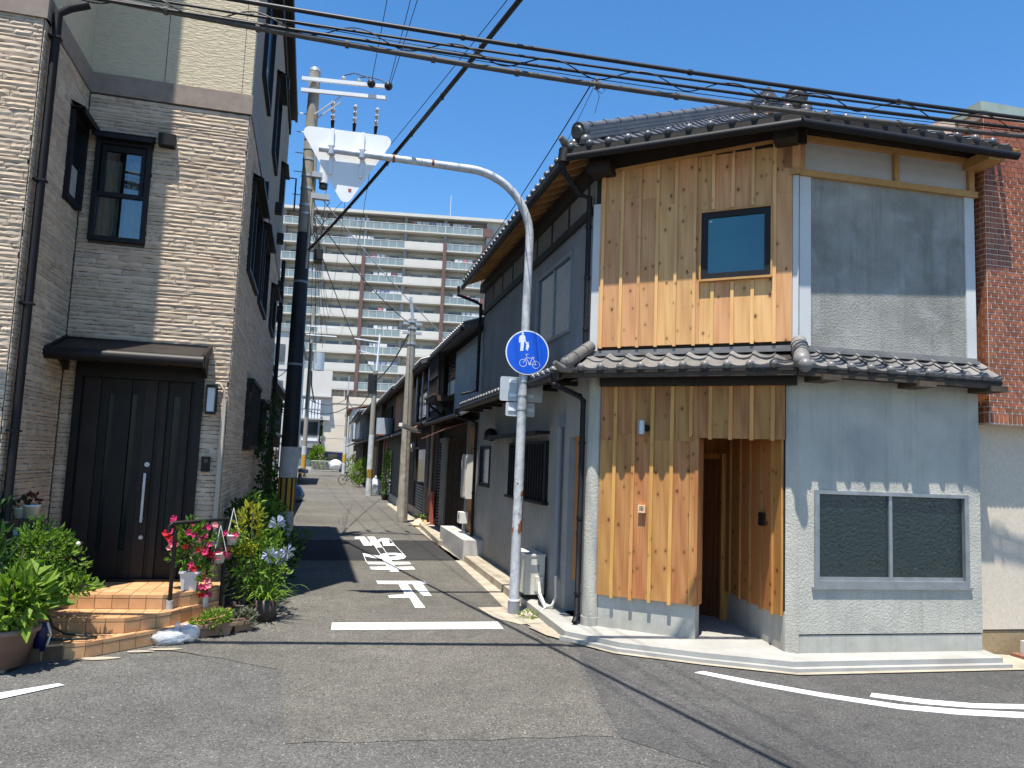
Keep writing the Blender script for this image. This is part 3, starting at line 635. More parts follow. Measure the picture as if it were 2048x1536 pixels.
hp(MB().box(0, LA-.03, -.012, 0, 5.24, 5.7), 'frieze_wall', MT['mid_wall'], FA)
gp = MB(); gp.tube([(ax(1.07),-.06,.46),(ax(1.07),-.06,2.55)], .045, 10); gp.box(ax(1.13), ax(1.01), -.11, 0, 2.5, 2.68)
hp(gp, 'pipe_cover', MT['pipe_grey'], FA)
hp(MB().box(0, 3.9, .3, .34, .0, 5.6), 'inner_wall', MT['shade_room'], FA)
# small fittings on the timber
lp = thing('wall_lamp', 'silver cylinder wall lamp on the lower cedar boards', 'lamp', FC @ T(.69, -.045, 2.46))
MB().tube([(0,-.09,-.075),(0,-.09,.085)], .042, 16).build('lamp_body', MT['galv_plain'], lp)
MB().tube([(.0,.0,.03),(0,-.055,.03)], .03, 10).tube([(.045,0,.0),(.045,-.015,.0)], .04, 12).build('lamp_bracket', MT['bronze'], lp)
pq = thing('name_plaque', 'small square pale wooden name plaque with one character on cedar wall', 'plaque', FC @ T(.70, -.045, 1.515))
MB().box(-.043, .043, -.05, -.001, -.043, .043).build('plaque_board', MT['plaque'], pq)
cu = bpy.data.curves.new('character', 'FONT'); cu.body = '座'; cu.size = .062; cu.align_x = 'CENTER'; cu.align_y = 'CENTER'; cu.extrude = .0008
co = bpy.data.objects.new('character_tmp', cu); COL.objects.link(co)
bpy.context.view_layer.update(); dg = bpy.context.evaluated_depsgraph_get()
cme = bpy.data.meshes.new_from_object(co.evaluated_get(dg)); bpy.data.objects.remove(co); cme.materials.clear(); cme.materials.append(MT['ink'])
link('character', cme, pq, Matrix.Translation((0,-.0508,.004)) @ Matrix.Rotation(pi/2, 4, 'X'))
ic = thing('door_intercom', 'small black intercom box on alcove side wall', 'intercom', FS @ T(1.19, -.06, 1.47))
MB().box(-.05, .05, -.03, 0, -.075, .075).build('intercom_body', MT['black_metal'], ic)
MB().tube([(0,-.031,.04),(0,-.034,.04)], .018, 10).build('lens', MT['darkglass'], ic)

# ------------------------------------------------------------------ tiled roofs of the corner house
TW = .243; TL = .245
def tile_profile(n=10):
    pts = [(0,.022),(.05,.033),(.12,.030),(.22,.014),(.34,-.004),(.50,-.015),(.68,-.018),(.84,-.013),(.95,-.002),(1.02,.010)]
    return [(-TW/2+TW*t, z) for t, z in pts]
def tile_mesh(name, mat, eave):
    pr = tile_profile(); n = len(pr); mb = MB(); vs = []
    for y, lift in ((0, .022), (TL*1.12, -.002)):
        for x, z in pr: vs.append((x, y, z+lift))
    for x, z in pr: vs.append((x, 0, z+.022-(.078 if eave else .018)))
    mb.add(vs, [(i, i+1, n+i+1, n+i) for i in range(n-1)], True); b = [vs[i] for i in range(n)]; c = vs[2*n:]
    mb.add(b+c, [(n+i, n+i+1, i+1, i) for i in range(n-1)], False)
    if eave:
        mb.add([(x, .018, z-.0) for x, y, z in c]+list(c), [(i, i+1, n+i+1, n+i) for i in range(n-1)], False)
        mb.ball((-TW/2+.018, .012, .018), .047, 12, 8)
    return mb.mesh(name, MT[mat])
TM_E = tile_mesh('eave_tile', 'kawara', True); TM_R = tile_mesh('roof_tile', 'kawara', False)
TD_E = tile_mesh('eave_tile_dark', 'kawara_dark', True); TD_R = tile_mesh('roof_tile_dark', 'kawara_dark', False)
def slope_frame(P, Q, z, pitch):
    F = frame(P, Q, z); return F @ Matrix.Rotation(math.atan(pitch), 4, 'X')
def lay_tiles(parent, M0, P, Q, z, pitch, rows, left, right, dark=False, off=0, eave=True, rowtex=None):
    """rows of tiles up a slope from the eave line P-Q; left/right: how far each end closes in per metre of slope"""
    F = slope_frame(P, Q, z, pitch); L = hypot(Q[0]-P[0], Q[1]-P[1]); n = int(L/TW); cnt = 0
    for r in range(rows):
        y = r*TL
        for i in range(n+1):
            x = TW*(i+.5)+(L-n*TW)/2-TW/2*0
            if x-TW/2 < left*y-.02 or x+TW/2 > L-right*y+.02: continue
            me = (TD_E if dark else TM_E) if (r == 0 and eave) else (TD_R if dark else TM_R)
            link('eave_tile' if r == 0 and eave else 'roof_tile', me, parent, M0 @ F @ T(x, y, .012+rng.uniform(-.003,.003))); cnt += 1
    return F
def slab(poly, z, th):   # poly of (x,y,z)
    mb = MB(); n = len(poly); vs = list(poly)+[(x,y,zz-th) for x,y,zz in poly]
    mb.add(vs, [tuple(range(n)), tuple(range(2*n-1,n-1,-1))]+[(i,n+i,n+(i+1)%n,(i+1)%n) for i in range(n)]); return mb
# pent roof between the storeys
PE = [(2.66, 16.0), (2.66, 8.84), (4.75, 7.145), (7.34, 7.115)]; PW = [(3.12,16.0),(3.12,9.0),(4.97,7.46),(7.26,7.42)]
ZE, ZW = 3.115, 3.335
def pdist(p, a, b): d = Vector((b[0]-a[0], b[1]-a[1])).normalized(); return abs((p[0]-a[0])*d.y-(p[1]-a[1])*d.x)
PP = [(ZW-ZE)/pdist(PW[i], PE[i], PE[i+1]) for i in range(3)]
pent = []
for i, pch in ((0, .46), (1, .50), (2, .50)):
    a, b, c, d = PE[i], PE[i+1], PW[i+1], PW[i]
    slab([(*a,ZE-.0),(*b,ZE-.0),(*c,ZW),(*d,ZW)], 0, .03).build('pent_roof_deck', MT['beam_dark'], house, HI)
    a_, b_ = [tuple(p+(q-p)*.10 for p, q in zip(m, w)) for m, w in ((a, d), (b, c))]
    MB().bar((*a_,ZE-.045),(*b_,ZE-.045), .05, .07).build('fascia', MT['old_timber'], house, HI)
    MB().bar((*d,ZW+.045),(*c,ZW+.045), .10, .05).bar((*d,ZW+.015),(*c,ZW+.015), .18, .035).build('flashing_tile', MT['kawara'], house, HI)
lay_tiles(house, HI, PE[0], PE[1], ZE+.012, PP[0], 2, .0, .0, True)
lay_tiles(house, HI, PE[1], PE[2], ZE+.012, PP[1], 2, .25, .35)
lay_tiles(house, HI, (PE[2][0]+.08,PE[2][1]), (PE[3][0]+.04,PE[3][1]), ZE+.012, PP[2], 2, .28, .0)
def hip_roll(pts, r, mat='kawara', ball=True):
    mb = MB(); mb.tube(pts, r, 12)
    d = (Vector(pts[0])-Vector(pts[-1])).normalized()
    if ball: mb.ball(Vector(pts[0]), r*1.08, 12, 8)
    for t in (.35, .75):
        p = Vector(pts[0]).lerp(Vector(pts[-1]), t); mb.tube([p-d*.018, p+d*.018], r*1.1, 12)
    return mb.build('hip_roll', MT[mat], house, HI)
hip_roll([(4.80,7.13,3.19),(4.96,7.43,3.44)], .085)
hip_roll([(2.70,8.72,3.20),(3.08,8.96,3.46)], .075)
horn = MB(); horn.tube([(2.78,8.76,3.14),(2.62,8.68,3.13),(2.53,8.64,3.19)], [.055,.05,.03], 8); horn.build('corner_tile', MT['kawara'], house, HI)
MB().ball((4.79,7.06,3.13), .075, 12, 8).build('corner_tile', MT['kawara'], house, HI)
# dark beams and brackets under the pent roof
hp(MB().box(.15, 2.40, -.12, .0, 2.96, 3.10), 'pent_beam', MT['beam_dark'], FC)
hp(MB().box(0, LR, -.06, .0, 3.06, 3.12), 'pent_beam', MT['beam_dark'], FR)
for x in (.08, 1.26, LR-.14): hp(MB().box(x, x+.22, -.34, .0, 3.0, 3.06), 'pent_bracket', MT['old_timber'], FR)
for k in range(8): hp(MB().box(.3+k*.9, .36+k*.9, -.42, .0, 3.02, 3.08), 'pent_bracket', MT['beam_dark'], FA)
# main roof
E0 = (2.66, 8.79); E1 = (4.74, 7.06); E2 = (7.50, 7.07); EA = (2.67, 16.35); RP = (6.25, 10.4); RB = (6.25, 16.35)
Z0, ZR = 5.86, 7.50
for poly in ([(*EA,Z0),(*E0,Z0),(*RP,ZR),(*RB,ZR)], [(*E0,Z0),(*E1,Z0),(*RP,ZR)], [(*E1,Z0),(*E2,Z0),(7.5,10.4,ZR),(*RP,ZR)], [(*RP,ZR),(7.5,10.4,ZR),(10,10.6,5.9),(10,16.35,5.9),(*RB,ZR)]):
    slab(poly, 0, .035).build('roof_deck', MT['timber'], house, HI)
lay_tiles(house, HI, EA, E0, Z0+.005, .44, 1, 0, .0, True)
lay_tiles(house, HI, E0, E1, Z0+.005, .50, 3, .45, .43, True)
lay_tiles(house, HI, E1, E2, Z0+.005, .45, 3, .45, 0, True)
mb = MB()
def wavy(P, Q, z, pitch, y0, y1, lf, rt):
    """the upper courses of tiles joined into one stepped, rolled surface"""
    F = slope_frame(P, Q, z, pitch); L = hypot(Q[0]-P[0], Q[1]-P[1]); pr = tile_profile(); n = int(L/TW); y = y0; mb.M = F
    while y < y1:
        for i in range(n+1):
            x = TW*(i+.5)+(L-n*TW)/2
            if x-TW/2 < lf*y or x+TW/2 > L-rt*y: continue
            vs = [(x+px, y, pz+.03) for px, pz in pr]+[(x+px, y+TL*1.1, pz+.008) for px, pz in pr]+[(x+px, y, pz+.012) for px, pz in pr]; k = 10
            mb.add(vs, [(j,j+1,k+j+1,k+j) for j in range(k-1)], True); mb.add(vs, [(2*k+j,2*k+j+1,j+1,j) for j in range(k-1)], False)
        y += TL
    mb.M = None
wavy(EA, E0, Z0+.005, .44, TL, 4.05, 0, .47); wavy(E0, E1, Z0+.005, .50, 3*TL, 2.9, .48, .42); wavy(E1, E2, Z0+.005, .45, 3*TL, 3.8, .44, 0)
o = mb.build('upper_tile_course', MT['kawara_dark'], house, HI); o['kind'] = 'stuff'
for a, b in ((EA, E0), (E0, E1), (E1, E2)): MB().bar((*a,Z0-.055),(*b,Z0-.055), .03, .12).build('fascia', MT['beam_dark'], house, HI)
def ridge(P, Q, name, layers=3, w=.26, endcap=True):
    """stacked noshi ridge with round cover tiles and an end ornament"""
    P = Vector(P); Q = Vector(Q); d = (Q-P).normalized(); L = (Q-P).length
    mb = MB()
    for l in range(layers): mb.bar(P+Vector((0,0,.05+.055*l)), Q+Vector((0,0,.05+.055*l)), w-.035*l, .042)
    mb.build('ridge_course', MT['kawara_dark'], house, HI)
    n = int(L/.27)
    mb = MB(); mb.tube([P+Vector((0,0,.05+.055*layers)), Q+Vector((0,0,.05+.055*layers))], .055, 10)
    for i in range(n):
        p = P+d*(.15+i*.27)+Vector((0,0,.05+.055*layers)); mb.tube([p, p+d*.06], [.066,.062], 10)
    mb.build('ridge_cover', MT['kawara_dark'], house, HI)
    if endcap:
        mb = MB(); c = P-d*.03+Vector((0,0,.16))
        mb.tube([c+d*.07, c-d*.02], [.125,.125], 16); mb.tube([c-d*.02, c-d*.045], [.09,.075], 16)
        mb.ball(c+Vector((.10*d.y+.02,-.10*d.x,-.13)), .07, 10, 6); mb.ball(c+Vector((-.10*d.y,.10*d.x,-.13)), .07, 10, 6)
        mb.build('ridge_ornament', MT['kawara_dark'], house, HI)
hd = Vector((RP[0]-E0[0], RP[1]-E0[1], ZR-Z0)); h0 = Vector((*E0, Z0))
ridge(h0+hd*.05+Vector((0,0,.05)), h0+hd*.93+Vector((0,0,.03)), 'hip')
ridge((6.25,10.15,ZR+.02), (6.25,16.3,ZR+.02), 'main', 5, .30)
hd2 = Vector((RP[0]-E1[0], RP[1]-E1[1], ZR-Z0)); h1 = Vector((*E1, Z0))
ridge(h1+hd2*.10+Vector((0,0,.03)), h1+hd2*.9+Vector((0,0,.0)), 'hip', 2, .22)
mb = MB(); mb.tube([(2.82,8.93,5.94),(2.66,8.85,5.93),(2.55,8.79,6.01)], [.075,.065,.035], 8); mb.build('corner_tile', MT['kawara'], house, HI)
# rafters, soffits
for k in range(22):
    y = 9.0+k*.345; MB().bar((2.70,y,Z0-.055),(3.2,y,Z0+.16), .045, .06).build('rafter', MT['timber'], house, HI)
for k in range(8):
    s = .1+k*.33; p0 = FC @ Vector((s, .03, 0)); q0 = FC @ Vector((s, -.42, 0))
    MB().bar((q0.x,q0.y,Z0-.06),(p0.x,p0.y,Z0+.17), .045, .06).build('rafter', MT['timber'], house, HI)
for k in range(9):
    s = .12+k*.31; p0 = FR @ Vector((s, .03, 0)); q0 = FR @ Vector((s, -.36, 0))
    MB().bar((q0.x,q0.y,Z0-.06),(p0.x,p0.y,Z0+.17), .05, .07).build('rafter', MT['timber'], house, HI)
hp(MB().box(-.1, 2.5, -.05, .0, 5.70, 5.95), 'wall_plate', MT['beam_dark'], FC)
hp(MB().box(-.03, .26, -.30, .0, 5.60, 5.72), 'purlin_end', MT['beam_dark'], FC); hp(MB().box(2.17, 2.42, -.30, .0, 5.68, 5.80), 'purlin_end', MT['beam_dark'], FC)
hp(MB().box(0, LR, -.04, .02, 5.84, 5.95), 'wall_plate', MT['beam_dark'], FR)
hp(MB().box(0, LA, -.12, .0, 5.62, 5.80), 'wall_plate', MT['beam_dark'], FA)
hp(MB().box(LR-.12, LR+.10, -.36, .1, 5.68, 5.80), 'purlin_end', MT['timber'], FR)
# gutters and downpipes
def gutter(P, Q, z, r=.046):
    P = Vector((*P, z)); Q = Vector((*Q, z)); mb = MB(); mb.tube([P, Q], r, 10)
    mb.build('gutter', MT['black_metal'], house, HI)
go = lambda p, dx, dy: (p[0]+dx, p[1]+dy)
gutter((2.65,16.4), (2.65,8.77), Z0-.105); gutter((2.65,8.77), (4.73,7.04), Z0-.105); gutter((4.73,7.04), (7.55,7.045), Z0-.105)
gutter((2.62,16.05), (2.62,8.86), ZE-.05, .05)
def pipe(pts, r=.034):
    mb = MB(); mb.tube(pts, r, 10)
    for p in pts[1:-1]: mb.ball(Vector(p), r*1.2, 8, 6)
    for i in range(len(pts)-1):
        a, b = Vector(pts[i]), Vector(pts[i+1])
        if (a-b).length > 1:
            for t in (.2, .55, .9):
                p = a.lerp(b, t); d = (b-a).normalized()*.018; mb.tube([p-d, p+d], r*1.25, 10)
    mb.build('downpipe', MT['black_metal'], house, HI)
pipe([(2.62,8.86,5.78),(2.63,8.87,5.60),(2.90,9.02,5.40),(3.03,9.02,5.36),(3.03,9.02,3.50)])
pipe([(2.56,8.80,3.08),(2.58,8.80,2.94),(2.98,9.03,2.84),(3.03,9.03,2.78),(3.03,9.03,.2),(2.98,8.97,.13)])
pipe([(2.54,16.25,5.74),(2.55,16.25,5.55),(2.95,16.22,5.42),(3.04,16.22,5.36),(3.04,16.22,3.5),(2.7,16.2,3.4)])
pipe([(2.56,15.95,3.06),(2.58,15.95,2.9),(2.95,16.1,2.84),(3.04,16.12,2.78),(3.04,16.12,.12)])
MB().tube([(2.61,8.83,5.70),(2.63,8.84,5.88)], .075, 10).build('gutter_head', MT['black_metal'], house, HI)
# ------------------------------------------------------------------ stone clad house on the left
an = radians(1.3); LO = (-1.22, 9.90)
FL = frame(LO, (LO[0]+cos(an), LO[1]+sin(an)))
left = thing('stone_clad_house', 'tall house with beige ledge stone cladding and dark bronze front door', 'house', FL)
WD = 1.62; HB = 6.23; WX = -1.84; HT = 10.3; DL = 9.75
WM = T(WX, -WD)                               # wing front frame (x to the left is negative)
RM = Matrix.Translation((WX, -WD, 0)) @ Matrix.Rotation(pi/2, 4, 'Z')     # wing return, x runs inwards 0..WD
AM = Matrix.Rotation(pi/2, 4, 'Z')            # lane side, x runs inwards 0..DL, wall at y<=0 side
def lp_(mb, name, mat, parent=None): return mb.build(name, mat, parent or left)
# lower walls (mortar coloured backing the stones are set into)
DH = (-1.66, -.30, .45, 2.93); W1 = (-1.70, -1.08, 4.42, 5.68)
lp_(wall_holes(MB(), WX, 0, 0, HB, .0, .16, [DH, W1]), 'wall_backing', MT['grout'])
lp_(wall_holes(MB(WM), -4.6, 0, 0, HB, .0, .16, []), 'wall_backing', MT['grout'])
RWIN = (WD-.62, WD-.06, 4.74, 5.75)
lp_(wall_holes(MB(RM), 0, WD, 0, HB, -.16, .0, []) if False else wall_holes(MB(RM), .0, WD, 0, HB, .0, .16, [RWIN]), 'wall_backing', MT['grout'])
AW = [(.95, 2.75, 4.46, 5.72), (3.25, 5.05, 4.46, 5.74), (6.7, 8.3, 4.6, 5.45), (2.45, 4.5, 2.04, 3.12), (5.4, 6.9, 2.0, 3.0)]
lp_(wall_holes(MB(AM), 0, DL, 0, HB, .0, .16, AW), 'wall_backing', MT['grout'])
# upper storeys
UB = HB+.25
lp_(wall_holes(MB(), WX, 0, UB, HT, .0, .16, []), 'upper_wall', MT['siding'])
lp_(wall_holes(MB(WM), -4.6, 0, UB, 14.5, .0, .16, []), 'upper_wall', MT['siding'])  # wing carried up out of view so its shadow reaches the door front
lp_(wall_holes(MB(RM), 0, WD, UB, 14.5, .0, .16, []), 'upper_wall', MT['siding'])
UW = [(1.2, 2.6, 7.36, 9.0), (4.1, 5.35, 7.36, 8.8), (7.3, 8.2, 7.5, 8.3)]
lp_(wall_holes(MB(AM), .16, DL, UB, HT, .0, .16, UW), 'upper_wall', siding_lane())
def band(mb): return lp_(mb, 'wall_band', MT['band'])
band(MB().box(WX+.03, .025, -.03, .12, HB, UB)); band(MB(WM).box(-4.6, .03, -.03, .12, HB, UB)); band(MB(RM).box(-.0, WD-.0, -.03, .12, HB, UB)); band(MB(AM).box(.125, DL, -.025, .12, HB, UB))
lp_(MB().box(-5.6, .13, -.0, 9.5, HT, HT+.10).box(.131, .19, -.1, 9.5, HT-.04, HT+.16), 'roof', MT['bronze'])
lp_(MB().box(-5.6, .04, .2, 9.7, HT-.3, HT-.001), 'roof_core', MT['shade_room'])
lp_(MB().box(-6.44, WX-.02, -WD+.2, 4, 14.4, 14.6), 'roof', MT['bronze'])
lp_(MB().box(-5.6, -.3, 9.6, 9.74, 0, HT), 'rear_wall', MT['siding'])
# siding panel joints
for x in (-1.02,): lp_(MB().box(x-.004, x+.004, -.002, .01, UB, HT), 'panel_joint', MT['grout'])
lp_(MB().box(-.12, -.114, -.002, .01, UB, HT), 'panel_joint', MT['grout'])

# ledge stones
srng = random.Random(5)
def stone_mesh(i):
    n = 7; mb = MB(); r = random.Random(100+i); vs = []
    for j in range(3):
        for k in range(n):
            x = k/(n-1); z = j/2
            e = 1 if k in (0, n-1) or j in (0, 2) else 0
            y = -(.45 if e else .85)-.4*r.random()+(.25 if j == 0 else 0)
            zz = z+(r.uniform(-.10,.10) if k not in (0, n-1) or j == 1 else r.uniform(-.04,.04))*(1 if j != 1 else .8)
            vs.append((x, y, zz))
    fs = [(j*n+k, j*n+k+1, (j+1)*n+k+1, (j+1)*n+k) for j in range(2) for k in range(n-1)]
    ring = [k for k in range(n)]+[n*2-1]+[2*n+k for k in range(n-1,-1,-1)]+[n]
    b = len(vs); vs += [(vs[q][0], 0.2, vs[q][2]) for q in ring]; m = len(ring)
    fs += [(ring[q], b+q, b+(q+1)%m, ring[(q+1)%m]) for q in range(m)]
    mb.add(vs, fs); return mb
SV = [stone_mesh(i) for i in range(14)]; SMESH = [m.mesh('stone', MT['stone']) for m in SV]
def courses(x0, x1, z0, z1, holes, lo=.16, hi=.62):
    out = []; z = z0
    while z < z1-.02:
        h = min(srng.choice((.034,.042,.05,.058,.068)), z1-z); x = x0-srng.uniform(0, .3)
        while x < x1:
            w = srng.uniform(lo, hi); a, b = max(x, x0), min(x+w, x1); x += w
            segs = [(a, b)]
            for hx0, hx1, hz0, hz1 in holes:
                if z+h <= hz0 or z >= hz1: continue
                ns = []
                for p, q in segs:
                    if q <= hx0 or p >= hx1: ns.append((p, q)); continue
                    if p < hx0: ns.append((p, hx0))
                    if q > hx1: ns.append((hx1, q))
                segs = ns
            out += [(p, q, z, h) for p, q in segs if q-p > .02]
        z += h
    return out
def stone_M(F, s):
    p, q, z, h = s
    return F @ Matrix.Translation((p+.002, 0, z+.002)) @ Matrix.Diagonal((q-p-.004, .009+srng.random()*.007, h-.005, 1))
big = []; mass = []
for s in courses(WX+.02, -.002, .3, HB, [DH, W1, (-1.12,-1.12+1e-6,0,1)]): big.append((Matrix.Identity(4), s))
front = courses(-1.3, -.004, .1, HB, [])
vis = [(s[1]-s[0])*s[3]*(1.0 if s[2] > 1.5 else .3) for _, s in big]
order = sorted(range(len(big)), key=lambda i: -vis[i])
front_vis = sorted([s for s in front if s[0] > -.75 and s[2] > 1.6], key=lambda s: -(s[1]-s[0])*s[3])[:70]
for s in front_vis: link('stone', SMESH[srng.randrange(14)], left, stone_M(WM, s))
for i in order[:228]: link('stone', SMESH[srng.randrange(14)], left, stone_M(*big[i]))
mass += [big[i] for i in order[228:]]
mass += [(WM, s) for s in front if s not in front_vis]
mass += [(WM, s) for s in courses(-4.6, -1.3, .1, HB, [])]
mass += [(RM, s) for s in courses(.0, WD-.01, .1, HB, [RWIN])]
mass += [(AM, s) for s in courses(.004, DL, .1, HB, AW, .25, .8)]
mb = MB(); shade = []
for F, s in mass:
    sv = SV[srng.randrange(14)]; mb.M = stone_M(F, s); mb.add(sv.v, sv.f); c = srng.random(); shade += [c]*len(sv.v)
mb.M = None
me = mb.mesh('stone_course', MT['stone_mass']); at = me.attributes.new('shade', 'FLOAT', 'POINT'); at.data.foreach_set('value', shade)
o = link('stone_course', me, left); o['kind'] = 'stuff'
# windows of the stone house
def dark_window(F, x0, x1, z0, z1, bar=True, hood=True, blind=True):
    f = .055
    w = lp_(MB(F).box(x0, x0+f, -.06, .05, z0, z1).box(x1-f, x1, -.06, .05, z0, z1).box(x0+f, x1-f, -.06, .05, z1-f-.02, z1).box(x0+f, x1-f, -.06, .05, z0, z0+f), 'window', MT['black_metal'])
    if hood: lp_(MB(F).box(x0-.03, x1+.03, -.16, -.0, z1+.015, z1+.03).add([(x0-.03,-.16,z1-.035),(x1+.03,-.16,z1-.035),(x1+.03,-.16,z1+.03),(x0-.03,-.16,z1+.03),(x0-.03,0,z1+.10),(x1+.03,0,z1+.10)], [(0,1,2,3),(3,2,5,4)]), 'window_hood', MT['bronze'], w)
    return w
w = dark_window(Matrix.Identity(4), *W1)
zm = 4.99
lp_(MB().box(W1[0]+.055, W1[1]-.055, -.05, .03, zm-.025, zm+.025).box(W1[0]+.07, W1[0]+.115, -.03, .03, zm, W1[3]-.08).box(W1[1]-.115, W1[1]-.07, -.03, .03, zm, W1[3]-.08).box(W1[0]+.115, W1[1]-.115, -.03, .03, W1[3]-.15, W1[3]-.08), 'sash', MT['black_metal'], w)
lp_(MB().box(W1[0]+.115, W1[1]-.115, .0, .006, zm+.025, W1[3]-.15), 'pane', MT['clear_glass'], w)
lp_(MB().box(W1[0]+.055, W1[1]-.055, -.02, -.014, W1[2]+.055, zm-.025), 'pane', MT['clear_glass'], w)
cur = MB(); pts = []; n = 56
for i in range(n+1):
    x = W1[0]+.02+(W1[1]-W1[0]-.04)*i/n; pts.append((x, .12+.022*sin(i*1.15)+.014*sin(i*.43)))
for i in range(n):
    if 24 <= i <= 30: continue
    (a, ya), (b, yb) = pts[i], pts[i+1]; cur.add([(a,ya,W1[2]),(b,yb,W1[2]),(b,yb,W1[3]-.22),(a,ya,W1[3]-.22)], [(0,1,2,3)], True)
lp_(cur, 'curtain', MT['curtain'], w)
lp_(MB().box(W1[0]-.05, W1[1]+.05, .3, .33, W1[2]-.1, W1[3]+.1), 'room_backing', MT['shade_room'])
w = dark_window(RM, *RWIN)
lp_(MB(RM).box(RWIN[0]+.055, RWIN[1]-.055, .01, .016, RWIN[2]+.055, 5.2), 'pane', MT['curtain'], w); lp_(MB(RM).box(RWIN[0]+.055, RWIN[1]-.055, .01, .016, 5.2, RWIN[3]-.07), 'pane', MT['darkglass'], w)
for q in AW[:3]:
    w = dark_window(AM, *q); m = (q[0]+q[1])/2
    lp_(MB(AM).box(m-.03, m+.03, -.03, .03, q[2]+.055, q[3]-.075), 'sash', MT['black_metal'], w)
    lp_(MB(AM).box(q[0]+.055, m-.03, .0, .006, q[2]+.055, q[3]-.075), 'pane', MT['darkglass'], w); lp_(MB(AM).box(m+.03, q[1]-.055, .0, .006, q[2]+.055, q[3]-.075), 'pane', MT['darkglass'], w)
for q in AW[3:]:
    w = dark_window(AM, *q, hood=False)
    for k in range(12):
        x = q[0]+.09+k*(q[1]-q[0]-.18)/11; lp_(MB(AM).box(x-.02, x+.02, -.10, -.07, q[2], q[3]), 'louvre', MT['bronze'], w)
    lp_(MB(AM).box(q[0], q[1], -.12, -.06, q[3]-.06, q[3]).box(q[0], q[1], -.12, -.06, q[2], q[2]+.06), 'grille_frame', MT['bronze'], w)
    lp_(MB(AM).box(q[0]+.055, q[1]-.055, .0, .006, q[2]+.055, q[3]-.075), 'pane', MT['darkglass'], w)
for q in UW:
    w = dark_window(AM, *q)
    lp_(MB(AM).box(q[0]+.055, q[1]-.055, .0, .006, q[2]+.055, q[3]-.075), 'pane', MT['blue_glass'], w)
# vents on the lane side
for x, z in ((5.7, 9.4), (6.3, 7.0), (7.7, 6.75), (2.2, 6.0), (9.2, 6.0)): lp_(MB(AM).box(x-.1, x+.1, -.14, 0, z-.1, z+.12), 'vent_hood', MT['bronze'])
lp_(MB(AM).tube([(9.68,-.09,.2),(9.68,-.09,6.75)], .05, 10).box(9.6, 9.76, -.15, 0, 5.2, 5.6), 'downpipe', MT['black_metal'])
lp_(MB(AM).tube([(6.9,-.1,7.9),(6.9,-.35,7.9),(6.9,-.35,7.2)], .02, 6), 'pipe_bracket', MT['black_metal'])
# vent hood beside the window, door canopy, front door
vh = MB(); vh.box(-1.01, -.83, -.13, 0, 5.655, 5.80); vh.add([(-1.01,-.13,5.80),(-.83,-.13,5.80),(-.83,0,5.84),(-1.01,0,5.84)], [(0,1,2,3)])
for k in range(7): vh.box(-1.0+k*.025, -.992+k*.025, -.134, -.129, 5.665, 5.79)
lp_(vh, 'vent_hood', MT['bronze'])
cn = lp_(MB().add([(-1.80,-.02,3.235),(-.25,-.02,3.235),(-.25,-.62,3.04),(-1.80,-.62,3.04),(-1.80,-.02,3.20),(-.25,-.02,3.20),(-.25,-.62,3.01),(-1.80,-.62,3.01)],
     [(0,3,2,1),(4,5,6,7),(0,1,5,4),(2,3,7,6),(0,4,7,3),(1,2,6,5)]), 'door_canopy', MT['bronze_panel'])
fr = MB(); fr.tube([(-1.84,-.665,2.985),(-.22,-.665,2.985)], .072, 14); fr.bar((-1.82,-.64,3.02),(-1.82,-.02,3.22), .05, .09); fr.bar((-.235,-.64,3.02),(-.235,-.02,3.22), .04, .09)
fr.box(-1.85, -.22, -.05, -.0, 3.19, 3.25); lp_(fr, 'canopy_frame', MT['bronze'], cn)
for x in (-1.78, -.27): lp_(MB().add([(x-.02,-.02,2.86),(x+.02,-.02,2.86),(x+.02,-.02,3.2),(x-.02,-.02,3.2),(x-.02,-.5,3.06),(x+.02,-.5,3.06),(x-.02,-.08,2.86),(x+.02,-.08,2.86)], [(0,1,2,3),(6,4,5,7),(0,3,4,6),(1,7,5,2),(3,2,5,4),(0,6,7,1)]), 'canopy_bracket', MT['bronze'], cn)
door = lp_(MB().box(-1.68, -1.60, -.05, .12, .45, 2.97).box(-.37, -.28, -.05, .12, .45, 2.97).box(-1.60, -.37, -.05, .12, 2.80, 2.97).box(-1.60, -.37, -.05, .12, .452, .48), 'front_door', MT['bronze'])
# (x0, x1, depth, kind)
dx = [(-1.60,-1.42,.045,'p'),(-1.42,-1.33,.075,'d'),(-1.33,-1.275,.09,'g'),(-1.275,-1.085,.05,'d'),(-1.085,-1.02,.09,'g'),(-1.02,-.935,.04,'d'),(-.935,-.80,.03,'p'),(-.80,-.755,.055,'d'),(-.755,-.685,.03,'p'),(-.685,-.62,.075,'d'),(-.62,-.545,.09,'g'),(-.545,-.50,.06,'d'),(-.50,-.425,.03,'p'),(-.425,-.37,.06,'d')]
for a, b, y, kd in dx:
    m = {'p': 'bronze_panel', 'd': 'bronze', 'g': 'door_glass'}[kd]
    if kd == 'g':
        lp_(MB().box(a+.002, b-.002, y, y+.02, .80, 2.62), 'glass_strip', MT[m], door); lp_(MB().box(a, b, y-.02, y+.03, .48, .798), 'door_panel', MT['bronze'], door); lp_(MB().box(a, b, y-.02, y+.03, 2.622, 2.80), 'door_panel', MT['bronze'], door)
    else: lp_(MB().box(a+.0015, b-.0015, y, y+.05, .48, 2.80), 'door_panel', MT[m], door)
lp_(MB().bar((-.845,-.055,1.13),(-.845,-.055,1.70), .026, .022).box(-.855,-.835,-.045,.03,1.16,1.18).box(-.855,-.835,-.045,.03,1.65,1.67), 'door_handle', MT['galv_plain'], door)
lp_(MB().tube([(-.845,.03,1.80),(-.845,.01,1.80)], .028, 14), 'lock', MT['galv_plain'], door)
lp_(MB().tube([(-.845,.03,.95),(-.845,.01,.95)], .024, 14), 'lock', MT['galv_plain'], door)
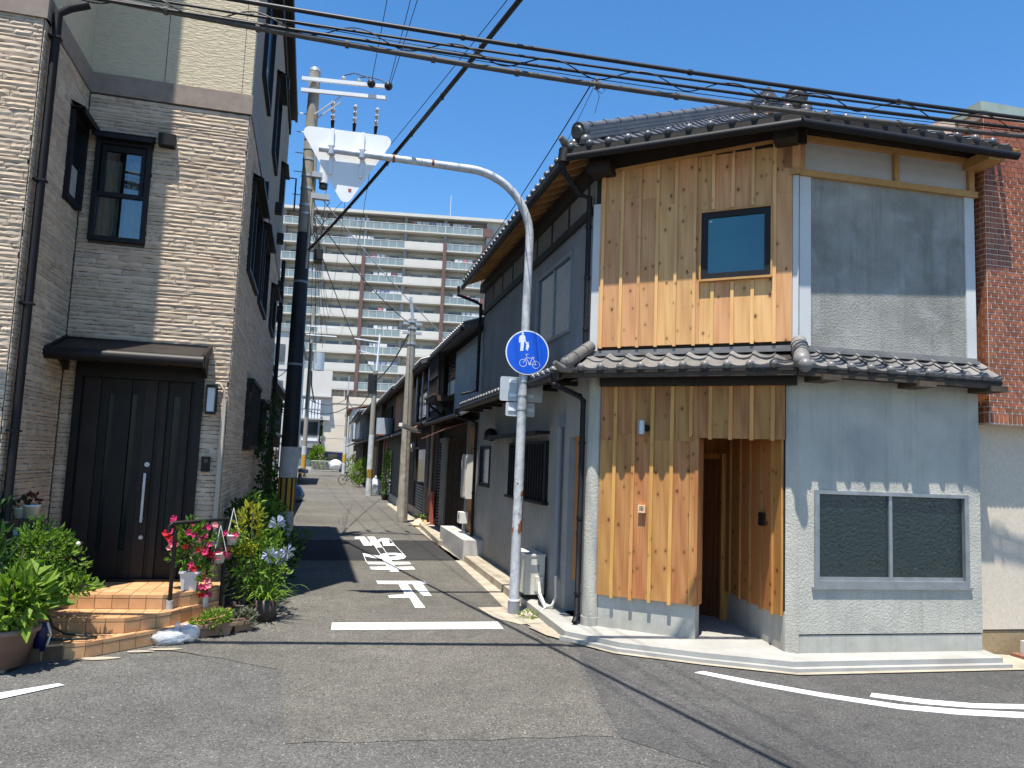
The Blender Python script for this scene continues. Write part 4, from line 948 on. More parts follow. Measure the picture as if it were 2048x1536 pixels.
lp_(MB().box(-1.9, -.2, .16, .2, .3, 3.0), 'room_backing', MT['shade_room'])
# downpipe on the wing, conduit by the corner
lp_(MB(RM).tube([(.12,-.35,6.52),(.12,-.18,6.45),(.12,-.075,6.36),(.12,-.075,1.25)], .042, 12), 'downpipe', MT['black_metal'])
for z in (6.1, 4.6, 3.35, 2.1): lp_(MB(RM).box(.07, .17, -.125, 0, z, z+.02), 'pipe_clip', MT['bronze'])
lp_(MB().box(-.062, -.012, -.055, -.024, .5, 2.62).tube([(-.037,-.04,2.62),(-.045,-.045,2.72),(-.10,-.05,2.80),(-.16,-.05,2.80)], .016, 8), 'conduit', MT['conduit'])
# wall lamp and door intercom are things of their own
wl = thing('door_lamp', 'black framed lantern with frosted glass fixed beside the bronze front door', 'lamp', FL @ T(-.175, -.03, 2.60))
MB().box(-.06, .06, -.15, -.02, .14, .175).box(-.055, .055, -.145, -.025, -.175, -.145).box(-.035, .035, -.03, .0, -.16, .16).build('lamp_frame', MT['black_metal'], wl)
for x, y in ((-.052,-.142),(.052,-.142),(-.052,-.03),(.052,-.03)): MB().box(x-.008, x+.008, y-.008, y+.008, -.145, .14).build('lamp_bar', MT['black_metal'], wl)
MB().box(-.044, .044, -.134, -.036, -.145, .14).build('lamp_glass', MT['lamp_glass'], wl)
it = thing('door_intercom', 'dark door intercom panel below the lantern on stone wall', 'intercom', FL @ T(-.19, -.03, 1.83))
MB().box(-.05, .05, -.03, .0, -.09, .09).build('intercom_body', MT['bronze'], it); MB().box(-.022, .022, -.033, -.0305, .02, .06).build('screen', MT['darkglass'], it)

# ------------------------------------------------------------------ tiled entrance steps
steps = thing('entrance_steps', 'three terracotta tiled steps with chamfered corner up to front door', 'steps', T(-2, 9))
SI = T(-2, -9) if False else Matrix.Translation((2, -9, 0))
def clip(poly, cx0, cx1, cy0, cy1):
    for ax_, lim, sgn in ((0,cx0,1),(0,cx1,-1),(1,cy0,1),(1,cy1,-1)):
        out = []
        for i in range(len(poly)):
            a, b = poly[i], poly[(i+1)%len(poly)]; da, db = sgn*(a[ax_]-lim), sgn*(b[ax_]-lim)
            if da >= 0: out.append(a)
            if da*db < 0: t = da/(da-db); out.append((a[0]+(b[0]-a[0])*t, a[1]+(b[1]-a[1])*t))
        poly = out
        if not poly: return []
    return poly
def area(p): return abs(sum(p[i][0]*p[(i+1)%len(p)][1]-p[(i+1)%len(p)][0]*p[i][1] for i in range(len(p))))/2
S3 = [(-3.08,9.05),(-2.44,9.04),(-1.60,8.98),(-1.36,9.20),(-1.10,9.55),(-1.10,9.86),(-3.02,9.84)]
S2 = [(-3.08,8.60),(-2.57,8.57),(-1.86,8.55),(-1.50,8.88),(-1.34,9.18),(-1.08,9.53),(-1.08,9.86),(-3.02,9.82)]
S1 = [(-3.08,8.05),(-2.45,8.10),(-2.11,8.20),(-1.27,9.03),(-1.00,9.44),(-1.00,9.86),(-3.02,9.80)]
def step(poly, z0, z1, nxt, ts=.165, gap=.007):
    MB().prism(poly, max(z0-.001, 0), z1-.008).build('step_core', MT['tile_grout'], steps, SI)
    xs = [min(p[0] for p in poly), max(p[0] for p in poly)]; ys = [min(p[1] for p in poly), max(p[1] for p in poly)]
    cx = -3.08
    y = 8.05 if nxt else 8.05
    i0 = int((xs[1]+3.08)/ts)+1; ny = int((ys[1]-ys[0])/ts)+1
    for i in range(i0):
        for j in range(ny):
            c = clip(poly, -3.08+i*ts+gap/2, -3.08+(i+1)*ts-gap/2, ys[0]+j*ts+gap/2, ys[0]+(j+1)*ts-gap/2)
            if len(c) < 3 or area(c) < .0006: continue
            if nxt and all(inside(q, nxt) for q in c): continue
            MB().prism(c, z1-.0085, z1-.001+srng.uniform(-.0012,.0012)).build('step_tile', MT['terracotta'], steps, SI)
    for k in range(len(poly)-3):
        a, b = Vector((*poly[k],0)), Vector((*poly[k+1],0)); L = (b-a).length; n = max(1, round(L/ts)); d = (b-a)/n
        nr = Vector((d.y,-d.x,0)).normalized()*.006
        for q in range(n):
            p0 = a+d*q+d.normalized()*gap/2; p1 = a+d*(q+1)-d.normalized()*gap/2
            # riser tile with a bullnose course above it
            for za, zb, ex in ((z0+.004, z1-.042, 0), (z1-.036, z1-.003, .35)):
                o0, o1 = p0+nr*(1+ex), p1+nr*(1+ex)
                MB().prism([(p0.x,p0.y),(p1.x,p1.y),(o1.x,o1.y),(o0.x,o0.y)], za, zb).build('riser_tile' if ex == 0 else 'nosing_tile', MT['terracotta'], steps, SI)
def inside(p, poly):
    c = False
    for i in range(len(poly)):
        (x1, y1), (x2, y2) = poly[i], poly[(i+1)%len(poly)]
        if (y1 > p[1]) != (y2 > p[1]) and p[0] < (x2-x1)*(p[1]-y1)/(y2-y1)+x1: c = not c
    return c
step(S1, 0, .15, S2); step(S2, .15, .30, S3); step(S3, .30, .45, None)
# handrail
rail = thing('handrail', 'dark bronze tubular handrail bolted to the side of tiled steps', 'handrail', T(-1.4, 9.2))
RI = Matrix.Translation((1.4, -9.2, 0))
ra, rb = Vector((-1.60,8.985,1.20)), Vector((-1.075,9.51,1.215)); dd = (rb-ra).normalized()
mb = MB(); mb.tube([ra-Vector((0,0,.10)), ra-Vector((0,0,.03)), ra+dd*.03, rb], .021, 10); mb.ball(rb, .024, 8, 6); mb.build('top_rail', MT['bronze'], rail, RI)
for p, top, base in ((Vector((-1.537,8.998,0)),1.12,.27), (Vector((-1.225,9.335,0)),1.14,.28), (Vector((-1.08,9.50,0)),1.20,.24)):
    MB().tube([p+Vector((0,0,base)), p+Vector((0,0,top))], .021, 10).build('rail_post', MT['bronze'], rail, RI)
    if base > .25: MB().tube([p+Vector((0,0,base-.02)), p+Vector((0,0,base+.12))], .036, 14).build('post_socket', MT['galv_plain'], rail, RI)
for s in (.2, .47):
    p = ra+dd*s; MB().bar(p-dd*.05, p-Vector((0,0,.09)), .014, .014).build('rail_bracket', MT['bronze'], rail, RI); MB().bar(p+dd*.05, p-Vector((0,0,.09)), .014, .014).build('rail_bracket', MT['bronze'], rail, RI)
# ------------------------------------------------------------------ brick fronted building on the right
bb = thing('brick_building', 'red glazed brick upper storey over cream rendered wall at right edge', 'building', T(9, 8))
BI = T(-9, -8)
FB = frame((7.40, 7.35), (9.40, 7.33)); FBR = frame((7.40, 7.74), (7.40, 7.35)); FB2 = frame((7.31, 7.74), (7.40, 7.74))
def bp(mb, name, mat, F=None, parent=None): return mb.build(name, mat, parent or bb, (BI @ F if F is not None else BI) if parent is None else None)
bp(MB().box(.0, 6.0, .006, .3, 2.66, 6.42), 'wall_core', MT['mortar'], FB)
bp(MB().box(-.0, .385, .006, .06, 2.66, 6.42), 'wall_core', MT['mortar'], FBR)
bp(MB().box(-.2, .09, .006, .1, 2.66, 6.42), 'wall_core', MT['mortar'], FB2)
def brick_mesh(w, h):
    b = .004; return MB().add([(0,.008,0),(w,.008,0),(w,.008,h),(0,.008,h),(b,-.004,b),(w-b,-.004,b),(w-b,-.004,h-b),(b,-.004,h-b)],
        [(4,5,6,7),(0,1,5,4),(1,2,6,5),(2,3,7,6),(3,0,4,7)]).mesh('brick', MT['brick'])
BP, BH = .1045, .0645
bm = brick_mesh(BP-.010, BH-.010); bh = brick_mesh(BP/2-.010, BH-.010); bs = brick_mesh(.052, .115)
nb = 0; extra = MB(); eh = []
rows = int((6.40-2.80)/BH)
for r in range(rows):
    z = 2.80+r*BH
    for c in range(-1, 58):
        x = c*BP+(BP/2 if r % 2 else 0)+.004
        if c == -1:
            if not r % 2: continue
            me = bh; x = .004
        else: me = bm
        if x < .60 and nb < 285: link('brick', me, bb, BI @ FB @ T(x, 0, z)); nb += 1
        else:
            w = (BP if me is bm else BP/2)-.010; extra.M = FB; extra.box(x, x+w, -.004, .007, z, z+BH-.010)
    for F, L in ((FBR, .385), (FB2, .09)):
        x = -(BP/2 if r % 2 else 0)
        while x < L:
            a, b = max(x, .002), min(x+BP-.010, L-.004); extra.M = F
            if b-a > .012: extra.box(a, b, -.004, .007, z, z+BH-.010)
            x += BP
for c in range(95):
    x = .004+c*.062
    if x < .6 and nb < 298: link('brick', bs, bb, BI @ FB @ T(x, 0, 2.672)); nb += 1
    else: extra.M = FB; extra.box(x, x+.052, -.004, .007, 2.672, 2.787)
for c in range(6): extra.M = FBR; extra.box(.004+c*.062, .056+c*.062, -.004, .007, 2.672, 2.787)
extra.M = None
o = bp(extra, 'brick_course', MT['brick']); o['kind'] = 'stuff'
FCR = frame((7.33, 7.62), (9.33, 7.60))
bp(MB().box(.0, 6, .0, .2, .29, 2.665), 'rendered_wall', MT['cream_wall'], FCR)
bp(MB().box(.0, 6, .012, .2, -.0, .275), 'wall_base', MT['brown_base'], FCR)
bp(MB().box(.0, 6, .03, .19, .275, .29), 'base_joint', MT['beam_dark'], FCR)
bp(MB().box(7.36, 13.4, 7.35, 7.45, 6.421, 6.54).box(7.36, 7.46, 7.451, 16, 6.421, 6.54), 'coping', MT['copper'])
bp(MB().box(7.42, 13.3, 7.65, 16, 0, 6.40), 'building_core', MT['mid_wall'])
blk = thing('concrete_block', 'grey hollow concrete block lying at the foot of cream wall', 'block', T(8.05, 7.42))
hb = MB(); hb.box(-.2,.2,-.06,.06,.0,.03).box(-.2,.2,-.06,.06,.12,.15)
for x in (-.2,-.085,.05,.165): hb.box(x, x+.035, -.06, .06, .03, .12)
hb.build('block_body', MT['concrete_block'], blk, Matrix.Rotation(.12,4,'Z') @ T(0,0,.05)); MB().box(-.28,.3,-.12,.1,0,.05).build('steel_plate', MT['rust_sheet'], blk)

# ------------------------------------------------------------------ sign pole with overhanging arm
def polemat():
    k = NB('sign_pole_paint'); p = k.pos(); f = k.noise(p, 9, 8, .7, .6); f2 = k.noise(k.vmath('MULTIPLY', p, (1, 1, .45)), 13, 4, .6, .4)
    sp = k.n('ShaderNodeSeparateXYZ'); k.set(sp.inputs[0], p); z = sp.outputs[2]
    band = k.math('MULTIPLY', k.ramp(k.math('DIVIDE', z, 4), [(.22, g(0)), (.27, g(1)), (.40, g(1)), (.47, g(0))]), 1.0)
    mask = k.ramp(k.math('SUBTRACT', f2, k.math('MULTIPLY', k.math('SUBTRACT', 1, band), .2)), [(.52, g(0)), (.545, g(1))])
    sc_ = k.ramp(k.noise(p, 24, 5, .7), [(.62, g(0)), (.68, g(1))])
    col = k.ramp(f, [(.35, (.34,.37,.40)), (.62, (.60,.62,.64))]); col = k.mix(k.math('MULTIPLY', sc_, .45), col, (.30,.27,.26)); col = k.mix(mask, col, (.24,.085,.035))
    k.bump(k.math('ADD', f, mask), .3, .004); return k.fin(col, k.math('ADD', k.math('MULTIPLY', mask, .45), .45), .1, .5)
PX, PY = 2.53, 10.15
sg = thing('sign_pole', 'grey overhanging sign pole with rust patches carrying blue disc and white triangular sign back', 'street sign', T(PX, PY)); SGI = T(-PX, -PY)
pm = polemat()
pts = [(2.525,PY,0),(2.53,PY,1.5),(2.535,PY,3),(2.55,PY,5.10)]+[tuple(v) for v in arc((1.66,PY,5.10), .89, 0, pi/2, 12, (1,0,0), (0,0,1))[1:]]+[(1.0,PY,6.0),(-.36,PY,6.01)]
rs = [.068,.066,.062,.058]+[.056]*12+[.049,.041]
MB().tube(pts, rs, 20).build('pole', pm, sg, SGI)
MB().tube([(2.525,PY,0),(2.525,PY,.17)], .080, 18).build('pole_sleeve', MT['pipe_grey'], sg, SGI)
MB().tube([(2.525,PY,.17),(2.525,PY,.19)], .083, 18).build('sleeve_ring', MT['pvc_white'], sg, SGI)
for x in (.62, 1.15): MB().tube([(x-.015,PY,6.004),(x+.015,PY,6.004)], .056, 14).build('arm_collar', MT['rust'], sg, SGI)
def rounded(poly, r, n=6):
    out = []; k = len(poly)
    for i in range(k):
        p, a, b = Vector(poly[i]), Vector(poly[i-1]), Vector(poly[(i+1)%k])
        d1, d2 = (a-p).normalized(), (b-p).normalized(); ang = d1.angle(d2); t = r/math.tan(ang/2); c = p+(d1+d2).normalized()*(r/sin(ang/2))
        q1, q2 = p+d1*t-c, p+d2*t-c; a1 = atan2(q1.y, q1.x); a2 = atan2(q2.y, q2.x); dlt = (a2-a1+pi) % (2*pi)-pi
        out += [(c.x+r*cos(a1+dlt*j/n), c.y+r*sin(a1+dlt*j/n)) for j in range(n+1)]
    return out
def plate(poly, y0, y1): # polygon in x,z
    M = Matrix(((1,0,0,0),(0,0,1,0),(0,1,0,0),(0,0,0,1))); mb = MB(M); mb.prism(poly, y0, y1)
    for f in range(len(mb.f)): mb.f[f] = mb.f[f][::-1]
    mb.M = None; return mb
tri = rounded([(-.64,6.33),(.64,6.335),(.02,5.27)], .085)
plate(tri, PY+.075, PY+.079).build('stop_sign_plate', MT['white_paint'], sg, SGI)
for x in (-.20, .20): MB().box(x-.022, x+.022, PY+.045, PY+.074, 5.70, 6.33).build('stiffener', MT['white_paint'], sg, SGI)
for x in (-.20, .20): MB().tube([(x,PY-.0,5.95),(x,PY+.0,6.06)], .052, 12).build('sign_clamp', MT['galv_plain'], sg, SGI)
MB().box(.05, .09, PY+.071, PY+.0745, 5.50, 5.54).build('inspection_sticker', MT['red_panel'], sg, SGI)
DC = Vector((2.56, PY-.085, 3.49))
def disc(r0, y0, y1, name, mat, n=64, parent=sg):
    return plate([(DC.x+r0*cos(2*pi*i/n), DC.z+r0*sin(2*pi*i/n)) for i in range(n)], y0, y1).build(name, MT[mat], parent, SGI if parent is sg else None)
dsc = disc(.305, DC.y+.004, DC.y+.007, 'sign_disc', 'sign_white')
K = .000958
def pic(poly): return plate([(DC.x+(x-447)*K, DC.z-(y-487)*K) for x, y in poly], DC.y-.001, DC.y+.0005)
def pc(mb, nm): return mb.build(nm, MT['sign_white'], dsc)
plate([(DC.x+.288*cos(2*pi*i/64), DC.z+.288*sin(2*pi*i/64)) for i in range(64)], DC.y+.001, DC.y+.0039).build('blue_face', MT['sign_blue'], dsc)
circ = lambda cx, cy, r, n=18: [(cx+r*cos(2*pi*i/n), cy+r*sin(2*pi*i/n)) for i in range(n)]
pc(pic(circ(368,220,17)), 'adult_head')
pc(pic([(345,240),(390,240),(405,262),(412,310),(432,350),(440,372),(428,372),(398,322),(392,340),(388,400),(382,465),(362,468),(366,380),(358,468),(338,470),(342,400),(340,330),(332,355),(318,352),(315,290),(325,258)]), 'adult_figure')
pc(pic(circ(447,347,13)), 'child_head')
pc(pic([(441,362),(457,362),(468,385),(466,410),(455,425),(452,460),(438,460),(436,430),(424,458),(420,440),(424,405),(420,385),(432,374)]), 'child_figure')
def ln(a, b, w=6):
    d = Vector((b[0]-a[0], b[1]-a[1])).normalized()*w/2; return pic([(a[0]-d.y,a[1]+d.x),(b[0]-d.y,b[1]+d.x),(b[0]+d.y,b[1]-d.x),(a[0]+d.y,a[1]-d.x)])
def ring(cx, cy, r, w=6, n=36):
    mb = MB(); y = DC.y-.001
    P = lambda rr, i: (DC.x+(cx+rr*cos(2*pi*i/n)-447)*K, y, DC.z-(cy+rr*sin(2*pi*i/n)-487)*K)
    vs = [P(r+w/2, i) for i in range(n)]+[P(r-w/2, i) for i in range(n)]
    return mb.add(vs, [(i,(i+1)%n,n+(i+1)%n,n+i) for i in range(n)])
for cx, cy in ((387,640),(577,655)): pc(ring(cx, cy, 52), 'bicycle_wheel')
pc(pic(circ(485,645,18)), 'bicycle_crank')
for a, b in (((387,640),(442,540)),((442,540),(420,512)),((420,512),(462,508)),((432,562),(522,566)),((430,572),(485,645)),((524,556),(485,645)),((530,556),(577,655)),((485,650),(577,657)),((512,552),(552,548))): pc(ln(a, b), 'bicycle_line')
pl = plate(rounded([(2.235,3.165),(2.84,3.165),(2.84,2.83),(2.235,2.83)], .03), PY+.085, PY+.088).build('rear_plate', MT['plate_back'], sg, SGI)
plate(rounded([(2.325,2.815),(2.735,2.815),(2.735,2.625),(2.325,2.625)], .025), PY+.085, PY+.088).build('rear_plate', MT['plate_back'], sg, SGI)
for z in (3.10, 2.91, 2.72):
    MB().tube([(2.534,PY,z-.012),(2.534,PY,z+.012)], .070, 14).build('pole_band', MT['galv_plain'], sg, SGI)
    for x0, x1 in ((2.36, 2.47), (2.60, 2.71)): MB().box(x0, x1, PY+.07, PY+.084, z-.022, z+.022).build('plate_bracket', MT['sign_white'], sg, SGI)
MB().tube([(2.541,PY,3.42),(2.541,PY,3.45)], .068, 14).bar((2.541,PY-.06,3.435),(2.56,PY-.08,3.435), .03,.03).build('disc_clamp', MT['galv_plain'], sg, SGI)

# ------------------------------------------------------------------ utility poles
def upole(name, label, x, y, h, r0, r1, sections, M=None):
    """sections: (z0, z1, extra radius, material)"""
    t = thing(name, label, 'utility pole', T(x, y), group='utility poles along the lane'); R = lambda z: r0+(r1-r0)*z/h
    for i, (z0, z1, e, m, nm) in enumerate(sections): MB().tube([(0,0,z0),(0,0,z1)], [R(z0)+e, R(z1)+e], 20).build(nm, MT[m], t)
    return t
p1 = upole('utility_pole', 'tall dark sleeved utility pole with striped base and steel cross arm beside stone house', -.84, 18.0, 10.95, .19, .125,
    [(0,10.95,0,'pole_conc','pole'),(0,.72,.006,'pole_white','pole_sleeve'),(1.46,2.14,.008,'pole_white','pole_sleeve'),(2.14,7.05,.006,'pole_black','pole_sleeve'),(.721,1.459,.006,'pole_black','warning_band')])
for k in range(10):
    a = 2*pi*k/10; r = .196; MB().add([((r+.0)*cos(a+d*.19),(r)*sin(a+d*.19),z) for z in (.73,1.45) for d in (-1,0,1)], [(0,1,4,3),(1,2,5,4)]).build('warning_stripe', MT['yellow'], p1)
MB().tube([(0,0,10.95),(0,0,11.03)], [.13,.115], 18).build('pole_cap', MT['galv_plain'], p1)
for z, s in ((10.68, 0), (10.40, 0)):
    for yy in (-.15,):
        MB().bar((-.28,yy,z),(1.68,yy-.12,z+.04), .06, .085).build('cross_arm', MT['white_paint'], p1)
MB().bar((.05,-.15,9.85),(.62,-.18,10.36), .03,.03).build('arm_brace', MT['galv_plain'], p1); MB().bar((.05,.15,9.85),(.62,.12,10.36), .03,.03).build('arm_brace', MT['galv_plain'], p1)
def insul(c, d=(0,0,1), n=3, r=.05, L=.34, mat='porcelain'):
    c = Vector(c); d = Vector(d).normalized(); mb = MB()
    for i in range(n): p = c+d*(i+.5)*L/n; mb.tube([p-d*L/n*.38, p, p+d*L/n*.3], [r*.5, r, r*.45], 12)
    mb.tube([c, c+d*L], r*.28, 8); return mb
for x in (.46, .98, 1.50): insul((x,.15,10.36), (0,.85,-.52), 3, .06, .5).build('strain_insulator', MT['porcelain'], p1); MB().tube([(x,.57,10.10),(x,.85,9.92)], [.05,.03], 8).build('cable_boot', MT['cable'], p1)
for x in (.66, 1.02): insul((x,-.05,10.73), (0,0,1), 2, .065, .20).build('pin_insulator', MT['porcelain'], p1)
for x in (1.30, 1.70): MB().ball((x,-.35,10.70), .10, 10, 7).build('cable_boot', MT['cable'], p1)
MB().tube([(.66,-.05,10.95),(.9,-.1,11.02),(1.2,-.2,10.92),(1.32,-.32,10.75)], .012, 6).build('jumper_wire', MT['cable'], p1)
MB().tube([(1.02,-.05,10.95),(1.2,-.1,10.98),(1.5,-.2,10.9),(1.7,-.32,10.75)], .012, 6).build('jumper_wire', MT['cable'], p1)
MB().tube([(.36,-.1,8.24),(.36,-.1,8.95)], .11, 14).build('cylinder_box', MT['white_paint'], p1); MB().tube([(.36,-.1,8.12),(.36,-.1,8.24)], .095, 12).build('cylinder_base', MT['cable'], p1)
MB().box(.1, .52, -.16, -.02, 7.86, 7.98).build('bracket_box', MT['galv_plain'], p1)
for z in (9.3, 9.05, 8.8, 8.4, 8.1, 7.7, 7.5, 4.0, 5.9): MB().tube([(0,0,z-.025),(0,0,z+.025)], .19-.006*z+.012, 16).build('pole_band', MT['galv_plain'] if z > 7 else MT['pipe_grey'], p1)
for i, z in enumerate((9.9,9.45,8.95,8.5,7.95)): MB().tube([(-.1,0,z),(-.32,0,z)], .012, 6).build('climbing_rung', MT['galv_plain'], p1)
MB().tube([(.17,-.1,7.0),(.15,-.1,8.6),(.12,-.1,9.0)], .035, 8).build('riser_pipe', MT['pole_conc'], p1)
MB().tube([(.10,-.13,6.2),(.12,-.13,8.0)], .03, 8).build('riser_pipe', MT['conduit'], p1)
for z in (9.15, 8.35): MB().box(.1, .32, -.22, -.05, z, z+.12).build('cable_clamp', MT['galv_plain'], p1)
tr = random.Random(3)
for k in range(9):
    z = 7.8-.1*k; x = tr.uniform(.2,.75); MB().tube([(.12,-.1,z+.1),(.2+x*.4,-.15,z-tr.uniform(.1,.5)),(x+.2,-.1,z+tr.uniform(-.2,.4))], .009, 5).build('loose_wire', MT['cable'], p1)
p2 = upole('utility_pole', 'slender mottled concrete utility pole standing against the dark row houses', 2.37, 24.3, 6.4, .165, .125, [(0,6.4,0,'pole_conc','pole'),(.05,3.0,.004,'pole_mottled','peeling_poster_layer')])
MB().tube([(0,0,6.4),(-.10,0,7.1)], .05, 8).build('pole_mast', MT['galv_plain'], p2)
for z in (6.3, 6.1, 5.6): MB().tube([(0,0,z-.03),(0,0,z+.03)], .15, 14).build('pole_band', MT['galv_plain'], p2)
for z in (6.2, 5.9): MB().box(-.3, .3, -.1, .0, z, z+.08).build('cable_bracket', MT['galv_plain'], p2)
p3 = upole('utility_pole', 'white sleeved utility pole with narrow yellow band beside rubbish bag', 2.14, 40.0, 6.4, .155, .12, [(0,6.4,0,'pole_conc','pole'),(0,.9,.006,'pole_white','pole_sleeve'),(1.35,3.1,.006,'pole_white','pole_sleeve'),(.9,1.35,.006,'yellow','warning_band')])
for k in range(5): MB().box(-.17+k*.075, -.15+k*.075, -.17+abs(k-2)*.016, -.10, .92, 1.34).build('warning_stripe', MT['pole_black'], p3)
MB().tube([(.05,0,6.4),(.12,0,8.3)], .05, 8).build('pole_mast', MT['white_paint'], p3)
MB().bar((.1,0,7.9),(-1.2,0,8.0), .06,.06).build('mast_arm', MT['white_paint'], p3); MB().bar((.1,0,7.2),(-.9,0,7.4), .05,.05).build('mast_arm', MT['white_paint'], p3)
MB().box(-.35, .1, -.15, .1, 5.2, 6.2).build('cable_closure', MT['cable'], p3)
p4 = upole('utility_pole', 'concrete utility pole with transformer can on the left side of far lane', -2.05, 72.0, 15.5, .22, .14, [(0,15.5,0,'pole_conc','pole'),(.1,1.9,.01,'yellow','warning_band'),(1.9,2.7,.012,'pole_white','pole_sleeve')])
MB().tube([(.75,-.1,9.6),(.75,-.1,11.2)], .50, 16).build('transformer_can', MT['galv_plain'], p4)
for z in (13.6, 12.8): MB().bar((-.5,-.2,z),(2.2,-.2,z), .1,.1).build('cross_arm', MT['white_paint'], p4)
MB().tube([(-.1,-.3,6),(-.05,-.35,12)], .10, 8).build('cable_riser', MT['cable'], p4); MB().tube([(.6,-.3,6.6),(.25,-.3,8.2),(.2,-.3,9.5)], .07, 6).build('cable_riser', MT['cable'], p4)
for x, y, lb, dx in ((1.66, 104, 'farther of two thin white based poles at the lane end', .12), (1.76, 85, 'nearer of two thin white based poles at the lane end', .12)):
    p = upole('utility_pole', lb, x, y, 9.0, .17, .12, [(0,9.0,0,'pole_conc','pole'),(0,4.0,.012,'pole_white','pole_sleeve')])
    for q in range(5): MB().box(-.3+.13*q, -.2+.13*q, -.25, .2, 8+.17*q, 8.3+.12*q).build('cable_clamp', MT['cable'], p)
    MB().tube([(0,0,9),(0,0,10.6)], .05, 6).build('pole_mast', MT['galv_plain'], p)
    MB().tube([(.0,0,1.3),(0,0,2.1)], .21, 10).build('warning_band', MT['yellow'], p) if y < 100 else None

# ------------------------------------------------------------------ overhead cables
def span(P, Q, sag, n=28):
    P = Vector(P); Q = Vector(Q); return [P.lerp(Q, i/n)-Vector((0,0,sag*4*(i/n)*(1-i/n))) for i in range(n+1)]
def cable(label, P, Q, sag, r, mat='cable', group='overhead wires', ties=0, name='overhead_cable'):
    t = thing(name, label, 'cable', Matrix.Translation(P), group=group); I = Matrix.Translation(-Vector(P)); pts = span(P, Q, sag)
    MB().tube(pts, r, 6).build('cable_line', MT[mat], t, I)
    for k in range(ties):
        p = pts[0].lerp(pts[-1], (k+.5)/ties); f = (k+.5)/ties; p.z -= sag*4*f*(1-f); MB().tube([p-Vector((.02,0,0)), p+Vector((.02,0,0))], r*1.5, 8).build('cable_tie', MT['cable'], t, I)
    return t
def street(c, n=44, x0=-8.5, x1=19): return [Vector((x, 6.95-.08*x, c[0]+c[1]*x+c[2]*x*x)) for x in [x0+(x1-x0)*i/n for i in range(n+1)]]
SB = T(0, 6.95); SBI = T(0, -6.95)
def street_cable(label, c, r, mat='cable', ties=0):
    t = thing('overhead_cable', label, 'cable', SB, group='overhead wires'); pts = street(c)
    MB().tube(pts, r, 8).build('cable_line', MT[mat], t, SBI)
    for k in range(ties):
        x = -8+k*27/ties; p = Vector((x, 6.95-.08*x, c[0]+c[1]*x+c[2]*x*x)); MB().tube([p-Vector((.018,0,0)), p+Vector((.018,0,0))], r*1.45, 8).build('cable_tie', MT[mat], t, SBI)
street_cable('thick grey sheathed cable, lowest of those crossing over the street', (5.767,-.0604,.0060), .026, 'cable_grey', 34)
street_cable('single thick black cable, highest of those crossing over the street', (6.017,-.0448,.0027), .021, 'cable', 12)
bt = thing('cable_bundle', 'pair of black cables lashed with spiral wire crossing over the street', 'cable', SB, group='overhead wires')
for dz, r, dy in ((0, .012, 0), (-.085, .014, -.02), (-.07, .010, .02)):
    MB().tube([p+Vector((0,dy,dz)) for p in street((5.905,-.033,.0025))], r, 6).build('cable_line', MT['cable'], bt, SBI)
MB().tube([p+Vector((0, .06*cos(i*.21), -.045+.062*sin(i*.21)+.012*sin(i*.031))) for i, p in enumerate(street((5.905,-.033,.0025), 900))], .0065, 4).build('spiral_wire', MT['cable'], bt, SBI)
for lb, dz, k in (('hair thin wire just above the thick grey street cable', .055, .0056),('second hair thin wire above the thick grey street cable', .11, .0048)): street_cable(lb, (5.767+dz,-.058,k), .004)
cable('heavy black bundled cable slanting from tall dark pole over the road', (-.72,17.95,6.65), (3.1,-1.5,6.6), .30, .030, ties=16)
cable('thin wire following the slanting bundle above the road', (-.70,17.9,6.95), (3.2,-1.5,6.75), .25, .005)
cbx = thing('cable_closure_box', 'black cable closure box hanging on the slanting bundle near the dark pole', 'cable box', T(-.45, 16.6, 6.20))
MB().box(-.09,.09,-.2,.2,-.13,.10).build('box_body', MT['cable'], cbx); MB().box(-.07,.07,-.21,-.2005,-.11,.08).build('box_cover', MT['pole_black'], cbx); MB().bar((0,-.1,.1),(0,-.1,.32),.02,.02).build('hanger', MT['cable'], cbx); MB().bar((0,.1,.1),(0,.1,.32),.02,.02).build('hanger', MT['cable'], cbx)
for k, (x, x2) in enumerate(((.46,1.35),(.86,1.95),(.90,2.5))):
    cable(('left','middle','right')[k]+' of three thin power wires rising from cross arm over the street', (x,17.65,10.72), (x2-.2,-4,11.9), .35, .008)
for k, x in enumerate((-.38,.14,.66)): cable(('left','middle','right')[k]+' of three power wires leaving strain insulators down the lane', (x,18.85,9.92), (-2.3+k*1.3,71.8,13.0), 1.6, .008)
cable('pale service wire slanting from pole cross the tower block to row house', (-.55,17.9,7.95), (2.8,19.0,4.95), .12, .011, 'galv_plain')
cable('black service wire from dark pole down to the mottled pole', (-.7,18.0,7.6), (2.37,24.3,6.2), .25, .012)
cable('black service wire from dark pole down the lane', (-.7,18.1,7.3), (2.2,40,6.2), .5, .014)
cable('thin drop wire running from dark pole to tile roof of left row house', (-.84,18.1,4.2), (-1.75,23.6,4.25), .2, .010)
cable('black cable linking the mottled pole with the yellow banded pole', (2.3,24.3,6.0), (2.14,40,5.9), .3, .03)
cable('black cable running from yellow banded pole to the far lane end', (2.14,40,5.7), (1.76,85,8.2), 1.2, .03)
cable('black cable crossing the far lane between two poles', (-2.05,72,7.0), (1.76,85,8.2), .7, .03)
cable('lower black cable crossing the far lane between two poles', (-2.05,72,5.9), (1.76,85,7.2), .5, .04)
for k in range(6): cable('slack wire beside tall dark pole, '+('nearest to it','second from it','third from it','fourth from it','fifth from it','farthest from it')[k], (-.62+.02*k,17.85,7.4-.1*k), (-.56+.11*k,18.9+2.4*k,1.5+.75*k+2.2), .0+.1*k, .006)
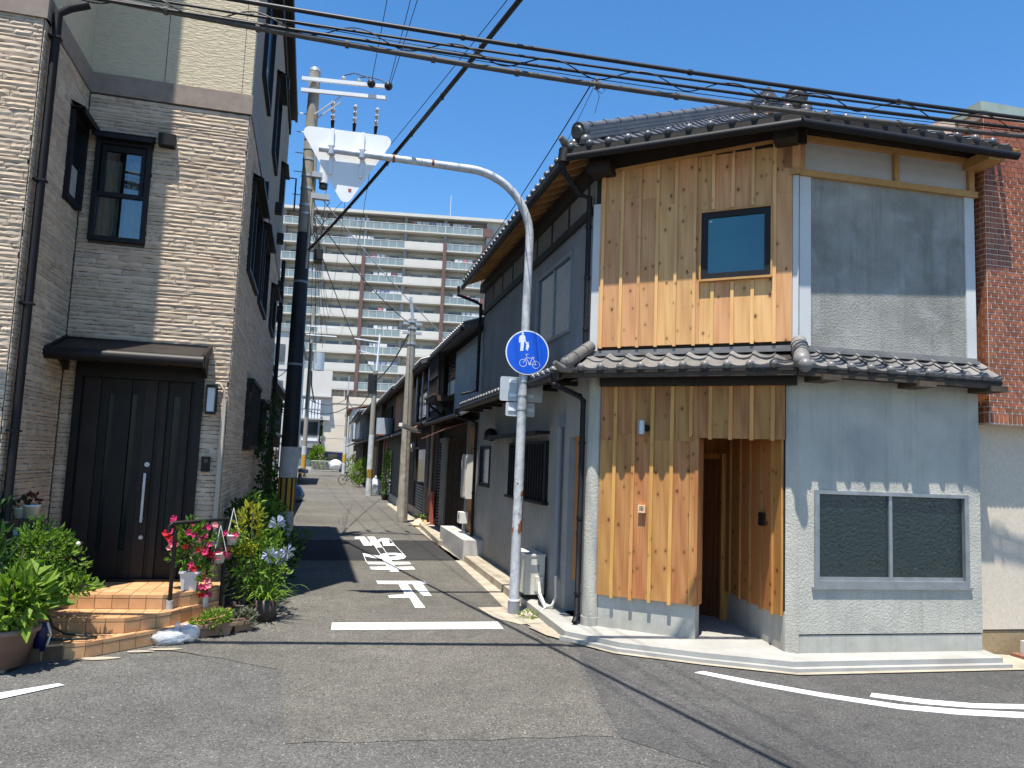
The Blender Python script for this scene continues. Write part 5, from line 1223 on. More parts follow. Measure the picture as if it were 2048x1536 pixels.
# cable node with drop wires to the corner house eave
nd = thing('cable_node', 'rusty wire clamp on the lowest street cable with dangling wire tails', 'cable clamp', T(2.27, 6.77, 5.67))
for k in range(7): MB().bar((tr.uniform(-.06,.06),tr.uniform(-.04,.04),tr.uniform(-.05,.05)),(tr.uniform(-.08,.08),tr.uniform(-.04,.04),tr.uniform(-.04,.06)), .02,.02).build('clamp_piece', MT['rust_sheet'] if k % 2 else MT['alum'], nd)
MB().tube([(.03,0,-.02),(.07,0,-.12),(.03,0,-.3)], .003, 5).build('wire_tail', MT['cable'], nd); MB().tube([(.05,0,0),(.13,0,-.05),(.09,0,-.09),(.03,0,-.04)], .003, 5).build('wire_tail', MT['cable'], nd)
cable('twin drop wire from the street cable clamp to corner house eave', (2.25,6.77,5.65), (2.64,16.2,5.98), .1, .007)
cable('thin drop wire parallel to the twin drop wire', (2.28,6.77,5.63), (2.62,12.2,5.5), .12, .003)
# ------------------------------------------------------------------ tower block at the end of the lane
ap = thing('apartment_block', 'tall beige apartment block with glass balconies closing the view at lane end', 'apartment block', T(0, 118))
U = Vector((.991, -.136, 0)); FP = frame((24.0-.991*66, 112.75+.136*66), (24.0, 112.75)); APM = T(0, -118) @ FP
def apart(mb, nm, m, parent=None): return mb.build(nm, MT[m], parent or ap, APM if parent is None else None)
s_of = lambda x: 66-(24.0-x)/.991
NF, PITCH, TOP = 14, 2.72, 38.9
bays = [s_of(15.4-5.97*k) for k in range(10)][::-1]+[s_of(21.0)]
apart(MB().box(.0, 66, 1.7, 14, 0, TOP-.05), 'rear_wall', 'apt_wall')
apart(MB().box(-.3, 66.5, -.35, 14.3, TOP-.45, TOP).box(10, 60, 5, 12, TOP, TOP+.3), 'roof_slab', 'apt_white')
apart(MB().box(63.6, 66, .4, 1.7, 0, TOP-.45), 'end_wall', 'apt_wall')
pane = MB().box(0, 1.12, .0, .03, .18, 1.12).mesh('pane', MT['pale_glass'])
acm = MB().box(0,.8,.9,1.2,.18,.78).mesh('ac_unit', MT['pvc_white'])
wnm = MB().box(0, 1.9, 1.66, 1.695, .12, 1.95).mesh('window', MT['apt_window']); wns = MB().box(0, 1.4, 1.66, 1.695, .12, 1.95).mesh('window', MT['apt_window'])
ar = random.Random(8); npane = 0
for f in range(NF):
    zf = TOP-2.8-PITCH*f
    if zf < -1: break
    apart(MB().box(-.2, 66.1 if f else 63.4, -.05, 1.72, zf, zf+.17), 'balcony_slab', 'apt_white')
    apart(MB().box(0, 63.5, 1.55, 1.71, zf+2.08, zf+2.45), 'lintel_wall', 'apt_wall')
    for b in range(len(bays)-1):
        x0, x1 = bays[b], bays[b+1]; wx = 24.0-.991*(66-x0)
        issolid = (f >= 2 and abs(wx+2.5) < 1) or (f >= 1 and abs(wx-9.43) < 1) or (f >= 2 and wx < -14 and b % 2 == 0) or f >= 12
        if issolid: apart(MB().box(x0+.02, x1-.02, -.06, .06, zf+.171, zf+1.24), 'solid_parapet', 'apt_white')
        else:
            rails = MB().box(x0, x1-.004, -.03, .03, zf+1.16, zf+1.24)
            for k in range(6): rails.box(x0+k*(x1-x0-.06)/5, x0+.06+k*(x1-x0-.06)/5, -.03, .03, zf+.171, zf+1.16)
            apart(rails, 'balcony_rail', 'apt_white')
            for k in range(5):
                if x0 < s_of(-9.5) and not (f % 3 == 0): continue
                if npane < 296: link('pane', pane, ap, APM @ T(x0+.07+k*(x1-x0-.06)/5, 0, zf)); npane += 1
        if x0 > s_of(-10):
            link('window', wnm, ap, APM @ T(x0+1.0, 0, zf)); link('window', wns, ap, APM @ T(x0+3.6+ar.uniform(-.3,.3), 0, zf))
            link('ac_unit', acm, ap, APM @ T(x0+ar.choice((.5,2.9,4.8)), 0, zf))
            apart(MB().box(x0-.25, x0+.25, .5, 1.7, zf+.171, zf+2.72), 'party_wall', 'apt_grey')
    apart(MB().box(s_of(21.05), 66.05 if f else 64.5, -.06, .06, zf+.0, zf+1.26), 'red_parapet', 'apt_red')
for x, f in ((3.45, 2), (15.4, 1)): apart(MB().box(s_of(x)-.25, s_of(x)+.25, -.25, -.061, 0, TOP-2.8-PITCH*f+1.3), 'red_fin', 'apt_red')
apart(MB().tube([(s_of(16),6,TOP),(s_of(16),6,TOP+5.5)], .05, 6), 'lightning_rod', 'apt_white')
for k, (f, wx, n, lb) in enumerate(((0,-6,5,'row of white laundry on top floor balcony behind the dark pole'),(0,0,6,'row of white shirts on top floor balcony left of centre'),(0,10.5,9,'long row of mixed white laundry on top floor glass balcony'),(0,16.5,5,'white shirts hanging at right end of top floor glass balcony'),(1,1.0,7,'blankets and shirts draped over second balcony row from the top'),(2,4.6,3,'few pale clothes on third balcony row of the tower block'),(3,5,6,'laundry on fourth balcony row of the tower block'),(4,5,7,'laundry on fifth balcony row of the tower block'),(5,6,2,'pink and white towels on sixth balcony row'),(7,5,5,'white laundry on a low balcony of the tower block'),(5,18.5,5,'pale laundry at right on sixth balcony row'),(3,-6.5,5,'white sheets on fourth balcony row left of the first red fin'),(4,17,4,'pale laundry at right on fifth balcony row'),(6,5.5,5,'shirts on seventh balcony row between the red fins'),(8,5,6,'long row of laundry low between the red fins'),(2,17,4,'few white clothes at right on third balcony row'),(1,-6,4,'white clothes on second balcony row beside dark pole'))):
    zf = TOP-2.8-PITCH*f; la = thing('laundry', lb, 'laundry', FP @ T(s_of(wx), .35, zf+1.75)); x = 0
    MB().tube([(-.2,0,0),(n*.75,0,0)], .02, 5).build('drying_pole', MT['galv_plain'], la)
    for i in range(n):
        w = ar.uniform(.35,.7); h = ar.uniform(.5,.95); m = 'pvc_white' if ar.random() < .75 or f == 5 and i else ('petal_pale' if ar.random() < .5 else 'petal_blue')
        MB().box(x, x+w, -.05+ar.uniform(-.05,.05), .02, -h, 0).build('garment', MT[m], la); x += w+ar.uniform(.03,.2)

# ------------------------------------------------------------------ buildings at the end of the lane
cb = thing('cream_building', 'windowless cream rendered building with roof terrace below the tower block', 'building', T(4, 101))
MB().box(-4.75, 9, -3.5, 6, 0, 9.0).build('wall', MT['cream_far'], cb); MB().box(-4.8, 9, -3.56, -3.501, 8.4, 9.25).build('parapet', MT['cream_far'], cb)
for k in range(40): MB().box(-4.7+k*.34, -4.66+k*.34, -3.4, -3.36, 9.0, 10.0).build('terrace_rail', MT['apt_red'], cb) if k % 2 == 0 else None
MB().box(-4.8, 9, -3.42, -3.34, 10.0, 10.08).build('rail_top', MT['apt_red'], cb)
for z in (2.4, 4.0, 5.6, 7.2): MB().box(-4.7, 8.9, -3.51, -3.498, z, z+.03).build('wall_joint', MT['apt_grey'], cb)
sh = thing('shop_house', 'narrow three storey house with white louvred balcony and grey shutter', 'house', T(-3.2, 97))
MB().box(-3, 2.05, 0, 8, 0, 6.2).build('wall', MT['shutter'], sh); MB().box(-3, 3.2, .1, 8, 6.2, 12.3).build('upper_wall', MT['apt_white'], sh)
for k in range(14): MB().box(-2.9+k*.36, -2.66+k*.36, -.5, -.44, 6.3, 8.6).build('louvre', MT['white_paint'], sh)
MB().box(-3, 2.3, -.5, .0, 6.15, 6.3).build('balcony_floor', MT['apt_grey'], sh); MB().box(-3, 2.3, -.52, -.4, 7.35, 7.5).build('balcony_rail', MT['apt_grey'], sh)
MB().box(-3.1, 3.3, -.5, 2, 8.9, 9.05).build('balcony_roof', MT['apt_grey'], sh)
MB().box(-.3, 1.85, -.06, 0, 4.3, 5.9).build('window', MT['darkglass'], sh); MB().box(-.5, 1.95, -.7, 0, 2.75, 3.25).build('awning', MT['shutter'], sh)
MB().box(-.1, 1.75, -.08, 0, 1.45, 2.7).build('shutter', MT['pipe_grey'], sh); MB().box(-.1, 1.75, -.07, 0, .0, 1.4).build('lower_wall', MT['apt_white'], sh); MB().box(.0, 1.9, -.12, 0, 3.6, 3.9).build('sill_band', MT['white_paint'], sh)
fn = thing('metal_fence', 'low pale green metal railing across the end of the lane', 'fence', T(-.4, 94.5))
for k in range(22): MB().box(-1.4+k*.15, -1.37+k*.15, -.02, .02, 0, 1.25).build('fence_bar', MT['apt_white'], fn)
MB().box(-1.42, 1.85, -.03, .03, 1.2, 1.28).build('fence_rail', MT['apt_white'], fn); MB().box(-1.42, 1.85, -.03, .03, .1, .16).build('fence_rail', MT['apt_white'], fn)
vn = thing('parked_van', 'dark blue parked van mostly hidden behind lane end railing', 'van', T(.9, 96.2))
MB().add([(-1.4,0,.35),(1.5,0,.35),(1.5,0,2.3),(-1.1,0,2.35),(-1.4,0,1.5),(-1.4,1.6,.35),(1.5,1.6,.35),(1.5,1.6,2.3),(-1.1,1.6,2.35),(-1.4,1.6,1.5)], [(0,1,2,3,4),(9,8,7,6,5),(0,5,6,1),(1,6,7,2),(2,7,8,3),(3,8,9,4),(4,9,5,0)]).build('van_body', MT['navy'], vn)
MB().box(-.8,.4,-.01,-.003,1.4,2.1).build('van_window', MT['darkglass'], vn); MB().tube([(-.8,-.03,.33),(-.8,.2,.33)], .33, 14).build('wheel', MT['tyre'], vn); MB().tube([(.9,-.03,.33),(.9,.2,.33)], .33, 14).build('wheel', MT['tyre'], vn)
cv = thing('covered_scooter', 'scooter under a crumpled white cover behind lane end railing', 'scooter', T(1.0, 95.4))
mb = MB(); mb.ball((0,0,.8), .75, 12, 8, .9); [setattr(p, 'x', p.x*(1+.2*sin(p.z*7+p.y*5))) for p in mb.v]; mb.build('cover', MT['white_paint'], cv); MB().tube([(-.5,-.1,.25),(-.5,.1,.25)], .25, 12).build('wheel', MT['tyre'], cv)
bp2 = thing('beige_apartment', 'beige multi storey building partly hidden behind the dark utility pole', 'building', T(-6, 52))
MB().box(-4, 3.75, -2, 12, 0, 9.6).build('wall', MT['apt_white'], bp2); MB().box(-4, 3.9, -2.1, 12, 9.6, 9.85).build('roof', MT['apt_grey'], bp2)
for z in (2.6, 4.9, 7.2): MB().box(-4, 3.78, -2.03, -2.001, z, z+.04).build('wall_joint', MT['apt_grey'], bp2); MB().box(-4, 3.0, -2.06, -2.001, z+.5, z+1.6).build('window', MT['apt_window'], bp2)

# ------------------------------------------------------------------ old row houses along the right of the lane
RG = 'old row houses on the right of the lane'
def rowhouse(label, y0, y1, xf, eave=4.85, xe=2.55, pent=2.95, mat_up='dark_wall', mat_lo='dark_wall', roofz=6.1):
    t = thing('row_house', label, 'house', T(xf+2, (y0+y1)/2), group=RG); I = T(-xf-2, -(y0+y1)/2); F = frame((xf, y1), (xf, y0)); L = y1-y0
    P = lambda mb, nm, m, parent=None, fr=True: mb.build(nm, MT[m], parent or t, (I @ F if fr else I) if parent is None else None)
    P(MB().box(0, L, .06, 5, pent, eave+.25), 'upper_wall', mat_up); P(MB().box(0, L, .0, 5, 0, pent), 'lower_wall', mat_lo)
    slab([(xe,y1+.05,eave),(xe,y0-.05,eave),(xf+3,y0-.05,roofz),(xf+3,y1+.05,roofz)], 0, .10).build('roof', MT['kawara_dark'], t, I)
    wv = MB()
    n = int(L/.26)
    for i in range(n):
        y = y0+.13+i*(L-.1)/n; wv.tube([(xe-.02,y,eave+.035),(xf+2.6,y,eave+.035+(roofz-eave)*(xf+2.62-xe)/(xf+3-xe))], .05, 6)
    o = wv.build('roof_tile_roll', MT['kawara_dark'], t, I); o['kind'] = 'stuff'
    P(MB().tube([(.0,xe-xf-.02,eave-.09),(L,xe-xf-.02,eave-.09)], .05, 8), 'gutter', 'black_metal')
    for k in range(int(L/.55)): P(MB().bar((.2+k*.55,xe-xf+.02,eave-.05),(.2+k*.55,.1,eave+.12), .05,.06), 'rafter', 'old_timber')
    return t, P, L, F, I
def pentroof(t, P, L, z, out, mat='kawara_dark', x0=0, x1=None):
    x1 = L if x1 is None else x1
    P(MB().add([(x0,-out,z),(x1,-out,z),(x1,0,z+.25),(x0,0,z+.25),(x0,-out,z-.05),(x1,-out,z-.05),(x1,0,z+.2),(x0,0,z+.2)], [(0,1,2,3),(7,6,5,4),(0,4,5,1),(1,5,6,2),(3,7,4,0)]), 'pent_roof', mat)
    P(MB().tube([(x0,-out-.04,z-.02),(x1,-out-.04,z-.02)], .045, 8), 'gutter', 'black_metal')
def slats(P, x0, x1, z0, z1, n, mat, y=-.05, nm='slat', wf=.7):
    w = (x1-x0)/n
    for i in range(n): P(MB().box(x0+i*w, x0+i*w+w*wf, y, y+.04, z0, z1), nm, mat)
# first house: corrugated upper wall
t, P, L, F, I = rowhouse('row house with pale blue corrugated upper wall next to the corner house', 16.45, 22.3, 3.22, 4.95, 2.72)
S_ = lambda y: 22.3-y
c = MB(); n = 90; x0, x1 = S_(20.3), L-.02
vs = [(x0+(x1-x0)*i/n, -.012-.018*(i % 2), z) for z in (3.25, 4.98) for i in range(n+1)]; c.add(vs, [(i,i+1,n+2+i,n+1+i) for i in range(n)]); P(c, 'corrugated_cladding', 'corrugated')
P(MB().box(x0-.06, x1, -.035, -.0305, 4.86, 5.02), 'cladding_trim', 'beam_dark')
pentroof(t, P, L, 3.0, .48)
# dark balcony with bars
P(MB().box(S_(22.2), S_(20.35), -.55, .0, 3.55, 3.70).box(S_(22.25), S_(20.3), -.60, -.50, 3.68, 3.75), 'balcony_floor', 'old_timber')
P(MB().bar((S_(20.6),-.5,3.55),(S_(20.6),-.02,3.2), .06,.06), 'balcony_brace', 'old_timber'); P(MB().bar((S_(22.0),-.5,3.55),(S_(22.0),-.02,3.2), .06,.06), 'balcony_brace', 'old_timber')
for k in range(9): P(MB().box(S_(22.1)+k*.21, S_(22.1)+.05+k*.21, -.5, -.45, 3.7, 4.85), 'balcony_bar', 'beam_dark')
P(MB().box(S_(22.2), S_(20.35), -.52, -.45, 4.2, 4.26), 'balcony_rail', 'beam_dark'); P(MB().box(S_(22.2), S_(20.4), .03, .05, 3.8, 4.7), 'window', 'darkglass')
# ground floor
P(MB().box(S_(17.35), S_(16.5), -.05, -.0, .0, 2.9), 'plaster_pier', 'plaster_lane'); slats(P, S_(17.2), S_(16.62), .45, 2.75, 5, 'cedar', -.10, 'cedar_slat', .92)
P(MB().box(S_(17.9), S_(17.4), -.06, -.0, .0, 2.9), 'plaster_pier', 'mid_wall'); P(MB().box(S_(22.28), S_(20.9), -.08, -.0, .0, 2.6), 'plaster_pier', 'mid_wall')
dr = P(MB().box(S_(20.85), S_(17.95), -.02, -.001, .1, 2.55), 'sliding_door', 'beam_dark'); 
for k in range(11): MB().box(S_(20.8)+k*.26, S_(20.8)+.04+k*.26, -.05, -.021, .15, 2.5).build('lattice_bar', MT['old_timber'], dr)
ch = MB()
for k in range(28): ch.ball((S_(20.85), -.25, .25+k*.08), .035, 6, 4)
o = P(ch, 'rain_chain', 'beam_dark'); o['kind'] = 'stuff'
P(MB().add([(S_(21.2),-.75,2.55),(S_(17.9),-.6,2.72),(S_(17.9),.0,2.92),(S_(21.2),.0,2.85),(S_(21.2),-.75,2.52),(S_(17.9),-.6,2.69)], [(0,1,2,3),(0,4,5,1)]), 'rusty_awning', 'rust_sheet')
def fthing(name, label, cat, M, parts, group=None):
    t_ = thing(name, label, cat, M, group)
    for nm, mb, m in parts: mb.build(nm, MT[m], t_)
    return t_
fthing('meter_cabinet', 'tall cream electric meter cabinet fixed over cedar slats', 'meter cabinet', T(3.06, 16.9, 1.65), [('cabinet_body', MB().box(-.10, .04, -.32, .32, -.48, .48), 'ac_cream'), ('cabinet_door', MB().box(-.115, -.1001, -.29, .29, -.44, .44), 'ac_cream'), ('meter_dial', MB().box(-.13, -.1151, .1, .22, .18, .36), 'darkglass')])
fthing('gas_meter', 'white gas meter with pipes low on the cedar slats', 'gas meter', T(3.0, 16.9, .75), [('meter_body', MB().box(-.12, .06, -.16, .16, -.12, .12), 'pvc_white'), ('meter_pipe', MB().tube([(0,-.1,-.12),(0,-.1,-.5)], .02, 8), 'pipe_grey'), ('meter_valve', MB().tube([(0,.1,-.12),(0,.1,-.5)], .02, 8), 'pvc_white'), ('meter_window', MB().box(-.126, -.1201, -.06, .06, 0, .05), 'darkglass')])
fthing('concrete_step', 'long raw concrete block step along the lane kerb', 'step', T(2.93, 17.0), [('step_body', MB().box(-.20, .19, -1.7, 1.55, 0, .42), 'concrete_block'), ('inspection_hatch', MB().box(-.08, .08, .5, .9, .4201, .426), 'concrete_old')])
fthing('street_light', 'white tube street light slanting out from the row house eave', 'street light', T(2.35, 22.9, 3.0), [('light_body', MB().bar((-.35,-.5,-.05),(.30,.3,-.20), .12,.10), 'ac_cream'), ('light_tube', MB().bar((-.33,-.5,-.12),(.15,.1,-.22), .08,.05), 'lamp_glass'), ('light_arm', MB().tube([(.1,.1,-.1),(.7,.4,.2)], .025, 6), 'rust_sheet')])
fthing('red_board', 'red painted board leaning upright at foot of pale pier', 'board', T(3.03, 22.55), [('board_face', MB().box(-.03, .03, -.28, .20, .0, 1.02), 'red_panel'), ('board_edge', MB().box(-.035, .035, -.29, .21, 1.02, 1.05), 'red_panel')])
# second house
t, P, L, F, I = rowhouse('row house with grey panel and steel posts on its upper floor behind mottled pole', 22.35, 31.5, 3.12, 4.85, 2.5)
pentroof(t, P, L, 2.9, .55, 'rust_sheet', 0, 5.5); pentroof(t, P, L, 3.05, .5, 'kawara_dark', 5.52, L)
P(MB().box(L-2.2, L-.8, -.03, .05, 3.5, 4.6), 'window', 'pipe_grey'); P(MB().box(L-5.2, L-2.8, -.02, .05, 3.4, 4.6), 'window', 'darkglass')
for k in range(4): P(MB().tube([(L-.5-k*1.6,-.3,3.2),(L-.5-k*1.6,-.3,4.75)], .03, 6), 'steel_post', 'galv_plain')
slats(P, .4, 3.2, 3.3, 4.7, 9, 'brown_board', -.02, 'wall_board', .95)
P(MB().tube([(L-.9,-.06,.9),(L-.9,-.06,3.0)], .05, 8), 'drain_pipe', 'conduit'); P(MB().box(L-1.9, L-1.0, -.03, 0, .1, 1.1), 'wall_panel', 'rust_sheet')
P(MB().box(L-4.6, L-2.6, -.03, .0, 1.2, 2.3), 'window', 'darkglass'); 
for k in range(10): P(MB().box(L-4.6, L-2.6, -.06, -.031, .25+k*.09, .30+k*.09), 'louvre', 'shutter')
P(MB().box(L-2.5, L-2.1, -.06, .0, .0, 2.8), 'plaster_pier', 'mid_wall'); slats(P, .3, 3.6, .2, 2.7, 10, 'dark_wall', -.04, 'wall_board', .95); P(MB().box(0, L, -.05, .0, 0, .3), 'wall_base', 'concrete_old')
fthing('balcony_laundry', 'dark clothes and a white bag hanging under row house pent roof', 'laundry', T(2.75, 24.9, 2.3), [('garment', MB().box(-.05, .03, -.5, .0, -1.0, .0), 'tyre'), ('garment', MB().box(-.05, .03, .1, .5, -.8, .0), 'beam_dark'), ('white_bag', MB().ball((-.1,.35,.05), .15, 8, 6), 'pvc_white'), ('drying_pole', MB().tube([(0,-.7,.02),(0,.9,.02)], .015, 6), 'galv_plain')])
# third house: brown boards
t, P, L, F, I = rowhouse('row house with warm brown board walls behind the yellow banded pole', 31.55, 43.0, 2.95, 4.85, 2.42, mat_up='dark_wall')
pentroof(t, P, L, 2.85, .5); slats(P, L-4.2, L-.4, 3.2, 4.75, 12, 'brown_board', -.02, 'wall_board', .95); slats(P, .6, 3.4, .3, 2.7, 9, 'brown_board', -.03, 'wall_board', .95); slats(P, L-3.4, L-.5, .2, 2.6, 9, 'old_timber', -.03, 'wall_board', .95)
P(MB().box(4.2, 6.6, -.03, .0, .2, 2.3), 'sliding_door', 'darkglass'); P(MB().box(1.0, 5.0, -.02, .05, 3.4, 4.5), 'window', 'darkglass')
for k in range(6): P(MB().box(1.0+k*.78, 1.06+k*.78, -.06, -.0201, 3.4, 4.5), 'lattice_bar', 'old_timber')
P(MB().tube([(5.5,-.3,.1),(5.5,-.3,2.8)], .05, 8), 'drain_pipe', 'rust_sheet'); P(MB().box(0, L, -.06, .0, 0, .35), 'wall_base', 'concrete_old')
fthing('blue_tank', 'pale blue water tank on pent roof beside yellow banded pole', 'tank', T(2.55, 36.5, 3.35), [('tank_body', MB().tube([(0,0,-.3),(0,0,.45)], .42, 14), 'corrugated'), ('tank_stand', MB().box(-.4, .4, -.4, .4, -.36, -.3), 'rust_sheet')])
# farther houses
t, P, L, F, I = rowhouse('farther row house with shaded door and jumble of planters outside', 43.05, 56, 2.7, 4.9, 2.2)
pentroof(t, P, L, 2.9, .6); slats(P, L-5, L-1, .2, 2.6, 10, 'brown_board', -.03, 'wall_board', .9); P(MB().box(2, 6, -.03, .0, .2, 2.4), 'sliding_door', 'darkglass'); P(MB().box(2, 8, -.02, .05, 3.4, 4.4), 'window', 'darkglass')
t, P, L, F, I = rowhouse('farthest row house with pale wall and blue sheet on balcony', 56.05, 78, 2.45, 5.2, 1.95, mat_up='mid_wall')
pentroof(t, P, L, 2.9, .6); P(MB().box(L-6, L-1, -.7, .0, 3.1, 3.2), 'balcony_floor', 'old_timber'); P(MB().box(L-5, L-2.4, -.74, -.70, 3.2, 4.4), 'balcony_sheet', 'blue_sheet'); P(MB().box(2, 9, -.03, .0, .2, 2.4), 'sliding_door', 'darkglass'); P(MB().box(6, 14, -.02, .05, 3.5, 4.8), 'upper_panel', 'plaster_pale')
wh = thing('white_house', 'white walled two storey house past the row houses', 'house', T(4.5, 86))
MB().box(-2.3, 4, -7, 8, 0, 6.8).build('wall', MT['apt_white'], wh); slab([(-2.8,8.2,6.7),(-2.8,-7.2,6.7),(1,-7.2,7.6),(1,8.2,7.6)], 0, .12).build('roof', MT['rust_sheet'], wh); MB().box(-2.34, -2.301, -5, -1, 3.8, 5.2).build('window', MT['darkglass'], wh)
# left side beyond the stone house
t = thing('left_row_house', 'low row house with tiled gable past the stone house on left', 'house', T(-4, 27)); I = T(4, -27)
MB().box(-6, -1.98, 20.6, 34, 0, 4.2).build('wall', MT['dark_wall'], t, I)
slab([(-1.55,20.3,4.15),(-1.55,34.3,4.15),(-4.2,34.3,5.4),(-4.2,20.3,5.4)][::-1], 0, .12).build('roof', MT['kawara_dark'], t, I)
for k in range(7): MB().tube([(-1.5-.0,20.4+k*.28,4.2),(-4.1,20.4+k*.28,5.45)], .06, 8).build('roof_tile_roll', MT['kawara'], t, I)
MB().bar((-1.5,20.28,4.12),(-4.1,20.28,5.36), .06,.14).build('barge_board', MT['old_timber'], t, I)
slab([(-1.45,21,2.55),(-1.45,33,2.55),(-2.0,33,2.8),(-2.0,21,2.8)][::-1], 0, .08).build('pent_roof', MT['kawara_dark'], t, I)
for k in range(12): MB().box(-1.98+.0, -1.94, 21.4+k*.5, 21.7+k*.5, .4, 2.4).build('lattice_bar', MT['old_timber'], t, I)
for k in range(3): MB().box(-1.975, -1.95, 28+k*1.8, 29.2+k*1.8, .9, 2.2).build('window', MT['darkglass'], t, I)
# ------------------------------------------------------------------ plants, pots and small things
pr = random.Random(21)
def leaf_cloud(mb, c, rx, ry, rz, n, ls, shell=.35, up=.3, droop=0.0):
    """n small folded leaves scattered through an uneven crown"""
    c = Vector(c); lob = [(Vector((pr.gauss(0,1),pr.gauss(0,1),pr.gauss(0,1))).normalized(), pr.uniform(.55,1.25)) for _ in range(9)]
    for _ in range(n):
        d = Vector((pr.gauss(0,1),pr.gauss(0,1),pr.gauss(0,1))).normalized()
        k = max((d.dot(l)**3 if d.dot(l) > 0 else 0)*s for l, s in lob); r = (.62+.45*k)*(1-shell*pr.random()**1.5)
        p = c+Vector((d.x*rx*r, d.y*ry*r, d.z*rz*r))
        put_leaf(mb, p, (d+Vector((pr.gauss(0,.5),pr.gauss(0,.5),pr.gauss(0,.5)+up))).normalized(), ls*pr.choice((pr.uniform(.4,.8),pr.uniform(.7,1.3),pr.uniform(1.0,1.6))), droop)
def put_leaf(mb, p, d, l, droop=0, w=.45):
    a = Vector((pr.gauss(0,1),pr.gauss(0,1),pr.gauss(0,1))); s = d.cross(a).normalized()*l*w*.5; nrm = s.cross(d).normalized()*l*.10
    m = p+d*l*.5+nrm; tip = p+d*l-nrm*(1+droop*4)
    mb.add([p, m+s, tip, m-s, m-nrm*2.2], [(0,4,2,1),(0,3,2,4)])
def stems(mb, base, tops, r=.008):
    for t_ in tops:
        b = Vector(base); q = Vector(t_); m = b.lerp(q, .5)+Vector((pr.gauss(0,.03),pr.gauss(0,.03),0)); mb.tube([b, m, q], [r*1.4, r, r*.6], 5)
def pot_mb(r0, r1, h, c=(0,0,0), n=20): return MB().lathe([(.001,0),(r0,0),(r1,h*.86),(r1*1.08,h*.86),(r1*1.09,h),(r1*.95,h),(r1*.92,h*.84),(.001,h*.82)], n, c)
def plant(name, label, cat, loc, pot=None, soil=None, foliage=(), stem=None, extra=(), group=None):
    t_ = thing(name, label, cat, T(*loc), group)
    if pot: pot[0].build('pot', MT[pot[1]], t_)
    if soil: MB().lathe([(.001,soil[1]),(soil[0],soil[1])], 16).build('soil', MT['soil'], t_)
    if stem: stem.build('stem', MT['bark'], t_)
    for nm, mb, m in foliage: mb.build(nm, MT[m], t_)
    for nm, mb, m in extra: mb.build(nm, MT[m], t_)
    return t_
def cl(*a, **k): mb = MB(); leaf_cloud(mb, *a, **k); return mb
# big foreground pot with shrub
st = MB(); stems(st, (0,0,.24), [(-.1,.05,.8),(.12,.0,.7),(.0,-.1,.9),(.1,.1,1.0),(-.2,-.05,.75)], .012)
f1 = MB(); leaf_cloud(f1, (.03,.05,.60), .36,.32,.27, 360, .12, shell=.6); f2 = MB(); leaf_cloud(f2, (-.22,.1,.9), .2,.22,.28, 150, .12, up=.6); f3 = MB(); leaf_cloud(f3, (.14,-.10,.58), .30,.22,.24, 230, .14, up=.2)
pot = pot_mb(.22,.30,.34,n=28)
for a in range(4): pot.box(.17*cos(a*pi/2+.6)-.035,.17*cos(a*pi/2+.6)+.035,.17*sin(a*pi/2+.6)-.035,.17*sin(a*pi/2+.6)+.035,-.03,.0)
plant('potted_shrub', 'broad leaved shrub in big mauve brown pot at left edge of the road', 'potted plant', (-2.74,7.88,.035), (pot,'pot_brown'), (.27,.28), (('foliage',f1,'leaf'),('foliage',f2,'leaf_dark'),('young_foliage',f3,'leaf_lime')), st)
# shrub behind it
st = MB(); stems(st, (0,0,.2), [(.0,.05,.9),(.25,.0,.7),(.1,.1,1.15),(.35,.05,1.0)], .012)
f1 = MB(); leaf_cloud(f1, (.10,.05,.90), .29,.26,.24, 620, .055, shell=.6); f2 = MB(); leaf_cloud(f2, (.22,.0,.55), .30,.24,.20, 560, .058, shell=.6); f3 = MB(); leaf_cloud(f3, (.14,.0,.74), .36,.3,.38, 800, .052, shell=.15); f4 = MB(); leaf_cloud(f4, (.46,-.1,.52), .24,.14,.09, 160, .07)
plant('garden_shrub', 'small leaved green shrub growing beside the tiled steps', 'shrub', (-2.75,8.42,.12), None, None, (('foliage',f1,'leaf'),('foliage',f2,'leaf'),('young_foliage',f3,'leaf_lime'),('young_foliage',f4,'leaf_lime')), st,
      (('flower', MB().ball((.44,-.02,.92), .022, 8, 5), 'petal_white'), ('dry_leaf', cl((.1,0,.6), .3,.25,.3, 40, .05), 'leaf_yellow')))
f1 = MB(); leaf_cloud(f1, (0,0,1.05), .2,.2,.45, 260, .12, up=.8)
st = MB(); stems(st, (0,0,0), [(0,0,1.4),(.1,.05,1.2),(-.1,0,1.3)], .014)
plant('upright_shrub', 'upright long leaved shrub at far left edge of the photo', 'shrub', (-3.13,8.25,.02), None, None, (('foliage',f1,'leaf_dark'),), st)
mb = MB(); mb.prism([(-3.1,7.85),(-2.52,8.0),(-2.14,8.30),(-2.45,8.12)], 0, .1)
fthing('garden_edging', 'row of dark garden bricks edging the bed by the steps', 'edging', T(-2.4,8.05), [('brick', MB().box(-.55+k*.17,-.395+k*.17,-.12+k*.055,-.02+k*.055,0,.13), 'brickdark') for k in range(4)])
fthing('hose', 'dark garden hose coiled on the bottom step', 'hose', T(-2.25,8.35,.16), [('hose_tube', MB().tube([(-.3,.1,.25),(-.22,.08,.08),(-.1,.06,.02),(.08,.0,.015),(.2,-.05,.015),(.16,-.12,.015),(-.1,-.16,.015),(-.35,-.1,.015)], .012, 6), 'hose_green'), ('hose_nozzle', MB().tube([(-.35,-.1,.015),(-.45,-.08,.02)], .02, 8), 'navy')])
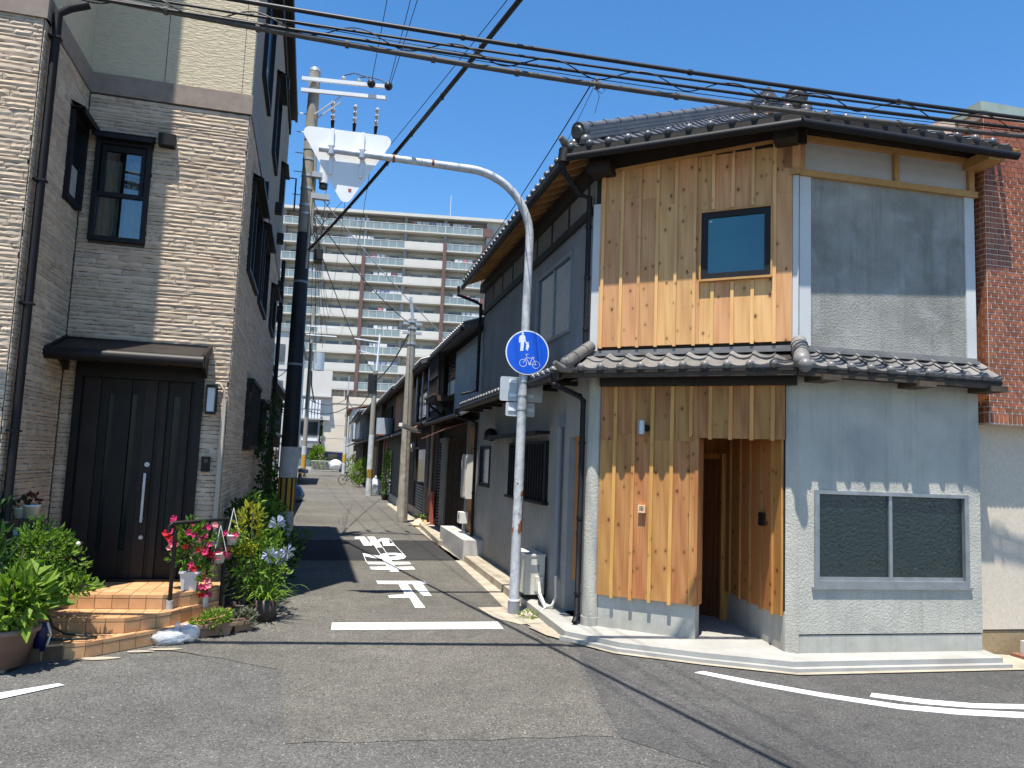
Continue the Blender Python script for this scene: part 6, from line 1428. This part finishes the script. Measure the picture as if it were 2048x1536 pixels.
fthing('watering_can', 'small navy blue plastic container with white rim behind the mauve pot', 'container', T(-2.47,8.1,.1), [('can_body', MB().lathe([(.001,0),(.05,0),(.06,.2),(.045,.25),(.001,.26)], 14), 'navy'), ('can_handle', MB().tube([(.06,0,.05),(.09,-.02,.15),(.045,0,.25)], .010, 6), 'pvc_white')])
# brick letter box pillar with two white pots
lbx = thing('letterbox_pillar', 'low brick letterbox pillar with white name plate behind the shrubs', 'pillar', T(-2.93, 8.75))
for r in range(9):
    for c_ in range(2): MB().box(-.17+c_*.175-(.04 if r % 2 else 0), -.005+c_*.175-(.04 if r % 2 else 0), -.1, .1, .45+r*.088, .53+r*.088).build('brick', MT['brickdark'], lbx)
MB().box(-.18,.15,-.09,.09,0,1.24).build('pillar_core', MT['brickdark'], lbx); MB().box(-.04,.035,-.115,-.101,.93,1.16).build('name_plate', MT['sign_white'], lbx)
for z in (1.115,1.075,1.0,.965): MB().box(.005,.016,-.1165,-.1151,z-.012,z+.012).build('name_stroke', MT['tyre'], lbx)
for x, s, lb in ((-.03,.9,'smaller white flower pot standing on brick letterbox pillar'),(.07,1.15,'larger white flower pot with dry stems on brick letterbox pillar')):
    mb = MB(); leaf_cloud(mb, (0,0,.16*s), .07,.07,.05, 50, .05)
    plant('flower_pot', lb, 'flower pot', (-2.93+x,8.75-.02,1.245), (pot_mb(.05*s,.068*s,.12*s,n=14),'pot_white'), (.06*s,.10*s), (('foliage',mb,'leaf_red' if s > 1 else 'leaf_dark'),), group='white pots on the letterbox pillar')
# pink flowers in a square white pot on the top step
def flower(mb, c, d, r):
    d = Vector(d).normalized(); a = d.cross(Vector((.3,.2,.9))).normalized(); b = d.cross(a); c = Vector(c); vs = [c-d*r*.5]; n = 5; fs = []
    for i in range(n):
        for o_, rr, h in ((-.5, .80, .10), (0, 1.0, .0), (.5, .80, .10)):
            t_ = 2*pi*(i+.90*o_+.25)/n; vs.append(c+(a*cos(t_)+b*sin(t_))*r*rr+d*h*r)
        k = 1+3*i; fs += [(0,k,k+1),(0,k+1,k+2)]
    mb.add(vs, fs)
fp, fq, fr_ = MB(), MB(), MB()
spots = [(-.19,-.05,.62),(-.25,.0,.50),(-.27,-.05,.44),(-.20,-.08,.38),(-.23,-.03,.33),(-.02,-.05,.60),(-.01,-.1,.48),(-.04,-.12,.36),(.17,-.05,.52),(.20,.0,.56),(.12,-.1,.46),(.13,-.06,.43),(.16,-.1,.34),(.10,-.13,.31),(.15,-.12,.26),(.19,-.08,.22),(.03,-.14,.12),(.05,-.12,.08),(.18,-.1,-.02),(.22,-.13,-.06),(.17,-.12,-.12),(.20,-.1,-.17),(.14,-.1,-.20),(.08,-.06,.55)]
for i, p in enumerate(spots):
    m = fp if i % 5 in (0,1,3) else (fr_ if i % 5 == 2 else fq)
    if 9 < i < 16: m = fr_ if i % 2 else fp
    for q in range(2): flower(m, Vector(p)+Vector((pr.uniform(-.03,.03),pr.uniform(-.03,.03),pr.uniform(-.03,.03))), (pr.uniform(-.5,.5),-1,pr.uniform(-.2,.6)), pr.uniform(.030,.046))
f1 = MB(); leaf_cloud(f1, (0,0,.32), .24,.14,.30, 560, .065); f2 = MB(); leaf_cloud(f2, (.14,-.05,.05), .10,.08,.18, 120, .055)
sqp = MB().add([(-.075,-.075,0),(.075,-.075,0),(.075,.075,0),(-.075,.075,0),(-.10,-.10,.2),(.10,-.10,.2),(.10,.10,.2),(-.10,.10,.2)], [(0,3,2,1),(0,1,5,4),(1,2,6,5),(2,3,7,6),(3,0,4,7)]).box(-.107,.107,-.107,.107,.185,.205)
st = MB(); stems(st, (0,0,.2), [(-.2,0,.6),(0,0,.65),(.18,0,.6),(.16,-.05,.1)], .005)
t_ = thing('flowering_plant', 'pink and red trumpet flowers in square white pot on top step', 'potted plant', T(-1.40,9.33,.45))
sqp.build('pot', MT['pot_white'], t_); st.build('stem', MT['stem'], t_); f1.build('foliage', MT['leaf'], t_, T(0,0,.15)); f2.build('foliage', MT['leaf'], t_, T(0,0,.10))
for mb, m in ((fp,'petal_pink'),(fq,'petal_pale'),(fr_,'petal_red')): mb.build('blossom', MT[m], t_, T(0,0,.15))
# hanging baskets on the handrail
for i, (x, y, z, lb) in enumerate(((-1.13,9.40,.73,'lower white hanging basket strung from the handrail end'),(-1.02,9.55,.92,'upper white slotted hanging basket by handrail post'))):
    t_ = thing('hanging_basket', lb, 'hanging basket', T(x,y,z), group='white hanging baskets at the handrail')
    MB().lathe([(.001,0),(.055,0),(.085,.10),(.09,.10),(.09,.115),(.08,.115),(.075,.10)], 14).build('basket', MT['pot_white'], t_)
    for a in range(3): MB().tube([(.085*cos(2.1*a),.085*sin(2.1*a),.11),(0,0,.42)], .004, 5).build('hanger', MT['pot_white'], t_)
    mb = MB(); leaf_cloud(mb, (0,0,.09), .13,.11,.09, 90, .05, up=-.2); mb.build('foliage', MT['leaf_red' if i == 0 else 'leaf'], t_)
    mb = MB(); [flower(mb, (pr.uniform(-.09,.09),-.08,pr.uniform(.06,.16)), (0,-1,.2), .03) for _ in range(5)]; mb.build('blossom', MT['petal_pink'], t_)
# planters and plastic bag on the road edge
def trough(t_, L, W_, H, mat):
    e = .85; MB().add([(-L/2*e,-W_/2*e,.02),(L/2*e,-W_/2*e,.02),(L/2*e,W_/2*e,.02),(-L/2*e,W_/2*e,.02),(-L/2,-W_/2,H),(L/2,-W_/2,H),(L/2,W_/2,H),(-L/2,W_/2,H)], [(0,3,2,1),(0,1,5,4),(1,2,6,5),(2,3,7,6),(3,0,4,7)]).build('trough', MT[mat], t_)
    MB().box(-L/2-.012,L/2+.012,-W_/2-.012,-W_/2+.01,H-.03,H+.005).box(-L/2-.012,L/2+.012,W_/2-.01,W_/2+.012,H-.03,H+.005).box(-L/2-.012,-L/2+.01,-W_/2+.01,W_/2-.01,H-.03,H+.005).box(L/2-.01,L/2+.012,-W_/2+.01,W_/2-.01,H-.03,H+.005).build('trough_rim', MT[mat], t_)
    MB().box(-L/2+.015,L/2-.015,-W_/2+.015,W_/2-.015,H-.03,H-.015).build('soil', MT['soil'], t_)
    for x in (-L*.33, L*.33): MB().box(x-.03,x+.03,-W_/2*.8,W_/2*.8,0,.022).build('foot', MT[mat], t_)
t_ = thing('planter_box', 'brown trough planter of bright green leaves on the road edge', 'planter', T(-1.08,9.06) @ Matrix.Rotation(.42,4,'Z')); trough(t_, .36, .17, .14, 'pot_tan')
mb = MB(); leaf_cloud(mb, (0,0,.17), .21,.13,.10, 420, .05); mb.build('foliage', MT['leaf_lime'], t_)
t_ = thing('planter_box', 'smaller dark planter of dull grey green leaves beyond the bright one', 'planter', T(-.82,9.28) @ Matrix.Rotation(.6,4,'Z')); trough(t_, .24, .15, .12, 'pot_tan')
mb = MB(); leaf_cloud(mb, (.04,0,.15), .18,.13,.09, 260, .045); mb.build('foliage', MT['leaf_grey'], t_)
t_ = thing('plastic_bag', 'crumpled translucent white plastic bag lying against the bottom step', 'plastic bag', T(-1.40,8.74))
def lump(c, rx, ry, rz, seed):
    mb = MB(); mb.ball((0,0,0), 1, 22, 14)
    for p in mb.v:
        n_ = mnoise.noise(Vector((p.x*2.2+seed,p.y*2.2,p.z*2.2)))*.28+mnoise.noise(Vector((p.x*5+seed,p.y*5,p.z*5)))*.16
        k = 1+n_; p.x = c[0]+p.x*rx*k; p.y = c[1]+p.y*ry*k; p.z = max(.004, c[2]+p.z*rz*k)
    return mb
lump((-.06,-.03,.06), .17,.10,.09, 1).build('bag_body', MT['bag'], t_); lump((.10,.05,.09), .11,.09,.095, 7).build('bag_body', MT['bag'], t_); lump((-.0,.0,.165), .03,.025,.05, 4).build('bag_knot', MT['bag'], t_)
lump((.0,-.04,.045), .09,.05,.035, 3).build('bag_content', MT['blue_sheet'], t_)
# strap leaved agapanthus and the shrubs along the stone house
def strap(mb, base, d, L, w=.022, n=6):
    d = Vector(d); b = Vector(base); side = Vector((-d.y,d.x,0)).normalized()*w/2; vs = []
    for i in range(n+1):
        t_ = i/n; p = b+Vector((d.x,d.y,0))*L*t_+Vector((0,0,d.z*L*(t_-.62*t_*t_*1.25))); k = (1-t_**3); vs += [p-side*k, p+side*k]
    mb.add(vs, [(2*i,2*i+1,2*i+3,2*i+2) for i in range(n)])
sl, sd_ = MB(), MB()
for k in range(90):
    a = pr.uniform(0, 2*pi); e = pr.uniform(.5,1.5); strap(sl if k % 3 else sd_, (pr.gauss(0,.05),pr.gauss(0,.05),.2), (cos(a)*.8,sin(a)*.8,e), pr.uniform(.32,.58))
st = MB(); heads = [(.08,-.02,1.15),(.22,.0,.82),(.02,-.08,.78),(.14,.1,.72)]
fls = []
for h in heads:
    fl = MB(); fls.append(fl)
    st.tube([(0,0,.25),(h[0]*.6,h[1]*.6,h[2]*.6),h], [.009,.007,.006], 6)
    for q in range(46):
        d = Vector((pr.gauss(0,1),pr.gauss(0,1),pr.gauss(0,.8)+.35)).normalized(); r = .085; p = Vector(h)
        s = d.cross(Vector((pr.random(),pr.random(),.2))).normalized()*.012; fl.add([p+d*.02, p+d*r+s, p+d*(r+.02), p+d*r-s], [(0,1,2,3)])
t_ = thing('agapanthus', 'strap leaved clump with pale blue round flower heads by stone house', 'flowering plant', T(-.62,9.85)); MB().lathe([(.001,0),(.13,0),(.16,.26),(.14,.26),(.001,.24)], 16).build('pot', MT['pot_dark'], t_)
sl.build('strap_leaf', MT['leaf_lime'], t_); sd_.build('strap_leaf', MT['leaf'], t_); st.build('flower_stalk', MT['leaf'], t_)
for fl in fls: fl.build('flower_head', MT['petal_blue'], t_)
f1 = MB(); leaf_cloud(f1, (0,0,1.05), .16,.14,.36, 240, .075, up=.5); f2 = MB(); leaf_cloud(f2, (.05,0,.72), .22,.16,.34, 260, .07)
st = MB(); stems(st, (0,0,.1), [(-.05,0,1.3),(.1,0,1.0),(-.12,0,.9),(.02,0,1.4)], .008)
plant('yellow_leaved_shrub', 'shrub with yellowing leaves rising behind the handrail end', 'shrub', (-.86,9.78,0), (pot_mb(.11,.14,.22,n=16),'pot_dark'), (.12,.18), (('yellow_foliage',f1,'leaf_yellow'),('foliage',f2,'leaf')), st)
for i, (x, y, z, rx, ry, rz, n, m, lb) in enumerate(((-.86,10.9,.62,.34,.42,.55,800,'leaf','leafy green bush against stone house wall right behind the agapanthus'),(-.92,11.9,.72,.28,.55,.70,900,'leaf_dark','dark bush against the lane side stone wall'),(-.92,13.4,.60,.30,.7,.58,800,'leaf','mid green bush farther along the lane side stone wall'),(-1.02,15.4,.62,.26,.8,.60,700,'leaf_dark','dark bush near the base of tall dark utility pole'))):
    f1 = MB(); leaf_cloud(f1, (0,0,z), rx,ry,rz, n, .075); f2 = MB(); leaf_cloud(f2, (.08,-.1,z+.1), rx*.9,ry*.9,rz*.9, n//4, .075, shell=.1); st = MB(); stems(st, (0,0,0), [(pr.gauss(0,.15),pr.gauss(0,.2),z+.3) for _ in range(5)], .010)
    plant('wall_bush', lb, 'bush', (x,y,0), None, None, (('foliage',f1,m),('young_foliage',f2,'leaf')), st, group='bushes along the stone house')
for i, (x, y, z, rx, ry, rz, n, m, lb) in enumerate(((-.70,10.35,.55,.26,.26,.42,520,'leaf','low leafy plant between the agapanthus and stone wall'),(-.98,10.5,1.15,.20,.3,.35,420,'leaf_dark','dark upright plant behind the yellow leaved shrub'),(-.62,12.6,.42,.3,.5,.4,420,'leaf_dark','low dark plant edging the lane beside the wall bushes'))):
    f1 = MB(); leaf_cloud(f1, (0,0,z), rx,ry,rz, n, .075); f2 = MB(); leaf_cloud(f2, (.06,-.08,z), rx,ry,rz, n//4, .07, shell=.1); st = MB(); stems(st, (0,0,0), [(pr.gauss(0,.1),pr.gauss(0,.1),z+.2) for _ in range(5)], .009)
    plant('wall_plant', lb, 'plant', (x,y,0), None, None, (('foliage',f1,m),('young_foliage',f2,'leaf_lime')), st)
f1 = MB()
for k in range(9): leaf_cloud(f1, (pr.uniform(-.08,.12),pr.uniform(-.5,.5),.9+k*.22), .16,.28,.2, 110, .075, up=-.2, droop=.3)
st = MB(); stems(st, (0,0,0), [(0,pr.uniform(-.4,.4),2.7) for _ in range(4)], .010)
plant('climbing_vine', 'tall climbing vine on stone house wall beside the dark pole', 'vine', (-1.10,15.2,.25), None, None, (('foliage',f1,'leaf_dark'),), st)
f1 = MB(); leaf_cloud(f1, (0,0,.22), .22,.25,.2, 160, .07)
st = MB(); stems(st, (0,0,0), [(0,0,.3),(.1,0,.3)], .006); plant('weed_clump', 'weed clump sprouting at the striped pole base', 'weed', (-.45,17.4,0), None, None, (('foliage',f1,'leaf_lime'),), st)
# lane plants on the right and the far end
def quick(name, lb, cat, loc, r, n, m, ls=.09, pot=None):
    f1 = MB(); leaf_cloud(f1, (0,0,r[2]+.1), *r, n, ls); st = MB(); stems(st, (0,0,0), [(pr.gauss(0,.1),pr.gauss(0,.1),r[2]) for _ in range(4)], .012)
    plant(name, lb, cat, loc, (pot_mb(.12,.16,.25,n=14),'pot_dark') if pot else None, None, (('foliage',f1,m),), st)
sl = MB()
for k in range(26): a = pr.uniform(0,2*pi); strap(sl, (0,0,.05), (cos(a)*.8,sin(a)*.8,1.1), pr.uniform(.3,.5), .04)
t_ = thing('spiky_plant', 'spiky strap leaved plant beside the red board', 'potted plant', T(2.9,23.6,.1)); sl.build('strap_leaf', MT['leaf_lime'], t_); MB().box(-.2,.15,-.25,.2,-.1,.08).build('pot', MT['concrete_old'], t_)
quick('ivy_column', 'tall narrow ivy climbing the row house wall past mottled pole', 'ivy', (2.72,36.6,0), (.20,.35,1.15), 700, 'leaf', .10, True)
quick('lane_shrub', 'bright yellow green shrub spilling into lane behind the bicycle', 'shrub', (2.1,51,0), (.55,1.0,.95), 700, 'leaf_lime', .14)
quick('lane_shrub', 'darker shrub farther down the lane on right', 'shrub', (1.9,60,0), (.45,1.0,1.0), 500, 'leaf', .14)
quick('hedge_tree', 'green tree between shop house and cream building at lane end', 'tree', (-.9,98.2,0), (.75,.6,3.0), 1400, 'leaf', .26)
quick('palm_clump', 'light green fronds growing over the lane end railing', 'palm', (-1.2,96.3,0), (1.0,.6,1.5), 500, 'leaf_lime', .4)
for i, (y, lb) in enumerate(((21.5,'pot plants crowded by the tile gabled house'),(24,'second group of pot plants by the tile gabled house'),(30,'dark bush past the tile gabled house'))): quick('lane_bush', lb, 'bush', (-1.6,y,0), (.3,.8,.75), 420, 'leaf_dark' if i else 'leaf', .1)
fthing('rubbish_bag', 'pale green rubbish bag at foot of yellow banded pole', 'rubbish bag', T(2.62,42.5), [('bag_body', lump((0,0,.38), .42,.42,.42, 9), 'bag'), ('bag_knot', lump((0,0,.85), .08,.08,.12, 2), 'bag')])
fthing('rubbish_bag', 'blue green netted bags lying against the left side of lane', 'rubbish bag', T(-1.35,34.0), [('bag_body', lump((0,0,.3), .45,.9,.42, 12), 'blue_sheet'), ('bag_net', lump((.1,.9,.25), .35,.5,.32, 15), 'corrugated')])
fthing('broken_planks', 'pale broken planks and rubble at foot of mottled pole', 'planks', T(2.75,23.2), [('plank', MB().bar((-.1,-.4,.05),(.05,.3,.18), .22,.04), 'plaque'), ('plank', MB().bar((.1,-.9,.13),(.2,.0,.16), .08,.04), 'timber'), ('plank', MB().bar((-.05,-1.3,.1),(.25,-.7,.15), .1,.04), 'concrete_old')])
def bicycle(lb, loc, rz, mats):
    t_ = thing('bicycle', lb, 'bicycle', T(*loc) @ Matrix.Rotation(rz,4,'Z'), group='bicycles in the lane')
    for x in (-.52,.52):
        w = MB(); ring_ = [(x+.32*cos(2*pi*i/20),0,.33+.32*sin(2*pi*i/20)) for i in range(21)]; w.tube(ring_, .018, 6, False); wo = w.build('wheel', MT['tyre'], t_)
        s_ = MB()
        for i in range(8): s_.bar((x,0,.33),(x+.31*cos(pi*i/4),0,.33+.31*sin(pi*i/4)), .006,.006)
        s_.build('spokes', MT['galv_plain'], wo)
    fr2 = MB()
    for a, b in (((-.52,0,.33),(-.08,0,.30)),((-.08,0,.30),(-.2,0,.78)),((-.08,0,.30),(.36,0,.70)),((-.2,0,.65),(-.52,0,.33)),((.36,0,.70),(.52,0,.33)),((.36,0,.70),(.32,0,.98))): fr2.tube([a,b], .018, 6)
    fr2.build('frame', MT[mats], t_); MB().tube([(.30,-.28,1.0),(.34,0,.98),(.30,.28,1.0)], .014, 6).build('handlebar', MT['galv_plain'], t_); MB().box(-.34,-.08,-.09,.09,.80,.87).build('saddle', MT['tyre'], t_); MB().box(.38,.68,-.18,.18,.70,.95).build('basket', MT['galv_plain'], t_)
    MB().bar((-.75,0,.70),(-.3,0,.70), .14,.02).build('rear_rack', MT['galv_plain'], t_)
bicycle('black bicycle parked by bright shrub on the right of lane', (1.55,54.5,0), .5, 'black_metal'); bicycle('silver bicycle parked on the left of lane by the transformer pole', (-1.55,53.5,0), 1.3, 'galv_plain'); bicycle('second bicycle parked against the left wall of lane', (-1.8,56,0), 1.5, 'black_metal')
# air conditioner by the lane wall
ac = thing('air_conditioner', 'cream air conditioner outdoor unit on the apron behind the sign pole', 'air conditioner', T(2.93,11.0,.12))
MB().box(-.14,.14,-.38,.38,.05,.59).build('ac_case', MT['ac_cream'], ac); MB().box(-.15,.15,-.39,.39,.575,.60).build('ac_lid', MT['ac_cream'], ac)
for k in range(9): MB().box(-.15,-.141,-.10,.34,.10+k*.05,.115+k*.05).build('grille_slat', MT['pvc_white'], ac)
MB().tube([(-.1405,.12,.31),(-.1455,.12,.31)], .19, 20).build('fan_ring', MT['pipe_grey'], ac)
MB().box(-.06,.06,-.386,-.3801,.36,.46).build('rating_label', MT['pipe_grey'], ac); MB().box(.0,.11,-.43,-.381,.10,.30).build('valve_cover', MT['ac_cream'], ac)
for y in (-.28,.28): MB().box(-.17,.17,y-.04,y+.04,0,.05).build('foot', MT['tyre'], ac)
for dz in (0,.04): MB().tube([(.05,-.43,.16+dz),(.0,-.60,.20+dz),(-.04,-.80,.10+dz),(-.02,-1.0,.0+dz*.4),(.06,-1.06,.02),(.12,-1.02,.12),(.12,-1.0,.40)], .022, 8).build('refrigerant_pipe', MT['ac_cream'], ac)
MB().tube([(.0,-1.0,.0),(-.08,-1.1,-.02),(-.14,-1.25,-.02)], .012, 6).build('drain_hose', MT['ac_cream'], ac)
f1 = MB(); leaf_cloud(f1, (0,0,.03), .12,.10,.05, 90, .04); st = MB(); st.tube([(0,0,0),(0,0,.04)], .004, 5)
plant('weed_clump', 'tiny weed clump in the kerb joint right of sign pole', 'weed', (2.66,9.85,.02), None, None, (('foliage',f1,'leaf_lime'),), st)
